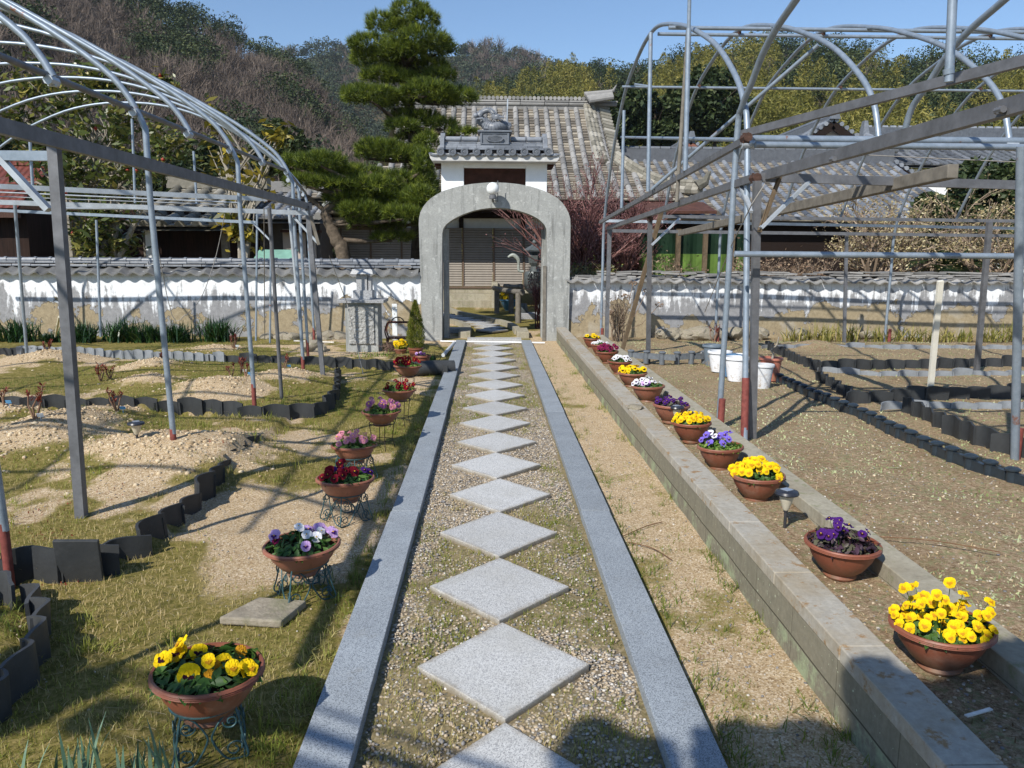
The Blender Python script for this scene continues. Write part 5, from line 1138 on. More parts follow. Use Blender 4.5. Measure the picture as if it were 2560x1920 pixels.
for i, (u, yy, n0, L, lb, hd_) in enumerate(((2190, 16.6, 8, 1.05, 'spreading bare-branched tree with tan buds leaning over the right wall', 3200), (2500, 16.2, 7, 1.1, 'pale budding tree at the far right behind the wall', 2600), (2330, 19.5, 6, 1.3, 'taller pale budding tree in front of the annexe roof end', 1800))):
    p = at(u, 640, yy); twigs('budding_tree', lb, 'tree', (p[0], yy, .4), (drm, tanl), n0, L, .62, 4, .045, 3, .35, (hd_, .055, .09), seed=20+i, shrink=.66)
brh = leafmat('brown_hedge_leaves', (.09, .055, .035), (.22, .14, .09), (.36, .27, .17), .8, .1)
for i, (u, w_, lb) in enumerate(((1900, .5, 'brown twiggy hedge bush right of the green screen'), (2020, .5, 'brown twiggy hedge bush left of the budding tree'), (1470, .45, 'olive leaved bush crowding the right leg of the gate'), (1700, .4, 'thin brown briar growing over the right wall in front of the green screen'))):
    p = at(u, 640, 15.6); twigs('hedge_bush', lb, 'bush', (p[0], 15.6, .5), (drm, brh if i != 2 else M_['loquat']), (16, 16, 12, 8)[i], .45, .8, 3, .012, 4 if i < 3 else 3, .5, ((1500, 1500, 1600, 260)[i], .05, .08), seed=30+i)
# cycad palms
def fronds(name, label, base, n, L, mat, seed, el0=.1, el1=1.3):
    Q = random.Random(seed); r = empty(name, base); tag(r, label, 'palm'); b = MB(); b.lathe([(.2, 0), (.24, .4), (.18, .9), (.05, 1.2)], 10); b.build('trunk', M_['bark_dark'], r)
    for i in range(n):
        f = MB(); a_ = i*2.399; e = Q.uniform(el0, el1); l = L*Q.uniform(.8, 1.1); P_ = []
        for k in range(9):
            t = k/8; rr2 = l*(t*math.cos(e)+.12*t*t); P_.append(Vector((math.cos(a_)*rr2, math.sin(a_)*rr2, 1.1+l*(t*math.sin(e)-.55*t*t))))
        f.tube(P_, [.014]*8+[.003], 4)
        for k in range(1, 30):
            t = k/30; j = min(7, int(t*8)); p = P_[j].lerp(P_[j+1], t*8-j); d = (P_[j+1]-P_[j]).normalized(); s_ = d.cross(Vector((0, 0, 1))).normalized(); ll = .30*math.sin(pi*(t*.85+.12))+.03
            for sg in (-1, 1):
                tip = p+(s_*sg*.85+d*.5+Vector((0, 0, .1)))*ll; f.add([p-d*.02, p+d*.02, tip], [(0, 1, 2)], 0, Q.random())
        f.build('frond', mat, r)
bushy_tree(2455, 385, 640, 21, 135, 'large dark evergreen behind the palms at the right edge', M_['ever'], n=9000, sz=.2, lobes=40)
bushy_tree(2330, 470, 650, 20.5, 60, 'smaller dark evergreen left of the palms', M_['ever'], n=3500, sz=.18, lobes=22)
cyc = leafmat('dark_palm_leaflets', (.008, .018, .006), (.022, .045, .012), (.06, .09, .02), .5, .1)
for i, (u, yy, lb) in enumerate(((2370, 18.5, 'dark cycad palm behind the right wall, left of the pair'), (2530, 19, 'dark cycad palm behind the right wall, at the frame edge'))):
    p = at(u, 600, yy); fronds('cycad_palm', lb, (p[0], yy, .1+.5*i), 30, 2.0, cyc, 5+i)
# ---------------------------------------------------------------- leafy clumps
def blades(name, label, cat, base, n, L, w_, mat, spread=.6, seed=1, group=None, r0=.08, k=5):
    Q = random.Random(seed); b = MB()
    for i in range(n):
        a_ = Q.uniform(0, 2*pi); l = L*Q.uniform(.7, 1.1); s_ = Q.uniform(.05, spread); p = Vector((Q.gauss(0, r0), Q.gauss(0, r0*.8), 0)); d = Vector((math.cos(a_), math.sin(a_), 0)); sd2 = Vector((-d.y, d.x, 0)); vs = []
        for j in range(k):
            t = j/(k-1); q = p+d*(s_*l*t**1.7)+Vector((0, 0, l*(t-.35*s_*t*t))); ww = w_*(1-t**2.5)+.0005; vs += [q-sd2*ww, q+sd2*ww]
        b.add(vs, [(2*j, 2*j+1, 2*j+3, 2*j+2) for j in range(k-1)], 0, Q.random())
    o = b.build(name, mat); o.location = Vector([float(c) for c in base]); tag(o, label, cat, group); return o
dkg = leafmat('dark_strap_leaves', (.008, .03, .008), (.018, .062, .015), (.05, .12, .03), .4, .2, .5)
for i, (u, s_, lb) in enumerate(((15, 1.1, 'cut by the left edge'), (105, 1.15, 'left of the big square post'), (195, .55, 'smallest, right behind the big square post'), (262, 1.1, 'first of four together'), (355, 1.2, 'largest, in the middle'), (425, 1., 'right of the largest'), (490, 1.05, 'beside the second pipe'), (583, 1.25, 'last before the bare stones'))):
    p = gp(u, 842, .05); blades('lily_clump', 'dark strap-leaved clump along the left wall, '+lb, 'plant', (p[0], 13.35+.1*math.sin(i*2), .03), 230, .38*s_, .011, dkg, 1.25, i, 'strap leaved clumps along the left wall', .11*s_)
ylg = leafmat('yellow_strap_leaves', (.09, .11, .02), (.25, .24, .05), (.50, .40, .15), .5, .3)
for i in range(9):
    u = 1990+i*68; p = at(u, 830, 13.6); blades('daylily_clump', 'yellow-green arching daylily clump at the foot of the right wall, %s from the left' % ('first', 'second', 'third', 'fourth', 'fifth', 'sixth', 'seventh', 'eighth', 'ninth')[i], 'plant', (p[0], 13.5+random.uniform(-.15, .15), .07), 60, .34*random.uniform(.7, 1.15), .009, ylg, 1.4, 50+i, 'daylily clumps along the right wall', .14)
irm = leafmat('blue_green_blades', (.05, .11, .07), (.11, .20, .13), (.2, .3, .2), .45, .25)
for i, (u, v) in enumerate(((85, 1925), (175, 1925), (235, 1915), (330, 1925), (390, 1915), (430, 1925))):
    p = gp(u, v+62, 0); blades('iris_shoot', 'blue-green iris blades at the bottom edge, %s from the left corner' % ('first', 'second', 'third', 'fourth', 'fifth', 'sixth')[i], 'plant', (p[0], p[1], 0), 7, .16+.03*(i % 3), .006, irm, .35, 70+i, 'iris shoots at the bottom left', .02)
wl_ = leafmat('light_weed_leaves', (.08, .15, .02), (.20, .28, .05), (.34, .36, .1), .5, .3)
for i, (x, y) in enumerate(((-2.02, 5.0), (-2.5, 4.35), (-2.0, 7.9))):
    pass
# conifer in pot, small shrubs by monument
# ============================================================ GREENHOUSE FRAMES
def part_tube(name, pts, r, parent, mat='galv', sm=0, n=9):
    P = smoothline(pts, sm) if sm else pts
    b = MB(); b.tube(P, r, n); o = b.build(name, M_[mat], parent, auto=50); return shift(o, parent)
def part_bar(name, a, b_, w_, parent, mat='steel', h=None):
    b = MB(); b.bar(a, b_, w_, h); return shift(b.build(name, M_[mat], parent), parent)
def clamp(p, parent, s=.045, mat='rust'):
    b = MB(); b.tube([np.array(p)+np.array([0, -s, 0]), np.array(p)+np.array([0, s, 0])], s*.62, 8); b.box(p, (s*.9, s*.5, s*1.3)); return shift(b.build('clamp', M_[mat], parent), parent)
LG = empty('greenhouse_frame', (-4.8, 6, 0)); tag(LG, 'bare arched pipe greenhouse frame standing over the left flower beds', 'greenhouse frame')
# hoops in planes across the left beds
HX, HA, HZ, HB = -5.9, 3.65, 2.10, 1.82
LP_ = [(-2.25, 2.33), (-2.30, 2.45), (-2.37, 2.57), (-2.5, 2.71), (-2.85, 2.96), (-3.4, 3.27), (-3.75, 3.44), (-4.4, 3.66), (-5.0, 3.77), (-5.6, 3.80)]
def arc(y, short=False, xr=-2.25):
    k = (5.6+xr)/3.35; P = [(-5.6+(x+5.6)*k, y, z) for x, z in (LP_[1:] if short else LP_)]; P += [(-11.2-x, y_, z) for x, y_, z in P[-2::-1]]
    return smoothline(P, 3)
hy = [1.7, 2.62, 3.5, 4.47, 5.47, 6.40, 7.4, 8.4, 9.4, 10.4, 11.2, 12.1, 13.0]; hxr = [-2.25]*9+[-2.48, -2.6, -2.75, -2.9]
for i, y in enumerate(hy):
    full = i % 2 == 0; xr_h = hxr[i]; e_ = .16
    A_ = arc(y, not full, xr_h)
    if full: A_ = [(xr_h+.03, y+.05, .28), (xr_h, y, 1.9)]+A_+[(A_[-1][0], y, 1.9), (A_[-1][0], y, .2)]
    part_tube('hoop', A_, .0205, LG, n=9)
    if full:
        part_tube('red_foot', [(xr_h+.03, y+.05, .0), (xr_h+.028, y+.05, .32)], .0215, LG, 'red_pipe')
        part_tube('red_foot', [(A_[-1][0], y, .0), (A_[-1][0], y, .28)], .0215, LG, 'red_pipe')
    p = arc(y, True, xr_h)[0]; clamp((p[0]-.01, y, p[2]-.02), LG, .042, 'steel_light')
for x_, z_, nm in ((-2.33, 2.46, 'purlin'), (-8.87, 2.46, 'purlin'), (-5.6, 3.76, 'ridge_pipe'), (-3.75, 3.40, 'purlin'), (-7.45, 3.40, 'purlin')):
    part_tube(nm, [(x_, 1.0, z_), (x_, 9.5, z_), (x_-(.6 if x_ > -2.5 else 0), 13.1, z_)], .018, LG, 'steel' if z_ < 3 else 'galv')
XB = -2.20; HX_ = 0
part_bar('eave_beam', (XB+.02, .8, 2.10), (XB-.02+.13, 9.55, 2.06), .04, LG, 'steel', .07)
part_bar('eave_beam', (-8.95, .8, 2.1), (-8.95, 9.5, 2.1), .055, LG, 'steel', .085)
q = gd(178, 1140); part_bar('square_post', (q[0], q[1], -.05), at(134, 352, 4.42), .052, LG, 'steel')
q2 = gd(700, 830); part_bar('square_post', (q2[0], q2[1], -.05), (q2[0]-.12, q2[1], 2.06), .05, LG, 'steel')
part_bar('square_post', (-8.95, 4.4, 0), (-8.95, 4.4, 2.1), .07, LG, 'steel'); part_bar('square_post', (-8.95, 9.3, 0), (-8.95, 9.3, 2.1), .07, LG, 'steel')
part_bar('cross_beam', (XB-.1, 4.42, 2.04), (-8.95, 4.42, 2.04), .04, LG, 'galv', .05)
part_bar('brace', at(122, 525, 4.42), at(-60, 330, 4.42), .05, LG, 'steel_light', .03)
part_bar('cross_beam', at(667, 498, 8.6), at(-300, 452, 7.1), .04, LG, 'steel_light', .045)
part_bar('cross_beam', at(775, 533, 9.35), at(-300, 495, 8.4), .04, LG, 'steel_light', .05)
part_bar('cross_beam', at(640, 556, 13.0), at(-300, 512, 13.0), .04, LG, 'galv', .045)
part_tube('thin_rail', [at(600, 507, 8.9), at(-200, 472, 8.2)], .008, LG, 'steel_light'); part_tube('thin_rail', [at(560, 512, 9.0), at(-200, 484, 8.2)], .005, LG, 'steel_light'); part_tube('thin_rail', [at(460, 523, 10), at(160, 521, 9.6)], .014, LG, 'steel_light')
part_bar('brace', at(737, 545, 9.35), at(797, 610, 9.35), .04, LG, 'steel_light', .025); part_bar('brace', at(777, 540, 9.3), at(797, 612, 9.33), .035, LG, 'wood', .025)
part_bar('brace', at(628, 553, 11.1), at(675, 600, 11.1), .035, LG, 'steel_light', .02)
part_tube('pipe_post', [gp(68, 896, .05), at(37, 509, 10.9)], .021, LG, 'galv'); part_tube('pipe_post', [at(252, 842, 13), at(241, 550, 13)], .02, LG)
part_tube('pipe_post', [gp(705, 1006, .03), at(673, 520, 7.75)], .019, LG, 'steel'); part_tube('pipe_post', [gp(760, 912, 0), at(722, 520, 10.9)], .021, LG, 'steel_light'); part_tube('red_foot', [gp(760, 913, 0), gp(760, 913, 0)+np.array([-.02, 0, .24])], .023, LG, 'red_pipe')
part_tube('pipe_post', [at(640, 852, 13), at(643, 535, 13)], .017, LG); part_tube('pipe_post', [at(675, 858, 13), at(678, 520, 13)], .017, LG)
for (u, v1, v2, y) in ((75, 354, 490, 7.8), (330, 297, 508, 9.3), (484, 378, 508, 9.4)): part_tube('prop', [at(u, v1, y), at(u+8, v2, y)], .014, LG)
for (u, v, y) in ((130, 348, 4.45), (393, 421, 6.6), (570, 467, 8.2), (668, 498, 8.7)): clamp(at(u, v, y), LG, .05)
part_tube('wire', [at(372, 465, 6.6), at(384, 560, 6.7), at(430, 788, 6.9), at(464, 786, 6.9)], .0035, LG, 'wire', 4, 4); part_tube('wire', [at(562, 535, 8), at(540, 640, 8), at(505, 740, 7.5), at(464, 790, 6.9)], .0035, LG, 'wire', 4, 4)
part_tube('wire', [at(660, 520, 9), at(662, 850, 10)], .005, LG, 'wood'); part_tube('wire', [at(823, 640, 10), at(868, 760, 10.5), at(908, 935, 9.2)], .0045, LG, 'wire')
b = MB(); b.tube([(XB-.16, 5.5, .9), (XB-.10, 5.5, .9)], .04, 8)
for y in hy[:9]: clamp((XB, y, 2.085), LG, .04, 'blackiron')
for y in (2.1, 3.1, 4.9, 6.9, 8.0):
    b = MB(); b.tube([(XB+.02*math.cos(a_), y+.035*math.sin(a_)*0+.004*k, 2.08+.06*math.sin(a_)) for k, a_ in enumerate([pi*j/4 for j in range(9)])], .0025, 4); shift(b.build('wire_tie', M_['wire'], LG), LG)
# ---- right: far house, hoops across its width, ridge parallel to the wall
RG = empty('greenhouse_frame', (3.5, 9, .2)); tag(RG, 'farther pipe greenhouse frame on the right, rounded hoops repeating along the wall', 'greenhouse frame')
prof = [(13.25, .05), (13.23, 1.2), (13.15, 2.1), (12.4, 3.05), (11.46, 3.72), (10.5, 3.98), (9.8, 4.06), (9.19, 4.01), (8.37, 3.8), (7.72, 3.59), (6.91, 3.26), (6.33, 2.91), (6.05, 2.65), (5.92, 2.36), (5.75, 1.2), (5.62, .2)]
RX = [1.86+.965*k for k in range(7)]
for k, x in enumerate(RX):
    sc = 1.0
    P_ = [Vector((x, y, z)) for y, z in prof]
    if k == 1 or k > 4: pass
    P_ = P_ if k in (0, 2, 5) else P_[2:] if k != 4 else P_[2:]
    if k not in (0, 3, 6): P_ = P_[:-2]
    part_tube('hoop', P_, .0225, RG, sm=5)
    part_tube('red_foot', [(x, 13.1, .0), (x, 13.1, .32)], .027, RG, 'red_pipe') if k in (0, 2, 5) else None
part_tube('red_foot', [(1.86, 5.615, .05), (1.86, 5.67, .66)], .0275, RG, 'red_pipe')
XE = 8.2
for (y, z, r_) in ((9.5, 4.0, .02), (8.37, 3.77, .02), (11.2, 3.76, .018)): part_tube('purlin', [(1.78 if z < 3.9 else 1.9, y, z), (XE, y, z)], r_, RG)
for (u, v, y, r_) in ((1867, 347, 5.9, .027), (1888, 362, 5.84, .024)): p = at(u, v, y); part_tube('eave_pipe', [p, (XE, y, p[2]-.0)], r_, RG)
p = at(1553, 343, 12.2); part_tube('purlin', [p, (2.0, 8.5, p[2]-.0)], .015, RG) if False else part_tube('gable_rail', [p, at(1852, 350, 6.2)], .017, RG)
p = at(1836, 635, 5.5); part_tube('side_rail', [p, (XE, 5.5, p[2]-.02)], .021, RG); b = MB()
for (u, v, u2, v2, y, w_, mt) in ((1653, 541, 2560, 553, 12.95, .05, 'steel'), (1514, 552, 2560, 571, 13.05, .045, 'steel_light'), (1529, 577, 2560, 590, 12.8, .05, 'steel')): part_bar('rail', at(u, v, y), at(u2, v2, y), .03, RG, mt, w_)
part_bar('tie_beam', at(1883, 443, 5.66), at(2680, 467, 5.66), .045, RG, 'steel', .06)
part_bar('gable_beam', at(1856, 354, 5.9), at(1500, 556, 13.0), .035, RG, 'steel', .05); part_bar('side_beam', at(1883, 446, 5.7), at(1519, 571, 12.8), .045, RG, 'steel', .055)
for (u, v, u2, v2, y, r_) in ((1627, 81, 1620, 479, 8.8, .022), (1722, 72, 1713, 427, 7.5, .023), (1560, 276, 1554, 520, 10.6, .021)): part_tube('gable_upright', [at(u, v, y), at(u2, v2, y)], r_, RG)
part_tube('gable_upright', [at(1725, -60, 7.45), at(1722, 72, 7.5)], .017, RG)
part_tube('pale_upright', [at(1720, 72, 7.8), at(1692, 505, 7.8)], .019, RG, 'wood')
part_tube('gable_rail', [at(1586, 211, 11.2), (2.2, 11.2, 3.76)], .018, RG)
part_tube('brace', [at(1629, 474, 8.8), at(2046, 112, 7.5)], .019, RG)
part_bar('square_post', gp(1880, 1108, .15), at(1893, 452, 5.6), .05, RG, 'steel')
part_bar('square_post', gp(1620, 914, .15), at(1625, 551, 9.5), .05, RG, 'steel'); part_bar('square_post', at(1516, 862, 12.8), at(1524, 570, 12.8), .06, RG, 'steel')
part_bar('square_post', at(2110, 858, 12.9), at(2117, 580, 12.9), .045, RG, 'steel'); part_bar('square_post', gp(2440, 945, .15), at(2474, 555, 8.7), .05, RG, 'steel')
part_bar('brace', at(1950, 441, 5.6), at(1898, 580, 5.58), .032, RG, 'wood_dark', .02); part_bar('brace', at(2022, 455, 5.62), at(1902, 570, 5.56), .035, RG, 'steel_light', .02)
part_bar('brace', at(1852, 465, 6.0), at(1880, 530, 5.62), .03, RG, 'steel_light', .018)
part_bar('brace', at(1699, 546, 9.5), at(1629, 613, 9.45), .04, RG, 'steel_light', .02)
for (u, v, y) in ((1865, 345, 5.62), (1888, 445, 5.66), (1625, 548, 9.5)): clamp(at(u, v, y), RG, .05)
for k in range(0, 7): part_tube('pipe_fitting', [(RX[k]-.045, 5.9, 2.33), (RX[k]+.045, 5.9, 2.33)], .034, RG, 'steel_light')
for k in range(1, 6):
    for (y, z) in ((9.5, 4.02), (8.37, 3.79), (11.2, 3.78)): clamp((RX[k], y, z), RG, .032)
part_tube('wire', [at(2110, 385, 7), at(2560, 406, 7)], .004, RG, 'wire'); part_tube('wire', [at(1912, 460, 5.5), at(1880, 510, 5.4), at(1830, 610, 6), at(1762, 780, 9.5)], .004, RG, 'wire')
# ---- right: near house
RN = empty('greenhouse_frame', (3, 3, .2)); tag(RN, 'nearest pipe greenhouse frame on the right, hoops arching overhead', 'greenhouse frame')
np_ = [(6.18, .18), (6.12, 1.3), (6.07, 2.42), (5.99, 2.6), (5.79, 2.73), (5.59, 2.87), (5.35, 2.97), (5.03, 3.05), (4.4, 3.2), (3.6, 3.32), (3.1, 3.34), (2.2, 3.22), (1.2, 2.9), (.6, 2.4), (.4, 1.9), (.4, .1)]
for k, x in enumerate((1.83, 3.08, 4.3)):
    part_tube('hoop', [Vector((x, y, z)) for y, z in (np_ if k == 0 else np_[2:])], .023, RN, 'galv', 5)
part_tube('red_foot', [(1.83, 6.135, .05), (1.83, 6.12, .42)], .027, RN, 'red_pipe')
part_bar('eave_beam', at(1856, 335, 5.9), (2.60, 3.0, at(1856, 335, 5.9)[2]+.02), .035, RN, 'steel', .05)
part_bar('side_beam', (1.93, 5.72, 2.09), (2.02, .5, 2.12), .045, RN, 'steel', .065)
part_bar('square_post', (2.0, .9, .1), (2.0, .9, 2.1), .06, RN, 'steel')
part_tube('ridge_pipe', [(1.6, 3.1, 3.42), (4.6, 3.1, 3.42)], .022, RN)
part_tube('pipe_post', [at(2372, 205, 4.0), at(2384, -60, 4.0)], .022, RN); part_tube('pipe_collar', [at(2371, 172, 4.0), at(2372, 186, 4.0)], .026, RN)
part_tube('side_post', [gp(2536, 1178, .1), at(2553, 365, 4.8)], .027, RN); q = gp(2536, 1178, .1); part_tube('red_foot', [q, q+np.array([0, 0, .3])], .029, RN, 'red_pipe')
q = gp(2572, 1190, .1); part_tube('side_post', [q, q+np.array([.02, 0, 2.2])], .027, RN); part_tube('red_foot', [q, q+np.array([0, 0, .55])], .029, RN, 'red_pipe')
for (u, v, y) in ((2500, 275, 3.1), (2082, 398, 4.4)): clamp(at(u, v, y), RN, .022, 'steel')
# loose timbers and stakes
b = MB(); b.bar(at(1700, 583, 12.6), at(2383, 428, 4.95), .07, .085); tag(b.build('timber_beam', M_['wood'], bevel=.006), 'old grey timber beam slung across the right hand frame', 'beam')
b = MB(); b.bar(gp(1551, 890, .15), at(1655, 525, 10.4), .05, .07); tag(b.build('timber_prop', M_['wood_dark'], bevel=.004), 'dark timber prop leaning against the right hand frame near the wall', 'prop')
b = MB(); b.bar(gp(2322, 1012, .12), at(2351, 702, 7.1), .05, .03); tag(b.build('garden_stake', simple('white_stake_paint', (.75, .72, .62), .6, .3, nz=.1, sc=8)), 'tall white flat stake leaning in the right hand plot', 'stake')
b = MB(); b.tube([gp(136, 856, .02), at(148, 792, 12.3)], .018, 8); tag(b.build('garden_stake', simple('cream_paint', (.72, .66, .5), .6, .3, nz=.1, sc=8)), 'short cream stake behind the big square post on the left', 'stake')
# ============================================================ BED EDGING TILES
NW = 'first second third fourth fifth sixth seventh eighth ninth tenth eleventh twelfth thirteenth fourteenth fifteenth sixteenth seventeenth eighteenth nineteenth twentieth'.split()
def ordn(i): return NW[i] if i < 20 else ('twenty-' if i < 30 else 'thirty-' if i < 40 else 'forty-')+NW[(i-20) % 10] if (i-20) % 10 != 9 else ('thirtieth', 'fortieth', 'fiftieth')[(i-20)//10]
def resample(P, st):
    P = [Vector((float(p[0]), float(p[1]), 0)) for p in P]; out = []; acc = 0
    for i in range(len(P)-1):
        L = (P[i+1]-P[i]).length; d = (P[i+1]-P[i])/L
        while acc < L: out.append((P[i]+d*acc, math.atan2(d.y, d.x))); acc += st
        acc -= L
    return out
def edging(P, st, H, name, label, mat, group, z0, bow=.03, th=.016, seed=1, jz=.02, n=7):
    Q = random.Random(seed); b = MB(); W = st*1.08; vs = []
    for i in range(n+1):
        t = i/n-.5; bb = bow*math.cos(pi*t)-bow*.35*math.sin(2*pi*t)
        for (dy, z) in ((-th/2, -.06), (th/2, -.06), (th/2, H), (-th/2, H)): vs.append((t*W, bb+dy, z+(.012*math.cos(pi*t) if z > 0 else 0)))
    fs = [(i*4+k, i*4+4+k, i*4+4+(k+1) % 4, i*4+(k+1) % 4) for i in range(n) for k in range(4)]+[(3, 2, 1, 0), (n*4, n*4+1, n*4+2, n*4+3)]
    fs = [f[::-1] for f in fs]; first = None; cnt = 0
    for (p, a_) in resample(P, st):
        if first is None: b.add(vs, fs, 0, .4); b.v = vs; o = b.build(name, mat, auto=35); first = o
        else: o = first.copy(); COL.objects.link(o)
        o.location = (p.x, p.y, z0+Q.uniform(-jz, jz)); o.rotation_euler = (Q.uniform(-.09, .09), Q.uniform(-.03, .03), a_+Q.uniform(-.07, .07)); o.scale = (1.03, 1, Q.uniform(.93, 1.06)); tag(o, label+', '+ordn(cnt)+' along', 'edging tile', group); cnt += 1
TE = M_['tile_edge']
edging(smoothline(E1, 6), .235, .15, 'edging_tile', 'dark curved tile on edge round the nearest left bed', TE, 'tiles edging the nearest left bed', 0, .04, seed=1, jz=.03)
edging(smoothline(E2, 6), .225, .145, 'edging_tile', 'dark curved tile on edge round the middle left bed', TE, 'tiles edging the middle left bed', 0, .04, seed=2)
edging(smoothline(E3[3:]+[np.array((-.62, 10.0, 0))], 6), .24, .13, 'edging_tile', 'scalloped tile in the row below the monument', TE, 'tiles in the far left row near the monument', 0, .045, seed=3)
edging(E3[:2]+[E3[1]*.35+E3[2]*.65], .24, .09, 'edging_tile', 'dark low roof tile in the far left row', TE, 'tiles in the far left row', .03, .04, seed=4)
edging([E3[1]*.75+E3[2]*.25, E3[2], E3[3]*.9+E3[4]*.1], .16, .085, 'corrugated_tile', 'whitened corrugated tile in the far left row', M_['tile_light'], 'whitened tiles in the far left row', .05, .03, seed=5)
edging(E4, .2, .12, 'edging_tile', 'grey curved roof tile round the bed corner at the bottom left edge', tilemat('grey_edge_tile', (.03, .033, .036), (.06, .063, .066), (.12, .125, .13), .5), 'tiles round the corner bed at the left edge', .02, .05, seed=6)
fl = MB(); fl.box((0, 0, .10), (.20, .02, .26)); o = fl.build('flat_tile', TE, bevel=.004); o.location = (-1.93, 3.62, .0); o.rotation_euler = (.2, .04, .1); tag(o, 'broad flat dark tile leaning at the front corner of the nearest left bed', 'edging tile')
G2 = lambda pts, z=.2: [gd(x, y, z) for x, y in pts]
edging(smoothline(G2([(1655, 752), (1690, 770), (1752, 797), (1770, 800)]), 4)+[Vector(tuple(p)) for p in G2([(1900, 795), (2212, 790), (2400, 790)])], .22, .11, 'edging_tile', 'black scalloped tile round the far right bed', TE, 'tiles edging the far right bed', .19, .04, seed=7)
edging(G2([(1770, 822), (1800, 842), (1830, 862), (1850, 870), (1920, 868), (1990, 862), (2212, 856), (2400, 852)]), .22, .12, 'edging_tile', 'black tile on edge round the middle right bed', TE, 'tiles edging the middle right bed', .18, .04, seed=8)
edging(G2([(1790, 803), (1900, 812), (2212, 808)]), .22, .08, 'pale_tile', 'pale worn tile behind the middle right bed', M_['tile_light'], 'pale tiles behind the middle right bed', .17, .03, seed=9)
edging(G2([(1960, 892), (2010, 915), (2050, 935), (2100, 955), (2160, 975), (2212, 985), (2330, 1000)]), .2, .14, 'edging_tile', 'dark tile on edge round the nearest right bed', TE, 'tiles edging the nearest right bed', .17, .03, seed=10)
edging(G2([(1930, 882), (2010, 880), (2212, 880), (2400, 884)]), .22, .08, 'pale_tile', 'pale worn tile at the back of the nearest right bed', M_['tile_light'], 'pale tiles behind the nearest right bed', .17, .03, seed=11)
edging(G2([(1665, 752), (1760, 750), (2212, 752), (2450, 754)]), .26, .07, 'pale_tile', 'pale tile in the row below the right wall', M_['tile_light'], 'pale tiles along the right wall', .17, .03, seed=12)
# plastic lawn edging with round caps
pe = simple('blue_black_plastic', (.022, .032, .042), .32, .5, nz=.2); pg = simple('grey_plastic_edging', (.13, .145, .16), .4, .4, nz=.2)
def capped(P, st, mat, label, group, z0, rise=0., names='edging_post'):
    a_ = MB(); a_.lathe([(.034, -.08), (.034, .06), (.045, .062), (.046, .072), (.03, .082), (.001, .086)], 16); a_.box((st/2, 0, .015), (st-.06, .035, .07)); f = None
    for i, (p, an) in enumerate(resample(P, st)):
        if f is None: o = f = a_.build(names, mat, auto=40)
        else: o = f.copy(); COL.objects.link(o)
        o.location = (p.x, p.y, z0+rise+random.uniform(-.006, .006)); o.rotation_euler[2] = an; o.rotation_euler[1] = random.uniform(-.03, .03); tag(o, label+', '+ordn(i)+' from its left end', 'edging post', group)
capped([p for p in G2([(1640, 803), (1680, 822), (1740, 850), (1860, 900), (1960, 950), (2050, 990), (2160, 1030), (2280, 1068)])], .172, pe, 'blue-black round-capped post in the long row across the right plot', 'capped edging posts across the right plot', .2)
capped(G2([(1362, 782), (1440, 787), (1512, 784), (1560, 778)]), .20, pg, 'grey round-capped post in the short row before the right wall', 'grey capped edging posts near the right wall', .23, .04)
# ============================================================ POTS AND FLOWERS
def bowl(R=.15, H=.15, mat='terra', ribs=3):
    b = MB(); pr = [(R*.42, 0), (R*.45, .008), (R*.42, .02), (R*.60, H*.28), (R*.80, H*.58), (R*.90, H*.84)]
    pr += [(R*.97, H*.86)]
    for k in range(ribs): z = H*(.88+.1*k/ribs); pr += [(R*1.0, z), (R*1.012, z+H*.015), (R*.995, z+H*.03)]
    pr += [(R*.985, H), (R*.94, H*1.0), (R*.92, H*.9), (R*.86, H*.8), (R*.001, H*.78)]
    b.lathe(pr, 40); return b.build('pot', M_[mat], auto=50)
def soilmesh(R, H):
    b = MB(); b.lathe([(R*.87, H*.80), (R*.5, H*.86), (.001, H*.88)], 20); return b.build('soil', M_['soil'], smooth=True)
def pansy_mesh(nm, petal, face, eye, s=.03):
    """five overlapping ruffled petals facing +Z, with a blotch and a yellow eye"""
    b = MB(); spec = [(.0, .55, .95, 1.15, .002), (1.45, .55, .85, .95, .001), (-1.45, .55, .85, .95, .001), (2.65, .6, .98, 1.1, -.003), (-2.65, .6, .98, 1.1, -.004)]
    # petal directions measured from -Y (bottom petal first)
    for k, (ang, cd, L, W, z0) in enumerate(spec):
        N = 14; R1 = .56*W*s; R2 = .52*L*s; cy = -.50*L*s; lift = .10*s*(1 if k < 3 else -.6)
        vs = [(0, 0, z0)]
        P_ = [(R1*math.sin(2*pi*j/N)*(1+.11*math.sin(j*2.9+k)), cy-R2*math.cos(2*pi*j/N)) for j in range(N)]
        def tr2(x, y, z): return (x*math.cos(ang)-y*math.sin(ang), x*math.sin(ang)+y*math.cos(ang), z)
        vs = [tr2(0, cy, z0+.004+lift*.3+.0012*k)]+[tr2(x, y, z0+.004+.0012*k+lift*(-y/(s*L))**2-.20*s*((x/R1)**2)*(-y/(s*L))+.07*s*math.sin(j*2.2+k*1.7)) for j, (x, y) in enumerate(P_)]
        b.add(vs, [(0, 1+j, 1+(j+1) % N) for j in range(N)], 0, .35+.15*k)
    if face is not None:
        for k, (ang, L) in enumerate(((0, .50), (1.25, .46), (-1.25, .46), (.5, .38), (-.5, .38))):
            zz_ = .0095+.02*s; vs = [(0, 0, zz_)]
            for j in range(6):
                a_ = -.5+1.0*j/5; r_ = L*s*(1-.25*abs(a_)*1.5); th_ = ang+a_; vs.append((math.sin(th_)*r_, -math.cos(th_)*r_, zz_+.0004*k))
            b.add(vs, [(0, j, j+1) for j in range(1, 6)], 1, .5)
    b.lathe([(s*.11, .008), (s*.08, .0125+.02*s), (.0005, .0135+.02*s)], 8, mi=2)
    return b
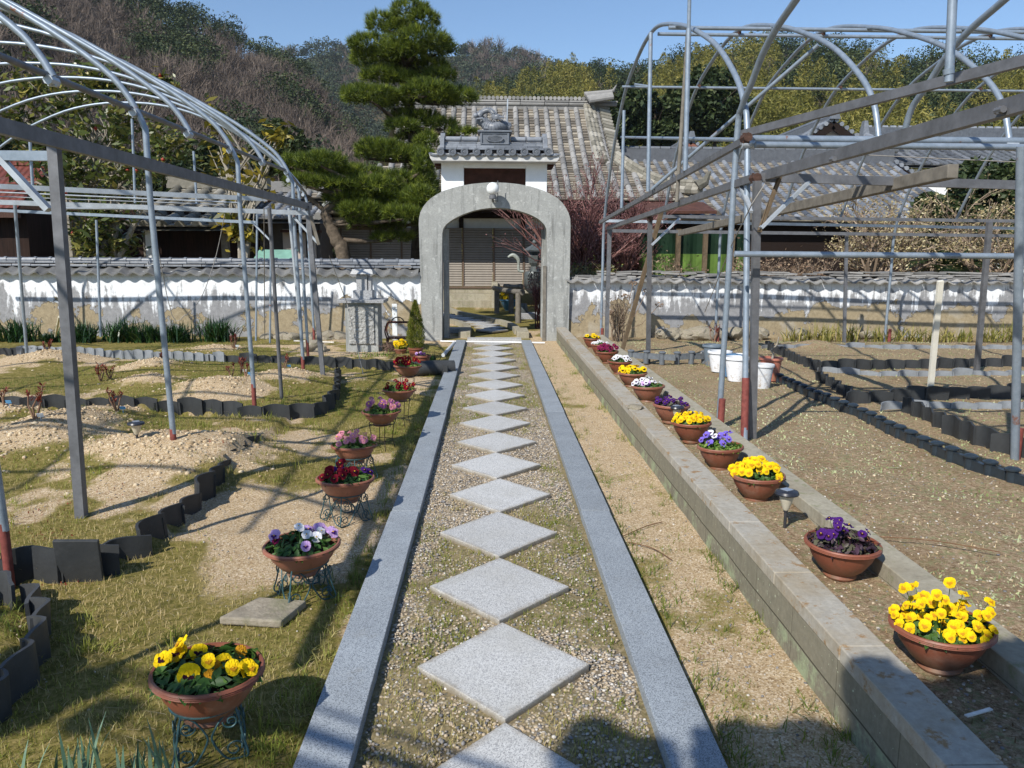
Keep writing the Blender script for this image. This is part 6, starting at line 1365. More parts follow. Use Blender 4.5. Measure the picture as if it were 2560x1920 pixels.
def fmat(nm, c, v=.2): 
    m = Mat(nm, .8, .1); cc = m.ramp(m.attr(), [(0, tuple(k*(1-v) for k in c)), (1, tuple(min(1, k*(1+v)) for k in c))]); m.color(cc); m.trans(cc, .3); return m.m
eye = fmat('yellow_eye', (.85, .55, .04)); blk = fmat('dark_blotch', (.035, .008, .02))
YEL = fmat('yellow_petal', (.84, .56, .010), .3); WHT = fmat('white_petal', (.80, .80, .82), .06); MAG = fmat('magenta_petal', (.20, .012, .07)); DRED = fmat('dark_red_petal', (.16, .008, .018)); PUR = fmat('purple_petal', (.07, .018, .16)); VIO = fmat('violet_petal', (.22, .16, .62)); LIL = fmat('lilac_petal', (.58, .38, .66)); PNK = fmat('pink_petal', (.78, .38, .48), .2); MAU = fmat('mauve_petal', (.42, .16, .36)); RED = fmat('red_petal', (.36, .01, .03)); ORG = fmat('amber_petal', (.60, .30, .02))
greenL = leafmat('pansy_leaves', (.015, .05, .01), (.045, .11, .02), (.11, .19, .04), .5, .2); darkL = leafmat('purple_leaves', (.03, .018, .028), (.07, .035, .055), (.10, .11, .05), .5, .15); lightL = leafmat('light_leaves', (.05, .12, .015), (.13, .22, .03), (.25, .32, .08), .5, .25)
FL = {}
def flower(nm, petal, face, s):
    if nm not in FL:
        b = pansy_mesh(nm, petal, face, eye, s); me = b.build('flower', [petal, face or petal, eye]); FL[nm] = me.data; bpy.data.objects.remove(me)
    return FL[nm]
def pompom(nm, petal, s):
    if nm not in FL:
        b = MB()
        for ring in range(5):
            n = (16, 15, 12, 8, 4)[ring]; r_ = s*(1-.2*ring); z = s*.22*ring
            for j in range(n):
                a_ = 2*pi*(j+.5*(ring % 2))/n; d = Vector((math.cos(a_), math.sin(a_), 0)); t = Vector((-d.y, d.x, 0)); w_ = s*.17
                b.add([d*r_*.35+Vector((0, 0, z*.9)), d*r_*.8-t*w_+Vector((0, 0, z+s*.14)), d*r_+Vector((0, 0, z+s*.05)), d*r_*.8+t*w_+Vector((0, 0, z+s*.14))], [(0, 1, 2, 3)], 0, random.random())
        b.lathe([(s*.18, s*.9), (.0005, s*1.0)], 8, mi=1); o = b.build('flower', [petal, eye]); FL[nm] = o.data; bpy.data.objects.remove(o)
    return FL[nm]
def foliage(R, H, n, mat, hgt, size, seed):
    rng = np.random.default_rng(seed); a_ = rng.uniform(0, 2*pi, n); rr_ = R*.95*np.sqrt(rng.uniform(0, 1, n)); dome = hgt*(1-(rr_/(R*1.05))**2*.75)
    C_ = np.stack([np.cos(a_)*rr_, np.sin(a_)*rr_, H*.84+dome*rng.uniform(.15, 1., n)], -1); N_ = rng.normal(0, .55, (n, 3))+np.stack([np.cos(a_)*.5, np.sin(a_)*.5, np.ones(n)], -1); N_ /= np.linalg.norm(N_, axis=1)[:, None]
    T_ = np.stack([np.cos(a_+rng.normal(0, .8, n)), np.sin(a_+rng.normal(0, .8, n)), rng.normal(.1, .4, n)], -1); T_ -= N_*(T_*N_).sum(1)[:, None]; T_ /= np.linalg.norm(T_, axis=1)[:, None]; B_ = np.cross(N_, T_); s = (size*rng.uniform(.6, 1.3, n))[:, None]
    P = np.stack([C_-T_*s*.55, C_-B_*s*.26-T_*s*.1, C_-B_*s*.20+T_*s*.28, C_+T_*s*.55-N_*s*.12, C_+B_*s*.20+T_*s*.28, C_+B_*s*.26-T_*s*.1], 1).reshape(-1, 3)
    i = np.arange(n)*6; Fq = np.concatenate([np.stack([i, i+1, i+2, i+3], -1), np.stack([i, i+3, i+4, i+5], -1)]); v = rng.uniform(0, 1, n)
    return big('leaves', P, Fq, mat, v=np.concatenate([v, v]))
def planted(loc, rz, label, flowers, R=.15, H=.15, mat='terra', lm=None, ln=230, hgt=.06, lsz=.034, group='flower bowls', seed=1, cat='flower pot', spread=.92, face_cam=.6, hmul=1., ribs=3, tilt=0.):
    root = empty('flower_pot', loc, rz); tag(root, label, cat, group); Q = random.Random(seed); root.rotation_euler[0] = Q.uniform(-.035, .035); root.rotation_euler[1] = Q.uniform(-.035, .035)
    for o in (bowl(R, H, mat, ribs), soilmesh(R, H), foliage(R, H, ln, lm or greenL, hgt, lsz, seed)): o.parent = root
    if tilt: root.rotation_euler[0] = tilt
    st = MB(); toC = Vector((-loc[0], -loc[1], 0)).normalized(); toC.rotate(Matrix.Rotation(-rz, 3, 'Z')) if rz else None
    pos = []
    for (data, cnt, hmin, hmax, sc) in flowers:
        for i in range(cnt):
            for tr_ in range(40):
                a_ = Q.uniform(0, 2*pi); r_ = R*spread*math.sqrt(Q.uniform(0, 1)); p = Vector((math.cos(a_)*r_, math.sin(a_)*r_, H*.9+(Q.uniform(hmin, hmax)+.0)*(1-(r_/R)**2*.45)*hmul))
                if all((p-q).length > .021*sc for q in pos): break
            pos.append(p); nrm = (Vector((p.x/R*.8, p.y/R*.8, .75))+toC*face_cam+Vector((Q.gauss(0, .25), Q.gauss(0, .25), 0))).normalized()
            o = bpy.data.objects.new('flower', data); link(o, root); o.location = p; o.rotation_mode = 'QUATERNION'
            z = nrm; up = Vector((0, 0, 1)); y = (up-z*up.dot(z)); y = y.normalized() if y.length > .01 else Vector((0, 1, 0)); x = y.cross(z); Mx = Matrix((x, y, z)).transposed(); o.rotation_quaternion = (Mx @ Matrix.Rotation(Q.uniform(-.5, .5), 3, 'Z')).to_quaternion(); s_ = sc*Q.uniform(.78, 1.15); o.scale = (s_, s_, s_)
            st.tube([(0, 0, H*.7), (p.x*.6, p.y*.6, H*.9), p-nrm*.006], .0013, 4)
    s_ob = st.build('stalks', greenL, root)
    return root
FY = flower('fy', YEL, ORG, .026); FYd = flower('fyd', YEL, blk, .030); FW = flower('fw', WHT, blk, .027); FWl = flower('fwl', WHT, PUR, .028); FM = flower('fm', MAG, blk, .026); FD = flower('fd', DRED, blk, .030); FP = flower('fp', PUR, blk, .024); FV = flower('fv', VIO, PUR, .028); FLi = flower('fl', LIL, PUR, .031); FA = flower('fa', ORG, None, .026); FWc = flower('fwc', WHT, None, .027); FYb = flower('fyb', YEL, blk, .037); FYc = flower('fyc', YEL, ORG, .025); FYl = flower('fyl', YEL, ORG, .031)
PP = pompom('pp', PNK, .024); PM = pompom('pm', MAU, .024); PR = pompom('pr', RED, .024); PD = pompom('pd', DRED, .022)
GR = 'terracotta flower bowls between the low walls'; zS = .185
def pr_(i, u, v): p = gp(u, v, .2); return (float(p[0]), float(p[1]), zS)
def xr2(u, v, x, z=.2):  # keep the row in its channel
    p = gp(u, v, z); return (x, float(p[1]), zS)
RP = [((1444, 868), 'yellow pansies, farthest bowl beside the gate leg', [(FYd, 8, .03, .06, .9), (FY, 8, .03, .07, .9)], .13, 'terra', greenL),
      ((1463, 886), 'small white pansies, second bowl from the gate', [(FW, 16, .03, .06, .8)], .12, 'terra', greenL),
      ((1481, 905), 'crimson-magenta pansies spilling over the rim', [(FM, 34, .03, .11, 1.)], .14, 'terra', greenL),
      ((1507, 932), 'white pansies with dark faces near the far end', [(FW, 15, .04, .08, 1.1)], .14, 'terra', greenL),
      ((1553, 962), 'yellow pansies with brown faces, next to the white ones', [(FYd, 14, .03, .07, 1.1), (FY, 8, .03, .07, .9)], .155, 'terra2', greenL),
      ((1602, 1000), 'white and pale lilac pansies in a swagged bowl', [(FWl, 10, .04, .09, 1.05), (FLi, 4, .04, .08, .9), (FWc, 5, .03, .06, .9)], .155, 'terra2', greenL),
      ((1650, 1052), 'deep purple violas in front of a solar lamp', [(FP, 18, .03, .08, .95)], .15, 'terra2', darkL),
      ((1710, 1100), 'a dense dome of plain yellow pansies, middle of the row', [(FY, 40, .03, .08, .85)], .145, 'terra', greenL),
      ((1800, 1166), 'violet-blue pansies standing loosely', [(FV, 12, .03, .10, 1.), (FWl, 2, .06, .10, .9)], .145, 'terra', lightL),
      ((1890, 1243), 'a full head of bright yellow pansies next to the solar lamp', [(FY, 38, .03, .09, .95), (FA, 4, .03, .06, .8)], .15, 'terra', greenL),
      ((2099, 1430), 'dark purple foliage and a few purple blooms', [(FP, 13, .03, .10, .95)], .155, 'terra', darkL),
      ((2357, 1655), 'large yellow pansies, nearest bowl at the right edge', [(FYc, 40, .01, .07, .78), (FY, 26, .01, .08, .72), (FYc, 16, .08, .18, .8)], .16, 'terra', greenL)]
for i, ((u, v), tx, fl_, R_b, mt, lm) in enumerate(RP):
    l = pr_(i, u, v); l = (min(max(l[0], 1.318+.155), 1.665-.155), l[1], l[2])
    planted(l, random.uniform(0, 6), 'terracotta bowl of '+tx, fl_, R_b, .155, mt, lm, ln=(420 if i in (10,) else 200+20*i), hgt=.075 if i == 10 else .05, lsz=.03, group=GR, seed=100+i, face_cam=.7)
# ---- left bowls on wire stands
def coil(c, d, up, r, turns, n=20, sgn=1):
    out = []
    for k in range(n+1):
        t = k/n; a_ = turns*2*pi*t; rad = r*(1-.72*t); out.append(c+d*(rad*math.cos(a_))+up*(rad*math.sin(a_)*sgn))
    return out
def iron_stand(loc, rz, H, label, R=.125, thin=False):
    root = empty('wire_stand', loc, rz); tag(root, label, 'plant stand', 'iron plant stands left of the path'); mat = M_['blackiron'] if thin else M_['iron']
    b = MB(); n = 40; b.tube([(R*math.cos(2*pi*k/n), R*math.sin(2*pi*k/n), H) for k in range(n)], .004, 6, closed=True); b.build('top_ring', mat, root, auto=50)
    if thin:
        b = MB(); b.tube([(R*.8*math.cos(2*pi*k/n), R*.8*math.sin(2*pi*k/n), H*.35) for k in range(n)], .0025, 6, closed=True); b.build('lower_ring', mat, root, auto=50)
        for k in range(4): a_ = pi/4+k*pi/2; b = MB(); b.tube([(R*math.cos(a_), R*math.sin(a_), H), (R*.82*math.cos(a_), R*.82*math.sin(a_), H*.35), (R*1.02*math.cos(a_), R*1.02*math.sin(a_), 0)], .003, 6); b.build('leg', mat, root)
        return root
    for k in range(4):      # each side: two mirrored C-curves joined at the waist, with scrolls
        a0 = pi/4+k*pi/2; b = MB(); a1 = a0+pi/2
        P0 = Vector((math.cos(a0), math.sin(a0), 0)); P1 = Vector((math.cos(a1), math.sin(a1), 0)); mid = (P0+P1)/2; up = Vector((0, 0, 1)); side = (P1-P0).normalized()
        top0 = P0*R*.98; top1 = P1*R*.98; bot0 = P0*R*1.28; bot1 = P1*R*1.28; w_ = mid.normalized()*R*.88
        for (tp_, bt, sg) in ((top0, bot0, -1), (top1, bot1, 1)):
            c1_ = w_+side*.006*sg; 
            b.tube(smoothline([tp_+up*H, (tp_+w_)/2+up*(H*.86)+side*0, w_*1.0+side*.03*sg*.3+up*H*.60, c1_+up*H*.48], 6), .0034, 6)
            b.tube(smoothline([c1_+up*H*.48, w_*1.05+side*.02*sg+up*H*.30, (w_+bt)/2+side*.0*sg+up*H*.05, bt*.96+up*.004], 6), .0034, 6)
            b.tube(coil(w_*1.02+side*.062*sg+up*H*.80, side*-sg, up, .024, 1.15, 18, -1), .0028, 5)
            b.tube(coil(bt*.90-side*.022*sg+up*H*.20, side*sg, up, .028, 1.2, 18, 1), .0028, 5)
        b.build('scroll_panel', mat, root, auto=60)
        b = MB(); b.tube(smoothline([P0*R*.98+up*H, P0*R*1.10+up*H*.75, P0*R*1.22+up*H*.4, P0*R*1.36+up*H*.12, P0*R*1.28+up*.004], 6), .0038, 6); b.build('leg', mat, root, auto=60)
    return root
GL = 'terracotta bowls on iron stands left of the path'
def lpos(u, v): p = gp(u, v, 0); return (float(p[0]), float(p[1]))
LP = [((527, 1868), .165, .165, 'large yellow pansies with brown faces, nearest bowl on the left', [(FYb, 3, .02, .05, 1.), (FYl, 4, .05, .09, .95), (FYd, 3, .03, .06, 1.), (FA, 4, .02, .05, .9)], .168, greenL, False, 340),
      ((762, 1490), .165, .14, 'white and lilac pansies on an iron stand, second on the left', [(FWc, 4, .03, .07, 1.), (FLi, 5, .03, .07, 1.05), (FM, 2, .03, .05, .9), (FWc, 1, .10, .11, .9)], .17, greenL, False, 230),
      ((866, 1300), .17, .145, 'dark red and purple pansies, third on the left', [(FD, 10, .03, .09, 1.05), (FP, 4, .03, .08, 1.1)], .168, greenL, False, 260),
      ((888, 1200), .17, .13, 'pale pink daisies, fourth on the left', [(PP, 22, .05, .10, 1.)], .155, lightL, False, 240),
      ((956, 1120), .21, .12, 'mauve and pink daisies, fifth on the left', [(PM, 9, .06, .12, 1.1), (PP, 8, .04, .10, .95)], .155, lightL, True, 220),
      ((1000, 1065), .24, .11, 'scattered crimson daisies, sixth on the left', [(PR, 9, .04, .10, 1.), (PD, 6, .05, .11, 1.)], .152, lightL, True, 220),
      ((1020, 996), .25, .13, 'massed crimson daisies in a footed pot, seventh on the left', [(PR, 20, .05, .11, 1.1), (PD, 8, .05, .10, 1.)], .15, lightL, True, 160)]
for i, ((u, v), sh, bh, tx, fl_, R_b, lm, thin, ln) in enumerate(LP):
    x, y = lpos(u, v); g0 = float(gz(np.array(x), np.array(y)))
    iron_stand((x, y, g0), .35+i*.2, sh, ('thin black' if thin else 'scrolled verdigris')+' iron stand under the bowl of '+tx.split(',')[0], .112 if not thin else .10, thin)
    planted((x, y, g0+sh-bh*.38+(.03 if thin else 0)), random.uniform(0, 6), 'terracotta bowl of '+tx, fl_, R_b, bh, 'terra2' if i in (1, 2, 3, 4, 5, 6) else 'terra', lm, ln=ln, hgt=.06, lsz=.046 if i == 0 else .036, group=GL, seed=200+i, face_cam=.8)
x, y = lpos(1055, 925); planted((x, y, 0), 0, 'rust coloured pot with sparse purple blooms behind the crimson daisies', [(FP, 6, .03, .06, .8), (FLi, 2, .05, .07, .7)], .115, .2, 'terra', darkL, ln=120, group='pots by the left gate leg', seed=301)
x, y = lpos(1002, 893); planted((x, y, 0), 0, 'small square-rimmed pot of yellow primroses beside the potted conifer', [(FY, 12, .05, .14, 1.3), (FY, 8, .08, .18, 1.2)], .10, .13, 'terra2', leafmat('yellow_leaves', (.10, .13, .01), (.30, .28, .02), (.5, .42, .03)), ln=260, hgt=.16, group='pots by the left gate leg', seed=302)
x, y = lpos(1040, 900); pc = empty('potted_conifer', (x, y, 0)); tag(pc, 'narrow golden-green conifer in a pot against the left gate leg', 'potted tree')
b = MB(); b.lathe([(.08, 0), (.1, .15), (.115, .16), (.115, .18), (.10, .18), (.001, .16)], 20); b.build('pot', M_['terra'], pc, auto=40)
m_ = 5200; t = RNG.uniform(0, 1, m_); a_ = RNG.uniform(0, 2*pi, m_); rad = .135*np.sin(pi*(t*.9+.1)**.75)**.8*(1-t*.35)*RNG.uniform(.55, 1.08, m_); P = np.stack([np.cos(a_)*rad, np.sin(a_)*rad, .17+t*.68], -1)
ax_ = np.stack([np.cos(a_)*.6, np.sin(a_)*.6, np.ones(m_)], -1)+RNG.normal(0, .3, (m_, 3)); ax_ /= np.linalg.norm(ax_, axis=1)[:, None]; s_ = np.cross(ax_, RNG.normal(0, 1, (m_, 3))); s_ /= np.linalg.norm(s_, axis=1)[:, None]; V = np.stack([P-s_*.004, P+s_*.004, P+ax_*RNG.uniform(.02, .05, (m_, 1))], 1).reshape(-1, 3)
big('foliage', V, np.arange(len(V)).reshape(-1, 3), leafmat('golden_conifer', (.05, .07, .008), (.14, .17, .02), (.30, .29, .04), .6, .2), v=RNG.uniform(0, 1, m_), parent=pc, k=3)
# ============================================================ SOLAR LAMPS
def solar(loc, label, H=.19, flat=1.):
    r = empty('solar_lamp', loc); tag(r, label, 'garden lamp', 'solar garden lamps'); b = MB(); b.lathe([(.008, -.06), (.008, H*.55)], 10); b.lathe([(.011, H*.45), (.013, H*.5)], 10); b.build('stake', simple('dark_grey_plastic', (.035, .035, .04), .45, .4), r, auto=40)
    b = MB(); b.lathe([(.012, H*.50), (.018, H*.56), (.040, H*.93), (.001, H*.94)], 20); b.build('diffuser', simple('frosted_plastic', (.50, .46, .36), .35, .5, nz=.08), r, auto=40)
    b = MB(); b.lathe([(.040, H*.93), (.058, H*.93), (.060, H*.96), (.055, H*1.02), (.03, H*1.05), (.001, H*1.055)], 28); b.build('cap', simple('black_plastic_cap', (.02, .022, .03), .35, .5), r, auto=40)
    b = MB(); b.box((0, 0, H*1.065), (.045, .045, .003), rz=.5); b.build('solar_panel', simple('solar_cell', (.25, .29, .36), .15, .7, nz=.05), r)
solar((float(gp(1962, 1313, .2)[0]), float(gp(1962, 1313, .2)[1]), .185), 'solar garden lamp with round black cap between the yellow bowl and the purple leaved bowl')
solar(tuple(gp(344, 1115, .17)), 'solar garden lamp with tapered pale shade on the sandy mound of the nearest left bed', .17)
solar((float(gp(1690, 1060, .2)[0]), float(gp(1690, 1060, .2)[1]), .17), 'solar garden lamp half hidden behind the purple violas', .17)
# ============================================================ PLASTIC BUCKET POTS
def bucket(u, v, R, H, c, label, stem=False, rim=1.1):
    p = gp(u, v, .2); r = empty('plastic_pot', (p[0], p[1], .19)); tag(r, label, 'plant pot', 'tall plastic pots on the right plot'); b = MB()
    b.lathe([(R*.72, 0), (R*.98, H*.88), (R*.98, H*.9), (R*rim, H*.9), (R*rim*1.01, H*.97), (R*rim*.98, H), (R*.93, H), (R*.90, H*.86), (.001, H*.84)], 28); b.build('pot', plast(c), r, auto=40); b = MB(); b.lathe([(R*.9, H*.86), (.001, H*.88)], 20); b.build('soil', M_['soil'], r)
    if stem: b = MB(); b.tube(smoothline([(0, 0, H*.8), (.02, 0, H*1.15), (-.01, 0, H*1.3), (.05, 0, H*1.55), (.07, 0, H*1.9)], 4), [.012]*5+[.008]*12, 6); b.build('stem', M_['bark_pale'], r)
def plast(c):
    m = Mat('plastic_pot_skin', .4, .45); d = m.fr(m.noise(28, 6, .75), .5, .62, 0, 1); z = m.fr(m.sep(2), 0, .22, .9, .1); m.color(m.mix(m.math('MULTIPLY', d, z), c, (.30, .22, .14))); return m.m
bucket(1780, 912, .115, .26, (.13, .17, .21), 'slate-blue plastic pot, hindmost of the group, left end'); bucket(1798, 926, .13, .24, (.72, .74, .76), 'white mud-splashed plastic pot at the left of the group'); bucket(1828, 938, .12, .24, (.08, .19, .34), 'blue plastic pot squeezed between the two white ones')
bucket(1840, 949, .125, .26, (.74, .76, .79), 'largest white mud-splashed plastic pot, front centre of the group'); bucket(1906, 968, .10, .25, (.58, .60, .62), 'smaller greyish white plastic pot at the front right'); bucket(1925, 948, .115, .25, (.42, .15, .10), 'terracotta coloured plastic pot with a bare crooked stem, right end of the group', True)
# ============================================================ MONUMENT
mo = empty('stone_monument', (-2.05, 12.25, 0)); tag(mo, 'stone monument with rough plastered base and slab capped pillar before the left wall', 'monument'); Ym = 12.05
def mx(u, v, y=Ym): return at(u, v, y)
bL, bR = float(mx(863, 800)[0]), float(mx(945, 800)[0]); zsl = float(mx(905, 757)[2]); cxm = (bL+bR)/2
b = MB(); b.box((cxm, Ym+.22, zsl/2-.02), (bR-bL, .44, zsl+.04)); shift(b.build('base', M_['conc_arch'], mo, bevel=.006), mo)
rp = Mat('rough_cast', .95, .1).world(); f = rp.noise(42, 5, .6); rp.color(rp.ramp(f, [(.3, (.28, .28, .27)), (.6, (.42, .42, .40)), (.8, (.5, .5, .48))])); rp.bump(rp.noise(28, 4, .55), 1., .045)
N = 46; Mn = 60; xs_ = np.linspace(bL+.05, bR-.05, N); zs_ = np.linspace(.16, zsl-.03, Mn); XX, ZZ = np.meshgrid(xs_, zs_); YY = Ym-.012-.02*fbm(XX*24, ZZ*24, 7, 3)*(1); YY[0] = YY[-1] = Ym+.01; YY[:, 0] = YY[:, -1] = Ym+.01; ii = np.arange(XX.size).reshape(XX.shape)
o = big('rough_panel', np.stack([XX, YY, ZZ], -1).reshape(-1, 3), np.stack([ii[:-1, :-1], ii[:-1, 1:], ii[1:, 1:], ii[1:, :-1]], -1).reshape(-1, 4), rp.m, parent=mo); shift(o, mo)
GMn = M_['granite_mon']; b = MB(); b.box((cxm, Ym+.2, zsl+.022), (bR-bL+.2, .56, .045)); shift(b.build('ledge', GMn, mo, bevel=.004), mo)
z1 = float(mx(905, 727)[2]); z2_ = float(mx(905, 686)[2]); z3 = float(mx(905, 668)[2]); a0_, a1_ = float(mx(880, 740)[0]), float(mx(929, 740)[0]); c0_, c1_ = float(mx(888, 700)[0]), float(mx(915, 700)[0]); xm = (a0_+a1_)/2
b = MB(); b.box((xm, Ym+.2, (zsl+.045+z1)/2), (a1_-a0_+.0, .26, z1-zsl-.045)); shift(b.build('plinth_block', GMn, mo, bevel=.004), mo)
b = MB(); b.box(((c0_+c1_)/2, Ym+.2, (z1+z2_)/2), (c1_-c0_, .2, z2_-z1)); b.box((c1_+.035, Ym+.2, (z1+z2_)/2-.02), (.045, .16, z2_-z1-.04)); shift(b.build('pillar', GMn, mo, bevel=.003), mo)
b = MB(); b.box((xm, Ym+.2, z2_+.04), (.34, .36, .075), top=(.86, .55)); shift(b.build('cap_stone', M_['granite_pale'], mo, bevel=.004), mo)
# marker post, iron basket seat
mk = MB(); q = gp(987, 842, 0); 
b = MB(); b.box((float(at(987, 800, 13.7)[0]), 13.7, .33), (.085, .05, .68)); mkp = b.build('marker_post', simple('marker_white', (.72, .75, .75), .6, .3, nz=.08), bevel=.003); tag(mkp, 'slim white marker post with small dark writing, left of the gate', 'post')
def writing(txt, loc, size, mat, parent=None, name='writing', rot=(pi/2, 0, 0), ext=.0015):
    cu = bpy.data.curves.new(name, 'FONT'); cu.body = txt; cu.size = size; cu.align_x = 'CENTER'; cu.align_y = 'CENTER'; cu.extrude = ext
    t_ = bpy.data.objects.new(name, cu); COL.objects.link(t_); t_.location = Vector([float(k) for k in loc]); t_.rotation_euler = rot
    bpy.context.view_layer.update(); dg = bpy.context.evaluated_depsgraph_get(); me = bpy.data.meshes.new_from_object(t_.evaluated_get(dg)); mw = t_.matrix_world.copy(); bpy.data.objects.remove(t_)
    me.transform(mw); me.materials.clear(); me.materials.append(mat); o = bpy.data.objects.new(name, me); COL.objects.link(o)
    if parent: o.parent = parent; shift(o, parent)
    return o
ink = simple('dark_ink', (.08, .10, .10), .6, .2)
px0 = float(at(987, 800, 13.7)[0]); writing('大', (px0+.01, 13.674, .60), .075, ink, mkp); writing('3', (px0, 13.674, .50), .035, ink, mkp)
bk = empty('iron_basket', (float(at(1000, 840, 13)[0]), 13.0, 0)); tag(bk, 'rusty brown iron basket seat with hooped handle by the left gate leg', 'basket'); bx0 = -.20; bm_ = simple('brown_iron', (.10, .03, .022), .5, .4, .2, nz=.4)
b = MB()
for s in (-1, 1):
    for yy in (-.1, .1): b.tube(smoothline([(s*.22, yy, .0), (s*.20, yy, .15), (s*.23, yy, .28), (s*.19, yy, .42)], 5), .012, 6)
b.tube([(-.19, -.1, .42), (.19, -.1, .42)], .009, 6); b.tube([(-.19, .1, .42), (.19, .1, .42)], .009, 6); b.build('frame', bm_, bk)
b = MB(); b.tube([(.10*math.cos(a_)-.02, -.1, .42+.09*math.sin(a_)) for a_ in [pi*k/12 for k in range(13)]], .009, 6); b.build('handle', M_['blackiron'], bk)
b = MB(); b.box((0, 0, .17), (.38, .22, .03)); b.box((0, 0, .08), (.34, .2, .02)); b.build('tray', bm_, bk)
b = MB(); b.tube([(.16, .05, .2), (.20, .05, .44)], .05, 12); o = b.build('copper_pot', simple('copper_brown', (.35, .11, .05), .5, .4), None, auto=40); o.location = bk.location; tag(o, 'orange-brown pot standing behind the iron basket', 'pot')
# ============================================================ COURT THINGS
def log(a, b_, r, mat, name, label): 
    m = MB(); a = np.array(a); b_ = np.array(b_); mid = (a+b_)/2+np.array([0, 0, -.02]); m.tube(smoothline([a, mid, b_], 4), r, 12); return m.build(name, M_[mat], auto=40)
lf = empty('log_fence', (1.2, 18.5, 0)); tag(lf, 'short log rail fence on round posts inside the gate', 'fence')
Yc = 18.6
for (u, v, u2, v2, y1, y2, r_) in ((1235, 720, 1306, 731, 21.0, 17.6, .065), (1262, 715, 1305, 716, 21.5, 20.8, .06)): o = log(at(u, v, y1), at(u2, v2, y2), r_, 'wood', 'rail', ''); o.parent = lf; shift(o, lf)
for (u, v, y) in ((1242, 727, 20.5), (1296, 733, 17.7), (1278, 728, 20.6)):
    p = at(u, v, y); b = MB(); b.tube([(p[0], y, -.05), (p[0], y, p[2])], .065, 12); o = b.build('post', M_['wood'], lf, auto=40); shift(o, lf)
# bronze lantern with a written character
ln_ = empty('bronze_lantern', (float(at(1335, 740, 18.9)[0]), 18.9, 0)); tag(ln_, 'grey bronze garden lantern with a drum marked by a raised character, pointed roof on top', 'lantern')
br = simple('bronze_patina', (.11, .125, .125), .45, .5, .3, nz=.3, sc=20); k9 = 18.9/F0
def lz(v): return float(at(1335, v, 18.9)[2])
z0_, zt_ = lz(760), lz(676)
b = MB(); b.box((0, 0, .07), (.9, .5, .14)); b.build('base_slab', M_['granite_mon'], ln_, bevel=.01)
b = MB(); b.lathe([(.10, .14), (.13, .2), (.10, .32), (.08, .36)], 14, (-.26, 0, 0)); b.lathe([(.10, .14), (.13, .2), (.10, .32), (.08, .4)], 14, (.2, 0, 0)); b.build('foot', br, ln_, auto=40)
zd0, zd1 = lz(727), lz(679); Rd = 25*k9
b = MB(); b.lathe([(Rd*.5, zd0-.06), (Rd*.8, zd0), (Rd*1.0, zd0+.1), (Rd*1.02, zd1-.06), (Rd*.92, zd1), (.001, zd1+.02)], 28); drum = b.build('drum', br, ln_, auto=40)
b = MB(); b.lathe([(Rd*.45, zd1), (Rd*.3, zd1+.12), (Rd*.55, zd1+.2), (Rd*.6, lz(640)), (Rd*.45, lz(630))], 6); b.build('light_chamber', br, ln_)
b = MB(); b.lathe([(Rd*1.1, lz(627)), (Rd*1.12, lz(625)), (Rd*.5, lz(616)), (.05, lz(611))], 6); b.lathe([(.03, lz(612)), (.06, lz(606)), (.03, lz(600)), (.05, lz(597)), (.001, lz(586))], 10); b.build('roof', br, ln_)
b = MB(); b.tube(smoothline([(-.25, 0, zd1), (-.36, 0, zd1+.02), (-.37, 0, zd1+.16)], 4), .03, 8); b.tube(smoothline([(-.37, 0, zd1+.15), (-.38, 0, zd1+.28), (-.50, 0, zd1+.38), (-.62, 0, zd1+.33)], 5), [.02+.03*math.sin(pi*i/15) for i in range(16)], 8); b.build('spout_ornament', simple('pale_bronze', (.3, .33, .3), .5, .4), ln_, auto=40)
w0 = writing('綱', (ln_.location.x, 18.9-Rd-.012, (zd0+zd1)/2+.05), .36, simple('black_groove', (.015, .016, .018), .6, .2), drum); w0.location = -Vector(ln_.location)
def spot(u, v, y): p = at(u, v, y); return p
p = gp(1283, 764, 0); 
planted((float(at(1272, 755, 21.6)[0]), 21.6, .0), 0, 'blue pot with yellow-leaved plant behind the log fence', [(FYc, 14, .1, .3, 2.5)], .26, .3, 'terra', M_['gold'], ln=160, hgt=.3, lsz=.1, group='pots in the inner court', seed=401)
bp_ = [o for o in bpy.data.objects if o.get('label', '').startswith('blue pot with')][0]
for c in bp_.children:
    if c.name.startswith('pot'): c.data = c.data.copy(); c.data.materials[0] = simple('blue_glaze', (.05, .16, .26), .3, .5)
# ============================================================ ROCKS at the wall feet
def rock(p, s, label, seed, c='bark', group='rocks at the wall foot', flat=.6):
    rng = np.random.default_rng(seed); import bmesh as _b
    bm_2 = _b.new(); _b.ops.create_icosphere(bm_2, subdivisions=3, radius=1); off = rng.uniform(0, 50)
    for v in bm_2.verts:
        q = v.co.copy(); n_ = float(vn(np.array(q.x*1.3+off), np.array(q.y*1.3+q.z*1.7+off), 3))+.5*float(vn(np.array(q.x*3+off), np.array(q.y*3+q.z*2.7), 5)); v.co = Vector((round(q.x*2.4)/2.4*.5+q.x*.5, q.y, q.z))*(.7+.45*n_)
    me = bpy.data.meshes.new('rock'); bm_2.to_mesh(me); bm_2.free(); me.materials.append(M_['rock']); me.polygons.foreach_set('use_smooth', [True]*len(me.polygons)); 
    try: me.set_sharp_from_angle(angle=math.radians(28))
    except Exception: pass
    o = bpy.data.objects.new('rock', me); COL.objects.link(o); o.location = Vector([float(k) for k in p]); o.scale = (s, s*.8, s*flat); o.rotation_euler[2] = rng.uniform(0, 6); tag(o, label, 'rock', group)
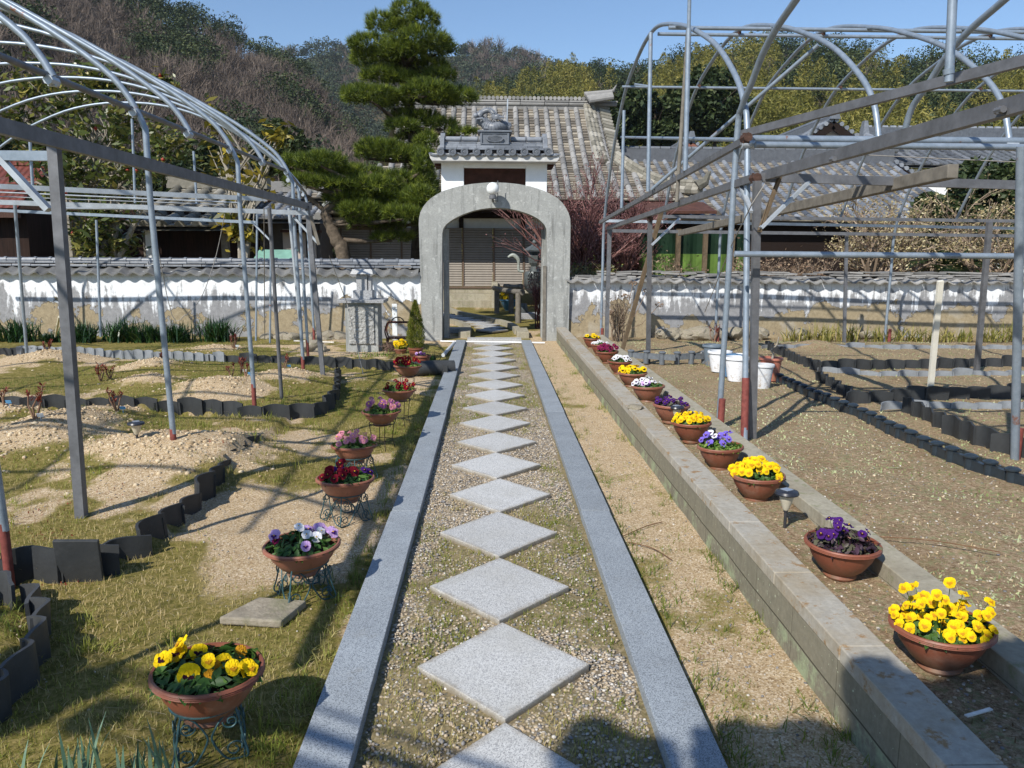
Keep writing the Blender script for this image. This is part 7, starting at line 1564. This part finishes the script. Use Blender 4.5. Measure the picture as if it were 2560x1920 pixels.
rkm = Mat('mossy_rock', .9, .15); rkm.color(rkm.mix(rkm.fr(rkm.noise(4, 6, .7), .5, .65, 0, .6), rkm.ramp(rkm.noise(14, 7, .75), [(.3, (.19, .165, .125)), (.6, (.34, .30, .235)), (.8, (.46, .42, .34))]), (.16, .17, .09))); rkm.bump(rkm.noise(20, 6, .7), .5, .02); M_['rock'] = rkm.m
for i, (u, v, s) in enumerate(((700, 842, .20), (728, 845, .22), (760, 848, .17), (790, 838, .20), (815, 845, .24), (845, 852, .22), (660, 842, .16), (1480, 850, .0), (1690, 852, .22), (1720, 858, .18), (1665, 862, .2), (1755, 848, .26), (1800, 845, .22), (1850, 842, .25), (1905, 838, .22), (2010, 842, .2), (2075, 838, .22), (1700, 884, .14), (1760, 882, .13), (2180, 838, .15))):
    if s > 0:
        left = u < 1200; p = at(u, v, 13.75); rock((p[0], 13.95+random.uniform(-.1, .03), (.06 if left else .13)), s*.85, 'rough brown fieldstone at the foot of the %s wall, %s in its line' % ('left' if left else 'right', ordn(i)), 500+i, group='fieldstones at the foot of the %s wall' % ('left' if left else 'right'))
rock((float(gp(870, 865)[0]-.35), 12.2, .08), .24, 'dark rounded boulder beside the stone monument', 540, group=None)
rock(gp(1588, 1018, .275), .07, 'small pale stone resting on the block wall cap', 541, group=None, flat=.35)
b = MB(); q = gp(660, 1545, 0); b.prism([(q[0]-.17, q[1]-.06), (q[0]+.10, q[1]-.10), (q[0]+.16, q[1]+.10), (q[0]-.06, q[1]+.14)], .0, .035); tag(b.build('flat_stone', M_['rock'], bevel=.008), 'flat grey-brown stone set in the lawn between the two nearest bowls', 'stone')
b = MB(); b.tube([gp(735, 852, .12), gp(835, 856, .12)], .012, 8); tag(b.build('plastic_pipe', simple('cream_pvc', (.6, .58, .52), .5, .3)), 'pale pipe lying along the stones left of the monument', 'pipe')
b = MB(); b.tube([gp(1752, 882, .26), gp(1860, 885, .26)], .012, 8); tag(b.build('plastic_pipe', simple('white_pvc_two', (.7, .72, .73), .5, .3)), 'white pipe lying behind the plastic pots', 'pipe')
b = MB(); N = 12; q = gp(1085, 935, .02); vs = []
b.lathe([(.09, -.28), (.10, .0), (.09, .28), (.075, .28), (.085, 0), (.075, -.28)], 16); o = b.build('roof_tile_tube', TE, auto=40); o.location = (q[0]-.02, q[1]+.05, .09); o.rotation_euler = (0, pi/2, .25); tag(o, 'dark round roof tile lying on its side by the left kerb', 'roof tile')
# ============================================================ PEONIES
pm1 = leafmat('red_peony_shoots', (.10, .012, .012), (.22, .03, .025), (.30, .10, .05), .5, .2); pstem = simple('peony_stem', (.20, .12, .08), .8, .2)
tagw = simple('white_name_tag', (.7, .74, .78), .4, .4); tagb = simple('blue_name_tag', (.10, .30, .55), .4, .4)
def peony(u, v, H, n, label, tg=None, z=.12, seed=1, c=None):
    p = gp(u, v, z); g0 = float(gz(np.array(p[0]), np.array(p[1]))); r = empty('peony', (p[0], p[1], g0)); tag(r, label, 'plant', 'sprouting tree peonies in the left beds'); Q = random.Random(seed); b = MB(); f = MB()
    for i in range(n):
        a_ = Q.uniform(0, 2*pi); d = Vector((math.cos(a_)*.35, math.sin(a_)*.35, 1)).normalized(); q = d*H*Q.uniform(.6, 1); b.tube([(0, 0, -.02), q*.5+Vector((Q.gauss(0, .015), 0, 0)), q], [.009, .007, .005], 6)
        for k in range(18):
            a2 = Q.uniform(0, 2*pi); t = q*Q.uniform(.62, 1.0); e = t+Vector((math.cos(a2)*.035, math.sin(a2)*.035, Q.uniform(-.01, .05))); s_ = Vector((-math.sin(a2), math.cos(a2), 0))*.007; f.add([t, (t+e)/2-s_, e, (t+e)/2+s_], [(0, 1, 2, 3)], 0, Q.random())
    b.build('stem', pstem, r); f.build('shoots', c or pm1, r)
    if tg: m = MB(); m.box((.06, -.03, .04), (.05, .004, .03), rot=Matrix.Rotation(.4, 3, 'X')); m.tube([(.06, -.025, -.02), (.06, -.028, .05)], .0025, 4); m.build('name_tag', tagb if tg == 'b' else tagw, r)
for i, (u, v, H, n, lb, tg) in enumerate(((92, 1095, .30, 5, 'tall red peony shoots with a white tag, in the sand left of the square post', 'w'), (295, 1040, .22, 4, 'forked red peony with a blue tag, left of the solar lamp mound', 'b'), (12, 1030, .18, 2, 'red peony shoot with a blue tag at the left edge', 'b'), (250, 945, .2, 6, 'bushy red peony pair right of the big square post', None), (275, 940, .17, 4, 'smaller red peony just right of the bushy pair', None), (120, 888, .2, 7, 'dark red peony clump left of the big square post', 'w'), (405, 893, .2, 5, 'red peony on the pale mound behind the first blue pipe', 'b'), (585, 872, .22, 6, 'reddish-brown peony with a white tag before the dark strap leaves', 'w'), (602, 928, .2, 4, 'red peony with a tag in the middle of the far bed', 'w'), (578, 960, .17, 3, 'short forked peony on the large pale mound', None), (615, 960, .2, 3, 'peony stem with a bright blue tag beside the third pipe', 'b'), (712, 915, .2, 3, 'thin peony stems with blue tags at the right end of the far bed', 'b'))):
    peony(u, v, H, n, lb, tg, .1, 600+i)
peony(1785, 840, .33, 6, 'dark red peony against the right wall behind the pots', None, .2, 640)
bt = leafmat('brown_heather', (.10, .06, .04), (.22, .14, .11), (.34, .24, .18), .8, 0); q = gp(985, 885, 0); twigs('dry_shrub', 'low brown twiggy shrub between the monument and the pots', 'shrub', (q[0]-.05, q[1]-.1, 0), (bt, bt), 26, .13, .9, 3, .004, 3, .3, seed=9)
blades('grass_tuft', 'bright green grass tuft at the foot of the monument', 'plant', (float(gp(925, 905)[0]), 11.6, 0), 120, .13, .005, wl_, .9, 91, None, .16); blades('grass_tuft', 'dark green leafy tuft beside the rust coloured pot', 'plant', (float(gp(1078, 905)[0]), 10.9, 0), 120, .2, .008, dkg, .9, 92, None, .05)
# fallen twigs
for i, (u, v, u2, v2, lb) in enumerate(((1558, 1340, 1655, 1305, 'thin brown twig lying on the sandy strip, upper of two'), (1570, 1355, 1680, 1400, 'thin brown twig lying on the sandy strip, lower of two'), (2170, 1340, 2500, 1380, 'long reddish twig lying behind the inner kerb'))):
    z_ = .22 if i == 2 else .012; b = MB(); a_ = gp(u, v, z_); c_ = gp(u2, v2, z_); b.tube(smoothline([a_, (a_+c_)/2+np.array([.02, .03, .004]), c_], 4), .0028, 5); tag(b.build('twig', simple('twig_brown', (.16, .09, .05), .8, .2)), lb, 'twig')
b = MB(); b.bar(gp(2415, 1790, .2), gp(2478, 1772, .2), .012, .004); tag(b.build('plant_label', simple('white_label', (.7, .7, .66), .5, .3)), 'white plastic plant label lying in the shade at the lower right', 'plant label')
# ============================================================ GUESSED TREE BEHIND THE CAMERA, unseen, clumps placed to shade lower right and left
SHV = []
def shadow_src(u, v, z, H):
    p = gp(u, v, z); L_ = (H-z)/math.tan(SUN_EL); return np.array([p[0]+sd.x/math.cos(SUN_EL)*L_, p[1]+sd.y/math.cos(SUN_EL)*L_, H])
ct = empty('unseen_shade_tree', (.1, -1.6, 0)); tag(ct, 'clipped broadleaf tree guessed behind the camera, unseen, crown clumps placed for their shade', 'tree'); Vs = []; vs = []; cl = []
for (u, v, z, H, r_) in ((2230, 1760, .25, 2.75, .15), (2340, 1780, .2, 2.8, .15), (2440, 1740, .2, 2.75, .12), (2540, 1750, .2, 2.8, .14), (2680, 1760, .2, 2.85, .2), (2500, 1850, .2, 2.8, .2), (2370, 1880, .2, 2.8, .18), (2260, 1860, .2, 2.8, .14), (2030, 1870, 0, 2.75, .13), (1850, 1880, 0, 2.7, .13), (1500, 1895, 0, 2.75, .13), (1600, 1930, 0, 2.75, .14), (1950, 1960, 0, 2.7, .22), (2200, 1900, .2, 2.75, .2), (2600, 1690, .2, 2.8, .16), (2470, 1790, .2, 2.8, .2), (2580, 1880, .2, 2.85, .25), (2420, 1930, .2, 2.8, .22), (2180, 1700, .25, 2.75, .11), (1480, 1850, 0, 2.75, .09), (140, 1640, 0, 2.7, .10), (190, 1720, 0, 2.75, .12), (60, 1780, 0, 2.7, .13), (260, 1790, 0, 2.7, .09), (720, 1745, 0, 2.7, .06), (0, 1560, 0, 2.75, .08)):
    c = shadow_src(u, v, z, H); cl.append(c); k = int(2600*r_*r_/.05); p = sphere_pts(k, c, (r_, r_, r_*.8), .3); Vs.append(leafcloud(p, .05, .6, .3)); vs.append(RNG.uniform(0, 1, k))
V = np.concatenate(Vs); shift(big('crown', V, np.arange(len(V)).reshape(-1, 4), M_['ever'], v=np.concatenate(vs), parent=ct), ct)
b = MB(); b.tube([(.1, -1.6, -.1), (.12, -1.6, 1.4), (.1, -1.5, 2.3)], [.09, .07, .05], 8)
for c in cl: b.tube([(.1, -1.5, 2.2), (.1+(c[0]-.1)*.5, (c[1]-1.5)*.5, 2.7), c], [.03, .02, .008], 5)
shift(b.build('trunk', M_['bark'], ct), ct)

# ============================================================ AIR
hzm = bpy.data.materials.new('haze'); hzm.use_nodes = True; hn = hzm.node_tree; hn.nodes.remove(hn.nodes['Principled BSDF']); pv = hn.nodes.new('ShaderNodeVolumePrincipled')
pv.inputs['Color'].default_value = (.80, .88, 1, 1); pv.inputs['Density'].default_value = .0002; pv.inputs['Anisotropy'].default_value = 0.2; hn.links.new(pv.outputs[0], hn.nodes['Material Output'].inputs['Volume'])
b = MB(); b.box((0, 450, 68), (3400, 3200, 145)); tag(b.build('haze', hzm), 'faint bluish air over the garden and the hills', 'haze', kind='stuff')
